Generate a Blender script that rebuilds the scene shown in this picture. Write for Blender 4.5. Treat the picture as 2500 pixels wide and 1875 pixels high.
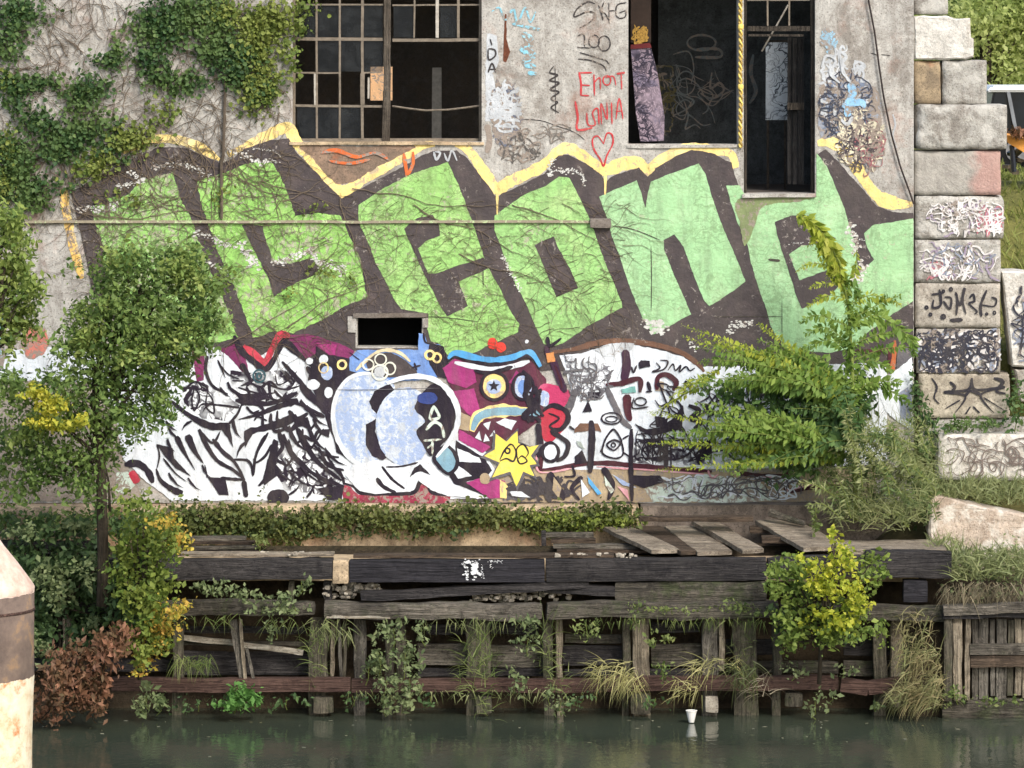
import bpy, bmesh, math, random
import numpy as np
from mathutils import Vector, Matrix, noise as mnoise
from mathutils.geometry import tessellate_polygon

for o in list(bpy.data.objects):
    bpy.data.objects.remove(o)
scene = bpy.context.scene
COL = scene.collection

# ------------------------------------------------------------------ camera
DIST, CAMZ, HORIZ, PXM = 60.0, 9.0, 63.0, 180.0     # metres, metres, photo row of the horizon, photo pixels per metre on the wall
cam = bpy.data.cameras.new('camera')
cam.sensor_width = 36.0
cam.lens = 36.0 * DIST / (2500 / PXM)
cam.shift_y = -(937.5 - HORIZ) / 2500.0
cam.clip_start = 0.5
cam.clip_end = 3000
camo = bpy.data.objects.new('camera', cam)
camo.location = (0, -DIST, CAMZ)
camo.rotation_euler = (math.radians(90), 0, 0)
COL.objects.link(camo)
scene.camera = camo
scene.render.resolution_x, scene.render.resolution_y = 1024, 768

# ------------------------------------------------------------------ light
SUN_EL, SUN_AZ = math.radians(40), math.radians(150)   # azimuth clockwise from +Y (away from the camera)
world = bpy.data.worlds.new('World')
scene.world = world
world.use_nodes = True
wn = world.node_tree.nodes
bg = wn['Background']
sky = wn.new('ShaderNodeTexSky')
sky.sky_type = 'NISHITA'
sky.sun_disc = False
sky.sun_elevation = SUN_EL
sky.sun_rotation = SUN_AZ
sky.air_density = 1.0
sky.dust_density = 3.0
sky.ozone_density = 1.0
world.node_tree.links.new(sky.outputs[0], bg.inputs[0])
bg.inputs[1].default_value = 0.15
sun = bpy.data.lights.new('sun', 'SUN')
sun.energy = 1.4
sun.angle = math.radians(12)
sun.color = (1.0, 0.98, 0.95)
suno = bpy.data.objects.new('sun', sun)
sd = Vector((math.sin(SUN_AZ) * math.cos(SUN_EL), math.cos(SUN_AZ) * math.cos(SUN_EL), math.sin(SUN_EL)))
suno.rotation_euler = sd.to_track_quat('Z', 'Y').to_euler()
suno.location = (8, -20, 25)
COL.objects.link(suno)
scene.view_settings.view_transform = 'Standard'
scene.view_settings.look = 'None'
scene.view_settings.gamma = 1.0
scene.view_settings.use_curve_mapping = False
scene.view_settings.exposure = 0.72
scene.cycles.max_bounces = 6
scene.cycles.transparent_max_bounces = 8

# ------------------------------------------------------------------ measuring
def at(px, py, Y=0.0):
    """point at depth Y that stands at photo position (px, py)"""
    k = PXM * DIST / (DIST + Y)
    return Vector(((px - 1250) / k, Y, CAMZ - (py - HORIZ) / k))
ZO = dict(A0=(0, 0), A1=(600, 0), A2=(1200, 0), A3=(1800, 0), B0=(0, 450), B1=(600, 450), B2=(1200, 450), B3=(1800, 450),
          C0=(0, 850), C1=(600, 800), C2=(1200, 800), C3=(1800, 850), D0=(0, 1300), D1=(600, 1250), D2=(1200, 1250), D3=(1800, 1250))
ZS = 700 / 2212.0
def sp(tag, pts):
    if not tag:
        return [tuple(map(float, p)) for p in pts]
    ox, oy = ZO[tag]
    return [(ox + p[0] * ZS, oy + p[1] * ZS) for p in pts]
def lin(r, g, b):
    f = lambda c: (c / 255) / 12.92 if c <= 10.3 else (((c / 255) + 0.055) / 1.055) ** 2.4
    return (f(r), f(g), f(b), 1.0)
def mul(c, k):
    return (min(1, c[0] * k), min(1, c[1] * k), min(1, c[2] * k), 1)

# ------------------------------------------------------------------ materials
class G:
    def __init__(s, name, rough=0.85):
        s.m = bpy.data.materials.new(name); s.m.use_nodes = True
        s.t = s.m.node_tree; s.b = s.t.nodes['Principled BSDF']; s.out = s.t.nodes['Material Output']
        s.b.inputs['Roughness'].default_value = rough
        s.b.inputs['Specular IOR Level'].default_value = 0.25
        s._p = None
    def n(s, kind): return s.t.nodes.new(kind)
    def l(s, a, b): s.t.links.new(a, b)
    def put(s, sock, v):
        if hasattr(v, 'is_output'): s.l(v, sock)
        else: sock.default_value = v
    def pos(s):
        if s._p is None: s._p = s.n('ShaderNodeNewGeometry').outputs['Position']
        return s._p
    def scl(s, v):
        q = s.n('ShaderNodeVectorMath'); q.operation = 'MULTIPLY'; s.l(s.pos(), q.inputs[0]); q.inputs[1].default_value = v
        return q.outputs[0]
    def noise(s, scale, detail=5, rough=0.6, vec=None, dist=0.0, col=False):
        q = s.n('ShaderNodeTexNoise'); q.inputs['Scale'].default_value = scale; q.inputs['Detail'].default_value = detail
        q.inputs['Roughness'].default_value = rough; q.inputs['Distortion'].default_value = dist
        s.l(vec if vec is not None else s.pos(), q.inputs['Vector'])
        return q.outputs['Color' if col else 'Fac']
    def ramp(s, fac, stops, interp='LINEAR'):
        q = s.n('ShaderNodeValToRGB'); q.color_ramp.interpolation = interp
        e = q.color_ramp.elements
        while len(e) < len(stops): e.new(0.5)
        for i, (p, c) in enumerate(stops):
            e[i].position = p; e[i].color = c if hasattr(c, '__len__') else (c, c, c, 1)
        s.l(fac, q.inputs[0])
        return q.outputs[0]
    def mix(s, fac, a, b, mode='MIX'):
        q = s.n('ShaderNodeMix'); q.data_type = 'RGBA'; q.blend_type = mode
        s.put(q.inputs[0], fac); s.put(q.inputs[6], a); s.put(q.inputs[7], b)
        return q.outputs[2]
    def math(s, op, a, b=0.0):
        q = s.n('ShaderNodeMath'); q.operation = op; s.put(q.inputs[0], a); s.put(q.inputs[1], b)
        return q.outputs[0]
    def col(s, c): s.put(s.b.inputs['Base Color'], c); return s
    def bump(s, h, strength=0.4, dist=0.02):
        q = s.n('ShaderNodeBump'); q.inputs['Strength'].default_value = strength; q.inputs['Distance'].default_value = dist
        s.l(h, q.inputs['Height']); s.l(q.outputs[0], s.b.inputs['Normal'])
        return s
BW = lambda a, b: [(a, 0.0), (b, 1.0)]

def m_concrete(name, rgb, stain=(95, 85, 75), rust=0.0, streak=0.5, pale=None, bump=0.5, scale=1.0):
    g = G(name, 0.9); c = lin(*rgb)
    base = g.ramp(g.noise(1.1 * scale, 7, 0.65), [(0.25, mul(c, 0.72)), (0.5, c), (0.75, mul(c, 1.22))])
    fine = g.noise(16 * scale, 6, 0.7)
    base = g.mix(0.55, base, g.ramp(fine, [(0.3, mul(c, 0.6)), (0.7, mul(c, 1.3))]), 'MIX')
    st = g.noise(2.6, 6, 0.65, g.scl((2.2, 2.2, 0.35)))
    base = g.mix(g.math('MULTIPLY', g.ramp(st, BW(0.5, 0.72)), streak), base, lin(*stain))
    blot = g.noise(1.3 * scale, 10, 0.78, dist=0.8)
    base = g.mix(g.math('MULTIPLY', g.ramp(blot, BW(0.46, 0.60)), 0.6), base, mul(lin(*stain), 1.2))
    base = g.mix(g.math('MULTIPLY', g.ramp(g.noise(4.5 * scale, 9, 0.8), BW(0.52, 0.62)), 0.6), base, mul(c, 1.4))
    sp_ = g.noise(45 * scale, 3, 0.5)
    base = g.mix(g.math('MULTIPLY', g.ramp(sp_, BW(0.56, 0.66)), 0.55), base, mul(lin(*stain), 0.6))
    if rust:
        base = g.mix(g.math('MULTIPLY', g.ramp(g.noise(1.6, 6, 0.7), BW(0.55, 0.68)), rust), base, lin(165, 95, 60))
    if pale:
        base = g.mix(g.ramp(g.noise(3.2, 5, 0.7), BW(0.5, 0.6)), base, lin(*pale))
    g.col(base)
    h = g.math('ADD', g.math('MULTIPLY', fine, 0.7), g.noise(5, 4, 0.6))
    g.bump(h, bump, 0.03)
    return g.m

CONC = (184, 181, 173)
def m_paint(name, rgb, wear=0.15, rgb2=None, var=0.16, under=(150, 138, 126), scale=1.0, veins=0.0):
    g = G(name, 0.75); c = lin(*rgb); c2 = lin(*rgb2) if rgb2 else mul(c, 1 + var)
    base = g.ramp(g.noise(1.9 * scale, 6, 0.7, dist=0.4), [(0.3, mul(c, 1 - var)), (0.5, c), (0.68, c2)])
    grime = g.noise(2.2, 6, 0.7, g.scl((2.6, 2.6, 0.5)))
    base = g.mix(g.math('MULTIPLY', g.ramp(grime, BW(0.47, 0.66)), 0.34), base, lin(95, 88, 80))
    chip = g.noise(11, 8, 0.75, dist=0.8)
    big = g.noise(1.4, 3, 0.5)
    th = g.math('ADD', chip, g.math('MULTIPLY', g.math('SUBTRACT', big, 0.5), 0.35))
    lo = 0.70 - wear * 0.55
    base = g.mix(g.ramp(th, BW(lo, lo + 0.045)), base, mul(lin(*under), 1.0))
    fine = g.noise(38, 4, 0.7)
    base = g.mix(g.math('MULTIPLY', g.ramp(fine, BW(0.56, 0.72)), 0.28), base, mul(c, 0.55))
    if veins:      # rootlets left on the paint by the creeper
        w = g.n('ShaderNodeVectorMath'); w.operation = 'MULTIPLY_ADD'
        g.l(g.noise(2.6, 4, 0.6, col=True), w.inputs[0]); w.inputs[1].default_value = (0.9, 0.0, 0.9); g.l(g.scl((1.0, 1.0, 1.7)), w.inputs[2])
        f = 0
        for sc_, th in ((3.4, 0.045), (6.6, 0.07)):
            v = g.n('ShaderNodeTexVoronoi'); v.feature = 'DISTANCE_TO_EDGE'; v.inputs['Scale'].default_value = sc_
            g.l(w.outputs[0], v.inputs['Vector'])
            r = g.ramp(v.outputs['Distance'], [(th * 0.3, 1.0), (th, 0.0)])
            f = r if f == 0 else g.math('MAXIMUM', f, g.math('MULTIPLY', r, 0.7))
        f = g.math('MULTIPLY', f, g.ramp(g.noise(1.5, 5, 0.65), BW(0.38, 0.52)))
        base = g.mix(g.math('MULTIPLY', f, veins), base, lin(84, 96, 56))
        base = g.mix(g.math('MULTIPLY', g.ramp(g.noise(6, 8, 0.8, g.scl((1, 1, 2.4)), dist=1.0), BW(0.49, 0.62)), veins * 0.75), base, lin(104, 124, 70))
    g.col(base)
    g.bump(g.math('ADD', g.noise(18, 6, 0.7), g.noise(5, 4, 0.6)), 0.45, 0.03)
    return g.m

def m_net(name, ground, line, scale=3.0, thick=0.05, extra=None):
    """sprayed overlapping tag lines on a ground colour"""
    g = G(name, 0.8)
    w = g.n('ShaderNodeVectorMath'); w.operation = 'MULTIPLY_ADD'
    g.l(g.noise(4.0, 3, 0.5, col=True), w.inputs[0]); w.inputs[1].default_value = (0.5, 0.0, 0.5); g.l(g.pos(), w.inputs[2])
    def vor(sc, th):
        v = g.n('ShaderNodeTexVoronoi'); v.feature = 'DISTANCE_TO_EDGE'; v.inputs['Scale'].default_value = sc
        g.l(w.outputs[0], v.inputs['Vector'])
        return g.ramp(v.outputs['Distance'], [(th * 0.7, 1.0), (th, 0.0)])
    c = lin(*ground)
    base = g.ramp(g.noise(3, 6, 0.7), [(0.3, mul(c, 0.75)), (0.7, mul(c, 1.1))])
    if extra:
        base = g.mix(g.ramp(g.noise(3.7, 4, 0.6, dist=1.0), BW(0.54, 0.6)), base, lin(*extra))
    f = g.math('MAXIMUM', vor(scale, thick), g.math('MULTIPLY', vor(scale * 2.1, thick * 1.1), 0.8))
    keep = g.ramp(g.noise(1.6, 4, 0.6), BW(0.36, 0.5))
    base = g.mix(g.math('MULTIPLY', f, keep), base, lin(*line))
    g.col(base); g.bump(g.noise(18, 6, 0.7), 0.5, 0.03)
    return g.m

def m_wood(name, light, dark, axis='x', moss=0.0, sc=1.0):
    g = G(name, 0.9)
    v = {'x': (0.7, 16, 16), 'y': (16, 0.7, 16), 'z': (16, 16, 0.7)}[axis]
    v = tuple(a * sc for a in v)
    n1 = g.noise(1.0, 8, 0.72, g.scl(v), dist=0.5)
    n2 = g.noise(1.3, 5, 0.6)
    base = g.ramp(n1, [(0.28, lin(*dark)), (0.52, mul(lin(*light), 0.72)), (0.75, lin(*light))])
    base = g.mix(g.math('MULTIPLY', g.ramp(n2, BW(0.45, 0.7)), 0.6), base, lin(*dark))
    if moss:
        base = g.mix(g.math('MULTIPLY', g.ramp(g.noise(3.5, 5, 0.7), BW(0.5, 0.62)), moss), base, lin(72, 84, 48))
    ck = g.noise(2.2, 4, 0.6, g.scl(v), dist=1.2)
    base = g.mix(g.ramp(ck, [(0.47, 0.0), (0.495, 0.85), (0.505, 0.85), (0.53, 0.0)]), base, mul(lin(*dark), 0.45))
    sp_ = g.noise(9, 7, 0.8)
    base = g.mix(g.math('MULTIPLY', g.ramp(sp_, BW(0.54, 0.68)), 0.5), base, mul(lin(*light), 1.35))
    base = g.mix(g.math('MULTIPLY', g.ramp(g.noise(5, 8, 0.8, dist=0.6), BW(0.52, 0.62)), 0.6), base, mul(lin(*dark), 0.7))
    g.col(base); g.bump(g.math('ADD', n1, ck), 1.0, 0.05)
    return g.m

def m_leaf(name, cols, trans=0.35, clump=3.0):
    g = G(name, 0.55)
    r = g.n('ShaderNodeNewGeometry').outputs['Random Per Island']
    k = len(cols) - 1
    base = g.ramp(r, [(i / k, lin(*c)) for i, c in enumerate(cols)])
    big = g.noise(clump, 3, 0.5)
    base = g.mix(g.math('MULTIPLY', g.ramp(big, BW(0.42, 0.62)), 0.55), base, lin(*cols[-1]))
    g.col(base)
    t = g.n('ShaderNodeBsdfTranslucent'); g.put(t.inputs[0], base)
    mx = g.n('ShaderNodeMixShader'); mx.inputs[0].default_value = trans
    g.l(g.b.outputs[0], mx.inputs[1]); g.l(t.outputs[0], mx.inputs[2]); g.l(mx.outputs[0], g.out.inputs[0])
    return g.m

def m_plain(name, rgb, rough=0.7, var=0.25, sc=6.0, metal=0.0, spec=None):
    g = G(name, rough); c = lin(*rgb)
    g.col(g.ramp(g.noise(sc, 5, 0.65), [(0.3, mul(c, 1 - var)), (0.7, mul(c, 1 + var))]))
    g.b.inputs['Metallic'].default_value = metal
    if spec is not None: g.b.inputs['Specular IOR Level'].default_value = spec
    return g.m

# ------------------------------------------------------------------ objects
ORG = {}
def org(o): return ORG.get(o.name, Vector((0, 0, 0)))
def tag(o, label=None, cat=None, group=None, kind=None):
    if label: o['label'] = label
    if cat: o['category'] = cat
    if group: o['group'] = group
    if kind: o['kind'] = kind
    return o
def thing(name, label, cat, loc, group=None):
    o = bpy.data.objects.new(name, None); COL.objects.link(o)
    o.location = loc; o.empty_display_size = 0.2
    ORG[o.name] = Vector(loc)
    return tag(o, label, cat, group)
def mesh(name, V, F, mat, parent=None, smooth=False, kind=None, loc=None):
    me = bpy.data.meshes.new(name)
    V = np.asarray(V, dtype=np.float64).reshape(-1, 3)
    L = org(parent) if parent else Vector(loc if loc is not None else (0, 0, 0))
    V = V - np.array(L)
    if isinstance(F, np.ndarray):
        me.vertices.add(len(V)); me.vertices.foreach_set('co', V.astype(np.float32).ravel())
        k = F.shape[1]
        me.loops.add(F.size); me.loops.foreach_set('vertex_index', F.astype(np.int32).ravel())
        me.polygons.add(len(F)); me.polygons.foreach_set('loop_start', np.arange(0, F.size, k, dtype=np.int32))
        me.update(calc_edges=True); me.validate()
    else:
        me.from_pydata([tuple(v) for v in V], [], F); me.update()
    if smooth: me.shade_smooth()
    me.materials.append(mat)
    o = bpy.data.objects.new(name, me); COL.objects.link(o)
    if parent: o.parent = parent
    else: o.location = L
    ORG[o.name] = L
    if kind: o['kind'] = kind
    return o

def cat_geo(parts):
    V, F, n = [], [], 0
    for v, f in parts:
        V.extend(v); F.extend([tuple(i + n for i in q) for q in f]); n += len(v)
    return V, F

def rbox(lo, hi, seg=0.25, jit=0.008, rnd=0.012, freq=3.0, seed=0.0, M=None, cap=22, chip=0.0):
    """weathered box: gridded faces, rounded arrises, noise relief"""
    lo, hi = Vector(lo), Vector(hi); d = hi - lo
    n = [max(1, min(cap, int(math.ceil(abs(d[i]) / seg)))) for i in range(3)]
    idx, V, F = {}, [], []
    def vid(k):
        if k not in idx: idx[k] = len(V); V.append(Vector([lo[i] + d[i] * k[i] / n[i] for i in range(3)]))
        return idx[k]
    for ax in range(3):
        u, w = (ax + 1) % 3, (ax + 2) % 3
        for side in (0, n[ax]):
            for i in range(n[u]):
                for j in range(n[w]):
                    q = []
                    for a, b in ((0, 0), (1, 0), (1, 1), (0, 1)):
                        k = [0, 0, 0]; k[ax] = side; k[u] = i + a; k[w] = j + b; q.append(vid(tuple(k)))
                    F.append(tuple(q if side else q[::-1]))
    so = Vector((seed * 3.1, seed * 1.7, seed * 2.3))
    out = []
    for v in V:
        c = Vector([min(max(v[i], lo[i] + rnd), hi[i] - rnd) if hi[i] - lo[i] > 2 * rnd else (lo[i] + hi[i]) / 2 for i in range(3)])
        e = v - c
        if e.length > 1e-6: v = c + e.normalized() * min(e.length, rnd)
        nv = mnoise.noise_vector(v * freq + so) + mnoise.noise_vector(v * freq * 0.3 - so) * 1.2
        p = v + nv * jit
        if chip:
            ne = sum(1 for i in range(3) if abs(v[i] - lo[i]) < rnd * 2.2 or abs(v[i] - hi[i]) < rnd * 2.2)
            if ne >= 2:
                a = mnoise.noise(v * 5 + so)
                if a > 0.05: p += ((lo + hi) / 2 - v).normalized() * chip * a
        out.append(p)
    if M is not None: out = [M @ p for p in out]
    return out, F
def beam(a, b, w, t, up=(0, 0, 1), **k):
    """box of width w (across) and thickness t (along up) running from a to b"""
    a, b = Vector(a), Vector(b); x = (b - a); L = x.length; x.normalize()
    up = Vector(up); y = up.cross(x).normalized(); z = x.cross(y)
    M = Matrix.Translation(a) @ Matrix((x, y, z)).transposed().to_4x4()
    return rbox((0, -w / 2, -t / 2), (L, w / 2, t / 2), M=M, **k)
def pbox(x0, y0, x1, y1, Y, dep, **k):
    a, b = at(x0, y1, Y), at(x1, y0, Y)
    return rbox((a.x, Y, a.z), (b.x, Y + dep, b.z), **k)
def tube(pts, r, sides=6, r1=None, close=True):
    pts = [Vector(p) for p in pts]; n = len(pts)
    if r1 is None: r1 = r
    V, F = [], []
    ref = Vector((0.31, 0.83, 0.46)).normalized()
    for i, p in enumerate(pts):
        d = (pts[min(i + 1, n - 1)] - pts[max(i - 1, 0)])
        d = d.normalized() if d.length > 1e-9 else Vector((0, 0, 1))
        u = d.cross(ref)
        u = u.normalized() if u.length > 1e-4 else d.orthogonal().normalized()
        w = d.cross(u)
        rr = r + (r1 - r) * i / max(1, n - 1)
        for s in range(sides):
            a = 2 * math.pi * s / sides
            V.append(p + (u * math.cos(a) + w * math.sin(a)) * rr)
    for i in range(n - 1):
        for s in range(sides):
            t = (s + 1) % sides
            F.append((i * sides + s, i * sides + t, (i + 1) * sides + t, (i + 1) * sides + s))
    if close:
        F.append(tuple(range(sides))[::-1]); F.append(tuple((n - 1) * sides + s for s in range(sides)))
    return V, F
def spline(pts, step=6.0, closed=False):
    pts = [np.array(p, float) for p in pts]; n = len(pts)
    if n < 3 and not closed:
        m = max(2, int(np.linalg.norm(pts[1] - pts[0]) / step) + 1)
        return [pts[0] + (pts[1] - pts[0]) * i / (m - 1) for i in range(m)]
    out = []
    rng = range(n if closed else n - 1)
    for i in rng:
        g_ = (lambda j: pts[j % n]) if closed else (lambda j: pts[min(max(j, 0), n - 1)])
        p0, p1, p2, p3 = g_(i - 1), g_(i), g_(i + 1), g_(i + 2)
        m = max(2, int(np.linalg.norm(p2 - p1) / step) + 1)
        for k in range(m):
            t = k / m
            out.append(0.5 * ((2 * p1) + (-p0 + p2) * t + (2 * p0 - 5 * p1 + 4 * p2 - p3) * t * t + (-p0 + 3 * p1 - 3 * p2 + p3) * t ** 3))
    if not closed: out.append(pts[-1])
    return out

# foliage --------------------------------------------------------------
def leaf_geo(P, size, rng, up=0.5, long=1.5, droop=0.0, out=None, shape=4, face=0.6):
    n = len(P)
    d = rng.normal(size=(n, 3)); d[:, 2] -= droop
    if out is not None: d += out * 1.0
    d /= np.linalg.norm(d, axis=1)[:, None]
    nr = rng.normal(size=(n, 3)); nr[:, 2] += up * 2; nr[:, 1] -= face
    s = np.cross(d, nr); s /= (np.linalg.norm(s, axis=1)[:, None] + 1e-9)
    nn = np.cross(s, d)
    sz = size * (0.45 + 1.1 * rng.random(n) ** 1.4)[:, None]
    L = sz * long
    b = P - d * L * 0.5
    if shape == 4:
        V = np.stack([b, b + d * L * 0.42 + s * sz * 0.42 + nn * sz * 0.12, b + d * L, b + d * L * 0.42 - s * sz * 0.42 + nn * sz * 0.12], 1)
        F = np.array([[0, 1, 2], [0, 2, 3]])
    else:
        V = np.stack([b, b + d * L * .2 + s * sz * .42 + nn * sz * .1, b + d * L * .6 + s * sz * .36 + nn * sz * .08, b + d * L - nn * sz * .1,
                      b + d * L * .6 - s * sz * .36 + nn * sz * .08, b + d * L * .2 - s * sz * .42 + nn * sz * .1], 1)
        F = np.array([[0, 1, 2], [0, 2, 3], [0, 3, 4], [0, 4, 5]])
    k = V.shape[1]
    Fs = (np.arange(n)[:, None, None] * k + F[None]).reshape(-1, 3)
    return V.reshape(-1, 3), Fs
def clump_pts(clumps, dens, rng, spread=0.35, per=9, hollow=0.45):
    """clumps: (px, py, rx, ry, Y, rdepth) in photo pixels / metres; leaves gather in small sprays"""
    out = []
    for px, py, rx, ry, Y, rd in clumps:
        c = np.array(at(px, py, Y)); k = PXM * DIST / (DIST + Y)
        R = np.array([rx / k, rd, ry / k])
        n = max(6, int(dens * rx * ry))
        m = max(2, n // per)
        u = rng.normal(size=(m, 3)); u /= np.linalg.norm(u, axis=1)[:, None]
        r = hollow + (1 - hollow) * rng.random(m) ** 0.6
        r *= 0.7 + 0.5 * rng.random(m)
        far = rng.random(m) < 0.16
        r = np.where(far, r * (1.1 + 0.5 * rng.random(m)), r)
        sub = u * r[:, None]
        who = rng.integers(0, m, n)
        p = sub[who] + rng.normal(size=(n, 3)) * spread * np.minimum(1.0, 0.16 / np.maximum(R, 0.02)) 
        out.append(c + p * R)
    return np.concatenate(out)
def foliage(name, parent, clumps, dens, size, mat, seed, kind='stuff', **k):
    rng = np.random.default_rng(seed)
    cp = {q: k.pop(q) for q in ('spread', 'per', 'hollow') if q in k}
    P = clump_pts(clumps, dens, rng, **cp)
    V, F = leaf_geo(P, size, rng, **k)
    return mesh(name, V, F, mat, parent, kind=kind)
def blades_geo(bases, dirs, lens, width, rng, droop=0.6, seg=4):
    """arching grass blades"""
    V, F = [], []
    n0 = 0
    for b, d, L in zip(bases, dirs, lens):
        d = np.array(d, float); d /= np.linalg.norm(d)
        side = np.cross(d, rng.normal(size=3)); side /= np.linalg.norm(side) + 1e-9
        p = np.array(b, float)
        w = width * (0.6 + 0.8 * rng.random())
        dr = droop * (0.5 + rng.random())
        for i in range(seg + 1):
            t = i / seg
            ww = w * (1 - t) ** 0.7
            V.append(p - side * ww); V.append(p + side * ww)
            d = d + np.array([0, 0, -dr / seg]); d /= np.linalg.norm(d)
            p = p + d * L / seg
        for i in range(seg):
            a = n0 + 2 * i
            F.append((a, a + 1, a + 3, a + 2))
        n0 += 2 * (seg + 1)
    return V, np.array(F)

# ================================================================== MATERIAL SET
M_CONC = m_concrete('wall_concrete', CONC, rust=0.25)
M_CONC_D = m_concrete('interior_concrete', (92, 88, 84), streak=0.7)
M_PLINTH = m_concrete('plinth_concrete', (196, 174, 142), stain=(85, 75, 62), rust=0.3, streak=0.6)
M_BLOCK = m_concrete('block_concrete', (172, 169, 160), streak=0.35, pale=(190, 187, 178), bump=0.9)
M_BLOCKP = m_concrete('pale_block_concrete', (206, 202, 192), stain=(160, 152, 138), streak=0.3, pale=(222, 218, 208), bump=1.0)
M_EARTH = m_plain('dark_earth', (52, 46, 36), 0.95, 0.5, 8)
M_GRASSY = m_plain('grass_ground', (92, 100, 52), 0.95, 0.35, 3)
M_STEEL = m_plain('weathered_steel', (122, 112, 98), 0.75, 0.3, 14)
M_STEELW = m_plain('flaking_white_bar', (176, 170, 158), 0.8, 0.25, 14)
M_WDARK = m_wood('tarred_timber', (86, 82, 80), (33, 32, 35), 'x')
M_WTAR = m_wood('smooth_tarred_timber', (64, 62, 66), (42, 41, 45), 'x', sc=0.6)
M_WGREY = m_wood('grey_timber', (146, 138, 124), (48, 44, 39), 'x', moss=0.25)
M_WMOSS = m_wood('mossy_timber', (122, 115, 102), (50, 47, 42), 'x', moss=0.6)
M_WRED = m_wood('reddish_timber', (112, 88, 78), (68, 50, 45), 'x', sc=0.5)
M_WPALE = m_wood('split_pale_wood', (236, 228, 208), (160, 144, 122), 'x')
M_WPOST = m_wood('grey_post', (150, 143, 130), (50, 46, 40), 'z')
M_WPOSTM = m_wood('mossy_post', (126, 119, 102), (54, 50, 43), 'z', moss=0.5)
M_WPOSTP = m_wood('pale_post', (190, 176, 152), (72, 62, 50), 'z')
M_WPLANK = m_wood('bleached_plank', (200, 186, 164), (104, 92, 78), 'x', sc=0.8)
M_WPLANKD = m_wood('brown_plank', (112, 96, 80), (46, 38, 32), 'x', sc=0.8)
M_STONE = m_concrete('rubble', (178, 170, 154), streak=0.3)

# ================================================================== SETTING
g = G('river_water', 0.07)
wv = g.noise(2.2, 4, 0.55, g.scl((1.0, 0.55, 1.0)))
wf = g.noise(9.0, 3, 0.5, g.scl((1.0, 0.7, 1.0)))
g.col(g.ramp(g.noise(0.35, 3, 0.5), [(0.3, lin(54, 62, 52)), (0.7, lin(72, 80, 66))]))
g.b.inputs['Specular IOR Level'].default_value = 0.5
g.bump(g.math('ADD', wv, g.math('MULTIPLY', wf, 0.35)), 0.22, 0.05)
M_WATER = g.m
tag(mesh('water', [(-600, -400, 0), (600, -400, 0), (600, 3, 0), (-600, 3, 0)], [(0, 1, 2, 3)], M_WATER), kind='structure')

def smooth01(a, b, x):
    t = min(1, max(0, (x - a) / (b - a))); return t * t * (3 - 2 * t)
def bank_h(X, Y):
    if Y < -1.25: hl = 0.9 + (Y + 1.5) * 6 if Y > -1.8 else -0.9
    elif Y < -1.0: hl = 1.9
    else: hl = 1.95
    if Y < -2.3: hr = -0.9
    elif Y < -2.0: hr = 1.35
    elif Y < 0.15: hr = 1.45 + smooth01(-2.0, -0.2, Y) * 1.0
    elif Y < 0.8: hr = 3.0 + 1.55 * smooth01(0.15, 0.8, Y)
    else: hr = 4.55 + 2.1 * smooth01(0.8, 7.0, Y)
    k = smooth01(5.25, 5.6, X) if Y > -0.2 else smooth01(4.6, 5.6, X)
    if X < 5.4 and Y > 6.6: hl = 6.6
    h = hl * (1 - k) + hr * k
    if k > 0.3 and Y > -2.0: h += 0.10 * mnoise.noise(Vector((X * 1.3, Y * 1.3, 3)))
    return h
xs = sorted(set([-900, -300, -100, -40] + list(np.arange(-20, 4.4, 1.2)) + list(np.arange(4.4, 12, 0.2)) + [12, 16, 22, 40, 100, 300, 900]))
ys = sorted(set([-2.4, -2.3, -2.2, -2.05, -1.95, -1.85, -1.8, -1.7, -1.5, -1.3, -1.24, -1.1, -0.95, -0.8] + list(np.round(np.arange(-0.6, 8.4, 0.2), 3)) + [9, 10, 12, 15, 20, 30, 60, 120, 300, 900, 2000]))
V = [(x, y, bank_h(x, y)) for y in ys for x in xs]
nx = len(xs)
F = [(j * nx + i, j * nx + i + 1, (j + 1) * nx + i + 1, (j + 1) * nx + i) for j in range(len(ys) - 1) for i in range(nx - 1)]
g = G('bank_soil', 0.95)
hz = g.n('ShaderNodeSeparateXYZ'); g.l(g.pos(), hz.inputs[0])
soil = g.ramp(g.noise(5, 6, 0.7), [(0.3, lin(40, 34, 26)), (0.7, lin(78, 66, 50))])
turf = g.ramp(g.noise(4, 6, 0.7), [(0.3, lin(78, 82, 42)), (0.7, lin(132, 130, 72))])
g.col(g.mix(g.ramp(g.math('DIVIDE', hz.outputs[2], 10.0), BW(0.2, 0.3)), soil, turf))
g.bump(g.noise(14, 5, 0.7), 0.8, 0.05)
tag(mesh('ground', V, F, g.m, smooth=True), kind='structure')

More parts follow.
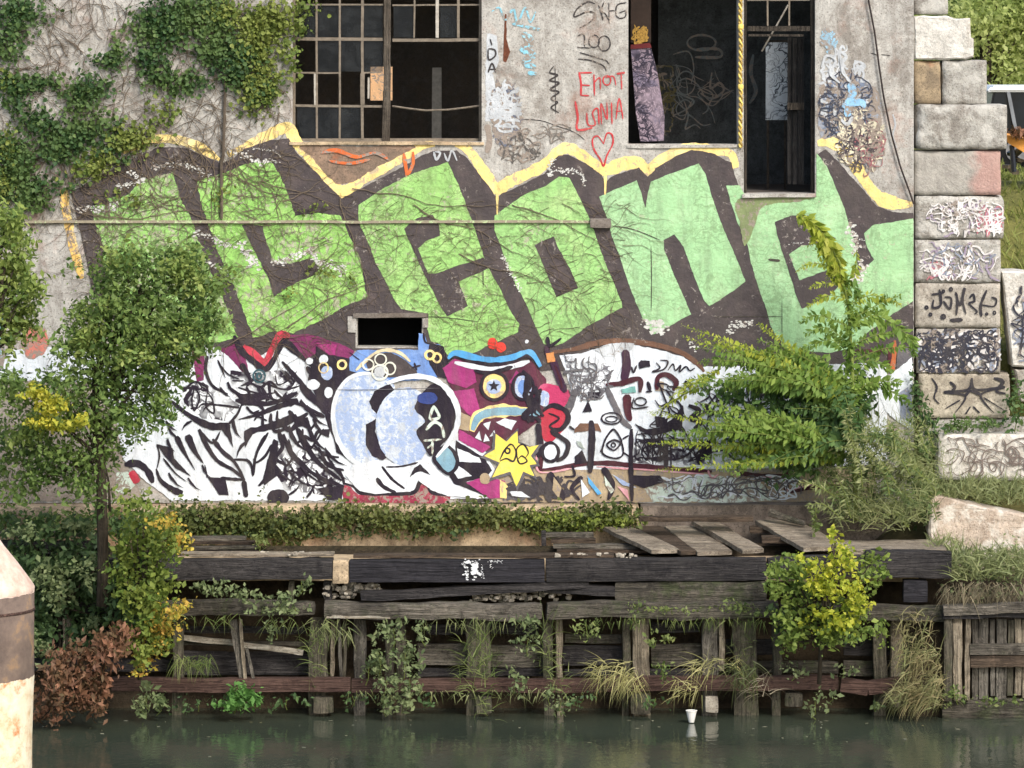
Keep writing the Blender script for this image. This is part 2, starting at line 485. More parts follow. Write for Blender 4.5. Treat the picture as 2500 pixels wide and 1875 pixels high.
# ================================================================== BUILDING
bld = thing('derelict_building', 'derelict concrete building front covered in green block-letter graffiti, with broken windows', 'building', at(1000, 1225, 0))
WX0, WX1 = -9.0, at(2231, 0).x
ZB, ZT = at(0, 1228).z, 12.0
def rect(x0, y0, x1, y1):
    a, b = at(x0, y1), at(x1, y0); return (a.x, b.x, a.z, b.z)
W1 = rect(714, -160, 1176, 346)
W2 = rect(1534, -160, 1801, 352)
DR = rect(1816, -160, 1990, 472)
VT = rect(872, 776, 1030, 847)
HOLES = [W1, W2, DR, VT]
TH = 0.34
def grid_wall(x0, x1, z0, z1, holes, Y0, th):
    X = sorted(set([x0, x1] + [h[i] for h in holes for i in (0, 1)])); Z = sorted(set([z0, z1] + [h[i] for h in holes for i in (2, 3)]))
    def sub(a, st):
        o = []
        for i in range(len(a) - 1):
            m = max(1, int((a[i + 1] - a[i]) / st)); o += [a[i] + (a[i + 1] - a[i]) * k / m for k in range(m)]
        return o + [a[-1]]
    X, Z = sub(X, 1.0), sub(Z, 1.0)
    solid = lambda i, j: 0 <= i < len(X) - 1 and 0 <= j < len(Z) - 1 and not any(h[0] < (X[i] + X[i + 1]) / 2 < h[1] and h[2] < (Z[j] + Z[j + 1]) / 2 < h[3] for h in holes)
    idx, V, F = {}, [], []
    def vid(i, j, k):
        q = (i, j, k)
        if q not in idx: idx[q] = len(V); V.append((X[i], Y0 + th * k, Z[j]))
        return idx[q]
    for i in range(len(X) - 1):
        for j in range(len(Z) - 1):
            if not solid(i, j): continue
            F.append((vid(i, j, 0), vid(i + 1, j, 0), vid(i + 1, j + 1, 0), vid(i, j + 1, 0)))
            F.append((vid(i, j, 1), vid(i, j + 1, 1), vid(i + 1, j + 1, 1), vid(i + 1, j, 1)))
            if not solid(i - 1, j): F.append((vid(i, j, 0), vid(i, j + 1, 0), vid(i, j + 1, 1), vid(i, j, 1)))
            if not solid(i + 1, j): F.append((vid(i + 1, j, 0), vid(i + 1, j, 1), vid(i + 1, j + 1, 1), vid(i + 1, j + 1, 0)))
            if not solid(i, j - 1): F.append((vid(i, j, 0), vid(i, j, 1), vid(i + 1, j, 1), vid(i + 1, j, 0)))
            if not solid(i, j + 1): F.append((vid(i, j + 1, 0), vid(i + 1, j + 1, 0), vid(i + 1, j + 1, 1), vid(i, j + 1, 1)))
    return V, F
V, F = grid_wall(WX0, WX1, ZB, ZT, HOLES, 0.0, TH)
wall = mesh('front_wall', V, F, M_CONC, bld)
# inner shell
BY = 6.2
a, b = at(903, 246, BY), at(958, 163, BY)
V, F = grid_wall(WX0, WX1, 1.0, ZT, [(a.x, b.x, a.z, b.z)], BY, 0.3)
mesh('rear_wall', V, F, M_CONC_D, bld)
v1 = rbox((WX0 - 0.3, TH + 0.01, 2), (WX0, BY - 0.01, ZT), jit=0, rnd=0.001, seg=9)
mesh('side_wall', *v1, M_CONC, bld)
v1 = rbox((WX1 - 0.30, TH + 0.004, 2), (WX1 - 0.004, BY - 0.004, ZT), jit=0, rnd=0.001, seg=9)
mesh('side_wall', *v1, M_CONC, bld)
fz = at(0, 468, 0).z
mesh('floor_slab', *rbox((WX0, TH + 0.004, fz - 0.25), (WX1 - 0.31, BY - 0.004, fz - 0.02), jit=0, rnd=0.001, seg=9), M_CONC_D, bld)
mesh('roof_slab', *rbox((WX0 - 0.4, -0.15, ZT + 0.003), (WX1 + 0.1, BY + 0.5, ZT + 0.3), jit=0, rnd=0.001, seg=9), M_CONC, bld)
# inner partition that closes the view behind the doorway
c = at(1590, 0, 3.4)
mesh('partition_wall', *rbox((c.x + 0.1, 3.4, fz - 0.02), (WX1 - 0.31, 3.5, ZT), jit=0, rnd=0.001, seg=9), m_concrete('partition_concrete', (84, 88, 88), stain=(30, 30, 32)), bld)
mesh('interior_column', *rbox((at(1054, 0, 3).x, 3.0, fz - 0.02), (at(1078, 0, 3).x, 3.18, at(0, 165, 3).z), jit=0.004, rnd=0.01, seg=0.6), M_STEELW, bld)
# plinth ledge: pale cap + face
pl = cat_geo([rbox((WX0, -0.55, 1.2), (at(1562, 0, -0.5).x, -0.003, at(0, 1236, -0.5).z), seg=0.3, jit=0.012, rnd=0.03, cap=40, seed=3)])
mesh('plinth', *pl, M_PLINTH, bld, smooth=True)
mesh('plinth', *rbox((at(1563, 0, -0.4).x, -0.40, 1.2), (at(2240, 0, -0.4).x, -0.003, at(0, 1232, -0.4).z), seg=0.3, jit=0.015, rnd=0.03, cap=40, seed=5), m_concrete('old_plinth_concrete', (128, 116, 104), stain=(70, 62, 55), streak=0.8), bld)
# string course
mesh('string_course', *cat_geo([pbox(60, 538, 1440, 545, -0.055, 0.052, seg=0.2, jit=0.007, rnd=0.006, cap=40)]), m_paint('string_course_paint', (190, 208, 156), 0.5, under=(150, 140, 120)), bld)
mesh('string_course_stub', *pbox(1441, 533, 1492, 556, -0.10, 0.097, seg=0.05, jit=0.014, rnd=0.012), m_concrete('stub_concrete', (128, 120, 112)), bld)
mesh('drain_pipe', *tube([at(549, -80, -0.05), at(549, 240, -0.05), at(545, 380, -0.05), at(540, 400, -0.05), at(541, 534, -0.05)], 0.022), m_plain('rusty_pipe', (92, 82, 70), 0.8, 0.4), bld)
mesh('window_sill', *pbox(706, 346.5, 1182, 355, -0.035, 0.30, seg=0.2, jit=0.01, rnd=0.01), M_PLINTH, bld)
mesh('window_sill', *pbox(1528, 352.5, 1799, 361, -0.03, 0.30, seg=0.2, jit=0.01, rnd=0.01), M_CONC, bld)
mesh('door_sill', *pbox(1812, 472.5, 1992, 483, -0.06, 0.36, seg=0.2, jit=0.01, rnd=0.012), M_CONC, bld)
mesh('vent_lintel', *pbox(862, 764, 1042, 775.5, -0.05, 0.047, seg=0.1, jit=0.012, rnd=0.01), m_concrete('lintel_concrete', (120, 112, 104)), bld)
mesh('vent_jamb', *pbox(849, 772, 871, 812, -0.03, 0.027, seg=0.1, jit=0.006, rnd=0.006), M_CONC, bld)
mesh('vent_jamb', *pbox(1031, 776, 1046, 800, -0.03, 0.027, seg=0.1, jit=0.006, rnd=0.006), M_CONC, bld)
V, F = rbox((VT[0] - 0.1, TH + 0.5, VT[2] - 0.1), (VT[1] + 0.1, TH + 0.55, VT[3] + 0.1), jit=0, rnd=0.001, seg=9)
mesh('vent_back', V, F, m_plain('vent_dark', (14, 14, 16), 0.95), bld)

# --- steel window with its own bars and panes
win = mesh('window', *cat_geo([pbox(714.5, -60, 721, 345, 0.12, 0.05, seg=0.4, jit=0.004, rnd=0.004), pbox(1169, -60, 1175.5, 345, 0.12, 0.05, seg=0.4, jit=0.004, rnd=0.004),
                               pbox(721.5, 338, 1168.5, 345, 0.12, 0.05, seg=0.4, jit=0.004, rnd=0.004)]), M_STEEL, bld)
A1 = lambda x, y: (600 + x * ZS, y * ZS)
def bar(x0, y0, x1, y1, w, m=None, Y=0.13, wob=0.006, nm='glazing_bar'):
    p, q = at(*A1(x0, y0), Y), at(*A1(x1, y1), Y)
    up = (1, 0, 0) if abs(q.z - p.z) > abs(q.x - p.x) else (0, 0, 1)
    mesh(nm, *beam(p, q, 0.035, w * ZS / PXM, up=up, seg=0.25, jit=wob, rnd=0.004, seed=x0), m or M_STEEL, win)
bar(1093, -200, 1093, 700, 55, M_STEELW if 0 else m_wood('mullion_wood', (128, 118, 104), (66, 58, 50), 'z'), 0.10, 0.01, 'mullion')
bar(1085, 700, 1085, 1110, 60, bpy.data.materials['mullion_wood'], 0.101, 0.01, 'mullion')
for x in (548, 725, 900):
    bar(x, -200, x, 1075, 17 if x != 900 else 22)
for x, w in ((1300, 14), (1478, 26), (1640, 22)):
    bar(x, -200, x, 292, w, M_STEELW if x == 1478 else M_STEEL)
bar(385, 35, 1060, 35, 14); bar(1130, 38, 1810, 40, 14)
bar(385, 300, 1060, 302, 26); bar(1132, 308, 1810, 308, 26)
bar(390, 560, 720, 562, 14); bar(905, 560, 1050, 556, 14)
bar(385, 815, 1060, 820, 20)
pp = [at(*A1(x, y), 0.13) for x, y in ((1130, 818), (1250, 836), (1390, 852), (1560, 846), (1700, 830), (1805, 815))]
mesh('glazing_bar', *tube(pp, 0.014), M_STEEL, win)
bar(540, 565, 540, 810, 28, M_STEELW, 0.128); bar(900, 565, 900, 810, 34, M_STEEL, 0.128); bar(948, 590, 948, 760, 16, M_STEELW, 0.2)
g = G('old_glass', 0.08)
tr0 = g.n('ShaderNodeBsdfTransparent'); tr0.inputs[0].default_value = (0.6, 0.64, 0.7, 1)
df = g.n('ShaderNodeBsdfDiffuse'); df.inputs[0].default_value = lin(120, 122, 120)
tr = g.n('ShaderNodeMixShader'); g.l(g.ramp(g.noise(5, 7, 0.75, dist=0.5), [(0.42, 0.01), (0.7, 0.09)]), tr.inputs[0]); g.l(tr0.outputs[0], tr.inputs[1]); g.l(df.outputs[0], tr.inputs[2])
gl = g.n('ShaderNodeBsdfGlossy'); gl.inputs['Roughness'].default_value = 0.15; gl.inputs[0].default_value = (0.5, 0.6, 0.8, 1)
mx = g.n('ShaderNodeMixShader'); mx.inputs[0].default_value = 0.03
g.l(tr.outputs[0], mx.inputs[1]); g.l(gl.outputs[0], mx.inputs[2]); g.l(mx.outputs[0], g.out.inputs[0])
M_GLASS = g.m
def pane(x0, y0, x1, y1, par, Y=0.145, tagn='A1'):
    (a0, b0), (a1, b1) = sp(tagn, [(x0, y0), (x1, y1)])
    p, q = at(a0, b1, Y), at(a1, b0, Y)
    V = [(p.x, Y, p.z), (q.x, Y, p.z), (q.x, Y, q.z), (p.x, Y, q.z), (p.x, Y + .004, p.z), (q.x, Y + .004, p.z), (q.x, Y + .004, q.z), (p.x, Y + .004, q.z)]
    mesh('pane', V, [(0, 1, 2, 3), (7, 6, 5, 4), (0, 4, 5, 1), (1, 5, 6, 2), (2, 6, 7, 3), (3, 7, 4, 0)], M_GLASS, par)
for x0, x1 in ((556, 717), (733, 890), (912, 1058)):
    for y0, y1 in ((45, 286), (316, 552)):
        pane(x0, y0, x1, y1, win)
for x0, x1 in ((395, 540), (556, 717), (733, 886)):
    pane(x0, 826, x1, 1068, win)
pane(395, 45, 540, 286, win); pane(1140, 48, 1292, 290, win); pane(1500, 48, 1628, 290, win)

# --- doorway
drm = m_wood('door_frame_wood', (96, 88, 78), (40, 36, 32), 'z')
door = mesh('door_frame', *cat_geo([pbox(1816.5, -60, 1823, 471, 0.10, 0.10, seg=0.5, jit=0.005, rnd=0.005), pbox(1979, -60, 1989.5, 471, 0.10, 0.10, seg=0.5, jit=0.005, rnd=0.005),
                                    pbox(1824, 64, 1978, 77, 0.105, 0.08, seg=0.4, jit=0.006, rnd=0.005), pbox(1826, 84, 1962, 90, 0.115, 0.05, seg=0.4, jit=0.006, rnd=0.004)]), drm, bld)
for x in (1874, 1927):
    mesh('glazing_bar', *pbox(x - 2.2, -60, x + 2.2, 63, 0.12, 0.03, seg=0.5, jit=0.003, rnd=0.003), M_STEEL, door)
mesh('glazing_bar', *pbox(1824, -2, 1978, 2, 0.121, 0.028, seg=0.5, jit=0.003, rnd=0.003), M_STEEL, door)
dl = thing('open_door', 'dark plank door standing open inside the tall doorway', 'door', at(1950, 465, 0.5))
for i, (x0, x1) in enumerate(((1922, 1934), (1935, 1948), (1949, 1963))):
    mesh('board', *pbox(x0, 92, x1, 450, 0.45 + 0.05 * (2 - i), 0.03, seg=0.5, jit=0.006, rnd=0.004, seed=i), m_wood('door_board%d' % i, (74, 72, 70), (30, 29, 30), 'z'), dl)
mesh('ledge', *pbox(1922, 250, 1963, 268, 0.42, 0.028, seg=0.5, jit=0.004, rnd=0.004), drm, dl)
pb = thing('poster_board', 'tall white board with faint black scribbles inside the doorway', 'board', at(1896, 293, 1.2))
mesh('panel', *pbox(1869, 103, 1924, 293, 1.2, 0.02, seg=0.5, jit=0.003, rnd=0.003), m_net('board_scribble', (196, 204, 208), (60, 66, 74), 4.0, 0.04), pb)
mesh('rail', *pbox(1866, 98, 1927, 103, 1.19, 0.04, seg=0.5, jit=0.002, rnd=0.002), drm, pb)
mesh('foot', *pbox(1872, 293.5, 1878, 462, 1.2, 0.02, seg=0.5, jit=0.002, rnd=0.002), drm, pb)
mesh('foot', *pbox(1914, 293.5, 1920, 462, 1.2, 0.02, seg=0.5, jit=0.002, rnd=0.002), drm, pb)
tag(mesh('leaning_stick', *tube([at(1924, 12, 0.3), at(1896, 62, 0.34), at(1860, 125, 0.5)], 0.012), M_STEELW, loc=at(1860, 125, 0.5)), 'thin pale stick slanting across the transom of the tall doorway', 'stick')
# panel leaning in the second opening
lp = thing('scribbled_board', 'pinkish panel with scribbles leaning inside the unglazed window opening', 'panel', at(1590, 345, 0.6))
a = [at(*p, 0.55) for p in sp('A2', [(1150, 1095), (1330, 1085), (1335, 900), (1280, 560), (1230, 365), (1075, 375), (1090, 560), (1110, 850)])]
bk = [p + Vector((0, 0.05, 0)) for p in a]
mesh('sheet', a + bk, [tuple(range(8)), tuple(range(15, 7, -1))] + [(i, i + 8, (i + 1) % 8 + 8, (i + 1) % 8) for i in range(8)], m_net('panel_scribble', (158, 142, 154), (52, 48, 60), 9.0, 0.10, (116, 108, 126)), lp)
a = [at(*p, 0.53) for p in sp('A2', [(1072, 378), (1236, 368), (1222, 330), (1075, 345)])]
mesh('red_band', a + [p + Vector((0, .015, 0)) for p in a], [(0, 1, 2, 3), (7, 6, 5, 4), (0, 4, 5, 1), (1, 5, 6, 2), (2, 6, 7, 3), (3, 7, 4, 0)], m_plain('dull_red', (96, 34, 36)), lp)
mesh('brown_top', *pbox(1540, -60, 1590, 104, 0.575, 0.03, seg=0.5, jit=0.003, rnd=0.003), m_plain('dark_brown_board', (44, 34, 28), 0.8, 0.4), lp)
# twisted yellow rope on the jamb
hx = []
for ph, mt in ((0, m_plain('yellow_rope', (236, 206, 110), 0.7, 0.2, 20)), (math.pi, m_plain('dark_rope', (176, 150, 86), 0.8, 0.4, 20))):
    pts = []
    for i in range(150):
        y = -60 + 420 * i / 149
        p = at(1808 + 0.8 * math.sin(i * 0.13), y, -0.045); th_ = i * 0.62 + ph
        pts.append(p + Vector((math.cos(th_) * 0.016, math.sin(th_) * 0.016, 0)))
    hx.append((pts, mt))
rp = thing('twisted_rope', 'yellow twisted rope hanging down the post beside the tall doorway', 'rope', at(1808, 360, -0.045))
for pts, mt in hx: mesh('strand', *tube(pts, 0.015, 5), mt, rp)
for y in (67, 212):
    mesh('knot', *rbox(tuple(at(1802, y + 8, -0.08)), tuple(at(1816, y - 8, -0.08) + Vector((0, 0.07, 0))), seg=0.03, jit=0.012, rnd=0.03), hx[0][1], rp)
# stray cable
pts = [at(x, y, -0.06) for x, y in sp('A3', [(1000, -120), (1012, 0), (1060, 250), (1090, 480), (1130, 750), (1190, 1040), (1260, 1290), (1330, 1480), (1362, 1575)])]
tag(mesh('cable', *tube(pts, 0.013, 5), m_plain('cable_black', (52, 44, 42), 0.7), loc=pts[-1]), 'black cable hanging diagonally down the pier right of the doorway', 'cable')

# ================================================================== PAINT ON THE WALL
CNT = [0]
def dense(pts, step=5.0, jit=1.0, closed=True, seed=0):
    rnd = random.Random(seed); out = []; n = len(pts)
    for i in range(n if closed else n - 1):
        a, b = pts[i], pts[(i + 1) % n]
        L = math.hypot(b[0] - a[0], b[1] - a[1]); m = max(1, int(L / step))
        for k in range(m):
            t = k / m; x, y = a[0] + (b[0] - a[0]) * t, a[1] + (b[1] - a[1]) * t
            v = mnoise.noise_vector(Vector((x * 0.06, y * 0.06, seed)))
            w = mnoise.noise_vector(Vector((x * 0.25, y * 0.25, seed + 9)))
            out.append((x + (v.x * 1.6 + w.x) * jit, y + (v.y * 1.6 + w.y) * jit))
    return out
def poly(name, t, pts, mat, L, smooth=False, jit=1.0, holes=(), Y0=0.0, parent=None):
    p = sp(t, pts)
    if smooth: p = [tuple(q) for q in spline(p, 5, True)]
    p = dense(p, 5, jit, seed=len(name) + L + int(p[0][0]))
    CNT[0] += 1
    Y = Y0 - 0.003 * L - 0.00008 * (CNT[0] % 30)
    loops = [[Vector((q[0], q[1], 0)) for q in p]] + [[Vector((q[0], q[1], 0)) for q in h] for h in holes]
    flat = [q for l in loops for q in l]
    tris = tessellate_polygon(loops)
    V = [at(q.x, q.y, Y) for q in flat]
    F = []
    for a, b, c in tris:
        u, v = V[b] - V[a], V[c] - V[a]
        F.append((a, b, c) if u.cross(v).y < 0 else (a, c, b))
    return mesh(name, V, F, mat, parent or wall)
def ell(cx, cy, rx, ry, n=14):
    return [(cx + rx * math.cos(2 * math.pi * i / n), cy + ry * math.sin(2 * math.pi * i / n)) for i in range(n)]
def strokes(name, items, mat, L, Y0=0.0, parent=None, fat=1.0, join=False):
    """items: (tag, points, width at start, width at end, closed); widths in the tag's own units"""
    if not join and len(items) > 1:
        for it in items: strokes(name, [it], mat, L, Y0, parent, fat)
        return
    V, F = [], []
    for it in items:
        t, pts, w0 = it[0], it[1], it[2]
        w1 = it[3] if len(it) > 3 and it[3] is not None else w0
        closed = len(it) > 4 and it[4]
        k = ZS if t else 1.0
        q = spline(sp(t, pts), 3.0 if w0 * k < 8 else 5.0, closed)
        if closed: q.append(q[0])
        CNT[0] += 1
        n = len(q); b = len(V); sd_ = random.random() * 50
        for i in range(n):
            d = q[min(i + 1, n - 1)] - q[max(i - 1, 0)]
            if closed and i in (0, n - 1): d = q[1] - q[-2]
            d = d / (np.linalg.norm(d) + 1e-9)
            s = np.array([-d[1], d[0]])
            u = i / max(1, n - 1)
            w = (w0 + (w1 - w0) * u) * k * 0.5 * fat
            if not closed: w *= min(1.0, 0.45 + 4 * min(u, 1 - u))
            w *= 1 + 0.3 * mnoise.noise(Vector((i * 0.35, sd_, 0))) + 0.3 * mnoise.noise(Vector((i * 0.07, sd_, 5)))
            Y = Y0 - 0.003 * L - 0.0001 * (CNT[0] % 28) - 0.0012 * u
            for sg in (-1, 1):
                e = q[i] + s * w * sg
                V.append(at(e[0], e[1], Y))
        for i in range(n - 1):
            a = b + 2 * i
            f = (a, a + 1, a + 3, a + 2)
            u_, v_ = V[f[1]] - V[f[0]], V[f[3]] - V[f[0]]
            F.append(f if u_.cross(v_).y < 0 else f[::-1])
    return mesh(name, V, F, mat, parent or wall, kind='stuff' if join else None)
def scribbles(name, x0, y0, x1, y1, n, w, mat, L, seed, size=26, Y0=0.0, parent=None, loopy=0.6, box=False):
    rnd = random.Random(seed); it = []
    cx, cy, hx_, hy = (x0 + x1) / 2, (y0 + y1) / 2, (x1 - x0) / 2, (y1 - y0) / 2
    for _ in range(n):
        if box: x, y = rnd.uniform(x0, x1), rnd.uniform(y0, y1)
        else: x, y = cx + max(-1, min(1, rnd.gauss(0, 0.45))) * hx_, cy + max(-1, min(1, rnd.gauss(0, 0.45))) * hy
        a = rnd.uniform(0, 6.28); pts = [(x, y)]
        turn = rnd.choice((-1, 1)) * rnd.uniform(0.2, 1.3) * loopy
        for k in range(rnd.randint(3, 8)):
            a += turn + rnd.uniform(-0.8, 0.8)
            nx_, ny = x + math.cos(a) * size * rnd.uniform(0.3, 0.8), y + math.sin(a) * size * rnd.uniform(0.3, 0.8)
            if box: out = abs(nx_ - cx) > hx_ or abs(ny - cy) > hy
            else: out = ((nx_ - cx) / hx_) ** 2 + ((ny - cy) / hy) ** 2 > 1.1
            if out:
                a = math.atan2(cy - y, cx - x) + rnd.uniform(-0.6, 0.6)
                nx_, ny = x + math.cos(a) * size * 0.5, y + math.sin(a) * size * 0.5
            x, y = nx_, ny
            if box: x, y = min(max(x, x0), x1), min(max(y, y0), y1)
            pts.append((x, y))
        it.append((None, pts, w * rnd.uniform(0.7, 1.5)))
    return strokes(name, it, mat, L, Y0, parent, join=True)

P_GREEN = [m_paint('green_paint_%d' % i, c, w, c2, 0.10, under=(176, 176, 150), veins=vn) for i, (c, c2, w, vn) in enumerate((
    ((154, 206, 112), (184, 222, 136), 0.34, 0.7), ((152, 206, 106), (186, 224, 134), 0.28, 0.65), ((158, 206, 120), (184, 220, 144), 0.22, 0.65),
    ((160, 208, 130), (184, 220, 146), 0.18, 0.55), ((166, 210, 156), (184, 220, 170), 0.12, 0.35), ((164, 206, 154), (182, 218, 168), 0.18, 0.35)))]
P_DARK = m_paint('charcoal_paint', (76, 69, 69), 0.17, (92, 82, 80), 0.16, under=(150, 142, 134), scale=2.0)
P_YEL = m_paint('cream_yellow_paint', (250, 222, 140), 0.26, (252, 232, 168), 0.08, under=(190, 170, 140))
P_ORY = m_paint('orange_yellow_paint', (244, 200, 110), 0.3, (250, 222, 150), 0.1)
P_WHITE = m_paint('white_paint', (224, 231, 236), 0.12, (236, 240, 243), 0.08, under=(190, 190, 190))
P_BLACK = m_paint('black_paint', (40, 34, 44), 0.03, (52, 44, 56), 0.15, under=(110, 105, 110))
P_PURP = m_paint('purple_paint', (116, 48, 88), 0.06, (150, 62, 112), 0.2)
P_MAG = m_paint('magenta_paint', (160, 56, 116), 0.05, (184, 80, 136), 0.2)
P_RED = m_paint('red_paint', (188, 56, 74), 0.08, (206, 84, 96), 0.15)
P_TRED = m_paint('tag_red_paint', (196, 62, 66), 0.2, (214, 92, 92), 0.15)
P_BLUE = m_paint('blue_paint', (112, 148, 208), 0.10, (140, 172, 222), 0.15)
P_SKY = m_paint('sky_blue_paint', (84, 160, 214), 0.06, (110, 182, 226), 0.12)
P_ICE = m_paint('ice_paint', (200, 209, 218), 0.42, (222, 229, 234), 0.14, under=(158, 176, 208), scale=7.0)
P_TEAL = m_paint('teal_paint', (128, 166, 184), 0.06, (150, 186, 194), 0.12)
P_STAR = m_paint('star_yellow_paint', (248, 226, 98), 0.04, (252, 236, 130), 0.08)
P_BROWN = m_paint('brown_paint', (112, 82, 66), 0.15, (136, 100, 80), 0.15)
P_MAR = m_paint('maroon_paint', (72, 34, 44), 0.05, (96, 50, 58), 0.2)
P_GREY = m_paint('grey_paint', (190, 194, 196), 0.2, (214, 218, 220), 0.12)
P_MGREY = m_paint('mid_grey_paint', (96, 94, 98), 0.15, (120, 116, 118), 0.12)
P_CYAN = m_paint('cyan_paint', (142, 204, 222), 0.4, (170, 220, 232), 0.1)
P_TAN = m_paint('tan_paint', (170, 152, 124), 0.3, (190, 172, 140), 0.15)
P_ORANGE = m_paint('orange_paint', (214, 108, 56), 0.35, (226, 130, 72), 0.15)
P_MINT = m_paint('mint_paint', (206, 222, 208), 0.35, (224, 234, 222), 0.1)
P_PINK = m_paint('pink_paint', (222, 160, 168), 0.15, (236, 190, 196), 0.1)

# ---- big green letters
vent_hole = [(868, 764), (868, 850), (1034, 850), (1034, 764)]
YS = [(None, [(158, 460), (170, 560), (200, 680)], 20), (None, [(300, 372), (345, 350), (400, 338), (470, 352), (536, 390)], 22),
      (None, [(556, 378), (640, 338), (700, 312), (722, 345), (762, 392), (834, 466), (880, 440), (960, 395), (1030, 357), (1062, 352)], 27),
      (None, [(1112, 352), (1145, 368), (1190, 432), (1214, 464), (1240, 446), (1325, 405), (1377, 362), (1420, 378), (1475, 414), (1520, 400), (1560, 398), (1582, 416), (1612, 394), (1672, 364), (1720, 366), (1782, 374), (1796, 410)], 28),
      (None, [(1996, 350), (2030, 348), (2070, 378), (2118, 450), (2150, 484), (2190, 497), (2228, 499)], 29)]
strokes('yellow_outline', YS, P_YEL, 1)
strokes('paint_drip', [(None, [(1214, 468), (1214, 490), (1214, 524)], 7, 3), (None, [(1478, 426), (1478, 450), (1477, 476)], 9, 3), (None, [(834, 470), (834, 478)], 10, 5)], P_YEL, 4)
strokes('yellow_outline_end', [(None, [(152, 458), (160, 520), (176, 600), (200, 680)], 16)], P_ORY, 2)
DK = [(172, 470), (240, 430), (330, 385), (390, 358), (450, 360), (500, 380), (540, 400), (570, 385), (600, 362), (660, 342), (706, 338), (724, 372), (834, 486), (845, 478), (960, 420), (1030, 380), (1060, 368), (1115, 368), (1140, 385), (1214, 482), (1225, 474), (1330, 424), (1362, 380), (1388, 378), (1430, 398), (1470, 428), (1478, 446), (1490, 432), (1560, 408), (1582, 432), (1602, 410), (1660, 376), (1690, 366), (1740, 374), (1786, 398), (1800, 446), (1812, 486), (1992, 486), (1994, 378), (2016, 364), (2050, 400), (2106, 462), (2142, 504), (2180, 518), (2230, 520),
      (2230, 900), (1900, 905), (1300, 905), (1120, 880), (1040, 852), (870, 856), (760, 900), (560, 880), (520, 860), (400, 830), (300, 800), (230, 740), (212, 640), (190, 540)]
poly('charcoal_outline', None, DK, P_DARK, 3, holes=[vent_hole], jit=1.3)
G0 = [(735, 310), (700, 180), (840, 110), (980, 90), (1060, 10), (1130, -40), (1330, -95), (1400, 120), (1480, 280), (1520, 400), (1640, 700), (1760, 980), (1830, 1180), (1600, 1240), (1100, 1200), (900, 900), (780, 580)]
poly('painted_letter', 'B0', G0, P_GREEN[0], 4, jit=2.4)
G1 = [(-376, 0), (-370, -30), (-160, -90), (0, -160), (200, -180), (300, 0), (380, 240), (540, 225), (720, 240), (760, 290), (820, 450), (890, 600), (920, 820), (940, 870), (780, 930), (600, 1040), (370, 1150), (220, 1130), (60, 1190), (-16, 980), (-116, 720), (-206, 540), (-276, 340), (-336, 180)]
poly('painted_letter', 'B1', G1, P_GREEN[1], 4, jit=2.0)
poly('letter_counter', 'B1', [(-30, 312), (125, 315), (205, 590), (340, 610), (510, 562), (560, 640), (540, 690), (330, 790), (215, 870), (190, 760), (130, 640), (60, 500)], P_DARK, 5, jit=1.6)
G2 = [(870, 160), (1060, 30), (1300, -90), (1560, -170), (1640, 0), (1730, 240), (1770, 350), (1830, 540), (1870, 640), (1920, 730), (1960, 800), (2030, 960), (2110, 1080), (2100, 1140), (1880, 1240), (1740, 1310), (1560, 1320), (1480, 1220), (1430, 1210), (1400, 1120), (1410, 1000), (1200, 960), (1150, 900), (1090, 770), (1000, 600), (960, 480), (870, 290)]
poly('painted_letter', 'B1', G2, P_GREEN[2], 4)
poly('letter_counter', 'B1', [(1220, 340), (1320, 260), (1440, 235), (1490, 310), (1500, 400), (1400, 430), (1330, 490), (1370, 600), (1410, 690), (1470, 690), (1640, 625), (1840, 565), (1880, 650), (1760, 700), (1640, 750), (1680, 850), (1715, 940), (1550, 1020), (1480, 900), (1360, 660), (1280, 480)], P_DARK, 5)
G3 = [(20, 240), (250, 80), (420, 10), (520, -60), (600, -50), (660, 60), (740, 230), (790, 350), (830, 480), (880, 610), (940, 750), (1000, 900), (1010, 950), (750, 1090), (560, 1220), (480, 1250), (400, 1230), (340, 1100), (270, 930), (190, 780), (130, 640), (60, 450), (20, 350)]
poly('painted_letter', 'B2', G3, P_GREEN[3], 4)
poly('letter_counter', 'B2', [(330, 470), (480, 400), (520, 500), (600, 640), (670, 800), (500, 870), (430, 700), (380, 570)], P_DARK, 5)
G4 = [(830, 95), (1000, 20), (1120, -32), (1150, 50), (1185, 185), (1210, 60), (1230, -20), (1400, -90), (1600, -160), (1650, -80), (1690, 60), (1760, 270), (1830, 440), (1870, 520), (1920, 650), (1960, 750), (1900, 800), (1680, 940), (1640, 900), (1560, 700), (1480, 480), (1410, 385), (1330, 430), (1330, 500), (1400, 680), (1480, 860), (1540, 1000), (1380, 1090), (1250, 1160), (1170, 1040), (1080, 830), (1010, 620), (930, 400), (890, 260)]
poly('painted_letter', 'B2', G4, P_GREEN[4], 4, jit=0.8)
G5 = [(-86, 10), (-46, 150), (4, 300), (84, 480), (104, 600), (164, 800), (224, 960), (254, 1080), (304, 1180), (420, 1280), (700, 1300), (900, 1260), (1000, 1150), (1200, 1000), (1358, 900), (1358, 265), (1050, 315), (980, 375), (1000, 480), (1055, 580), (930, 690), (920, 500), (870, 330), (820, 170), (750, 0), (690, -140), (612, -240), (612, 100), (60, 100), (20, 10)]
poly('painted_letter', 'B3', G5, P_GREEN[5], 4, jit=0.8)
poly('letter_counter', 'B3', [(290, 290), (410, 240), (560, 240), (640, 300), (700, 380), (760, 420), (700, 450), (500, 470), (400, 540), (480, 740), (640, 680), (760, 640), (790, 780), (700, 870), (500, 960), (470, 900), (420, 740), (360, 560), (310, 400)], P_DARK, 5)
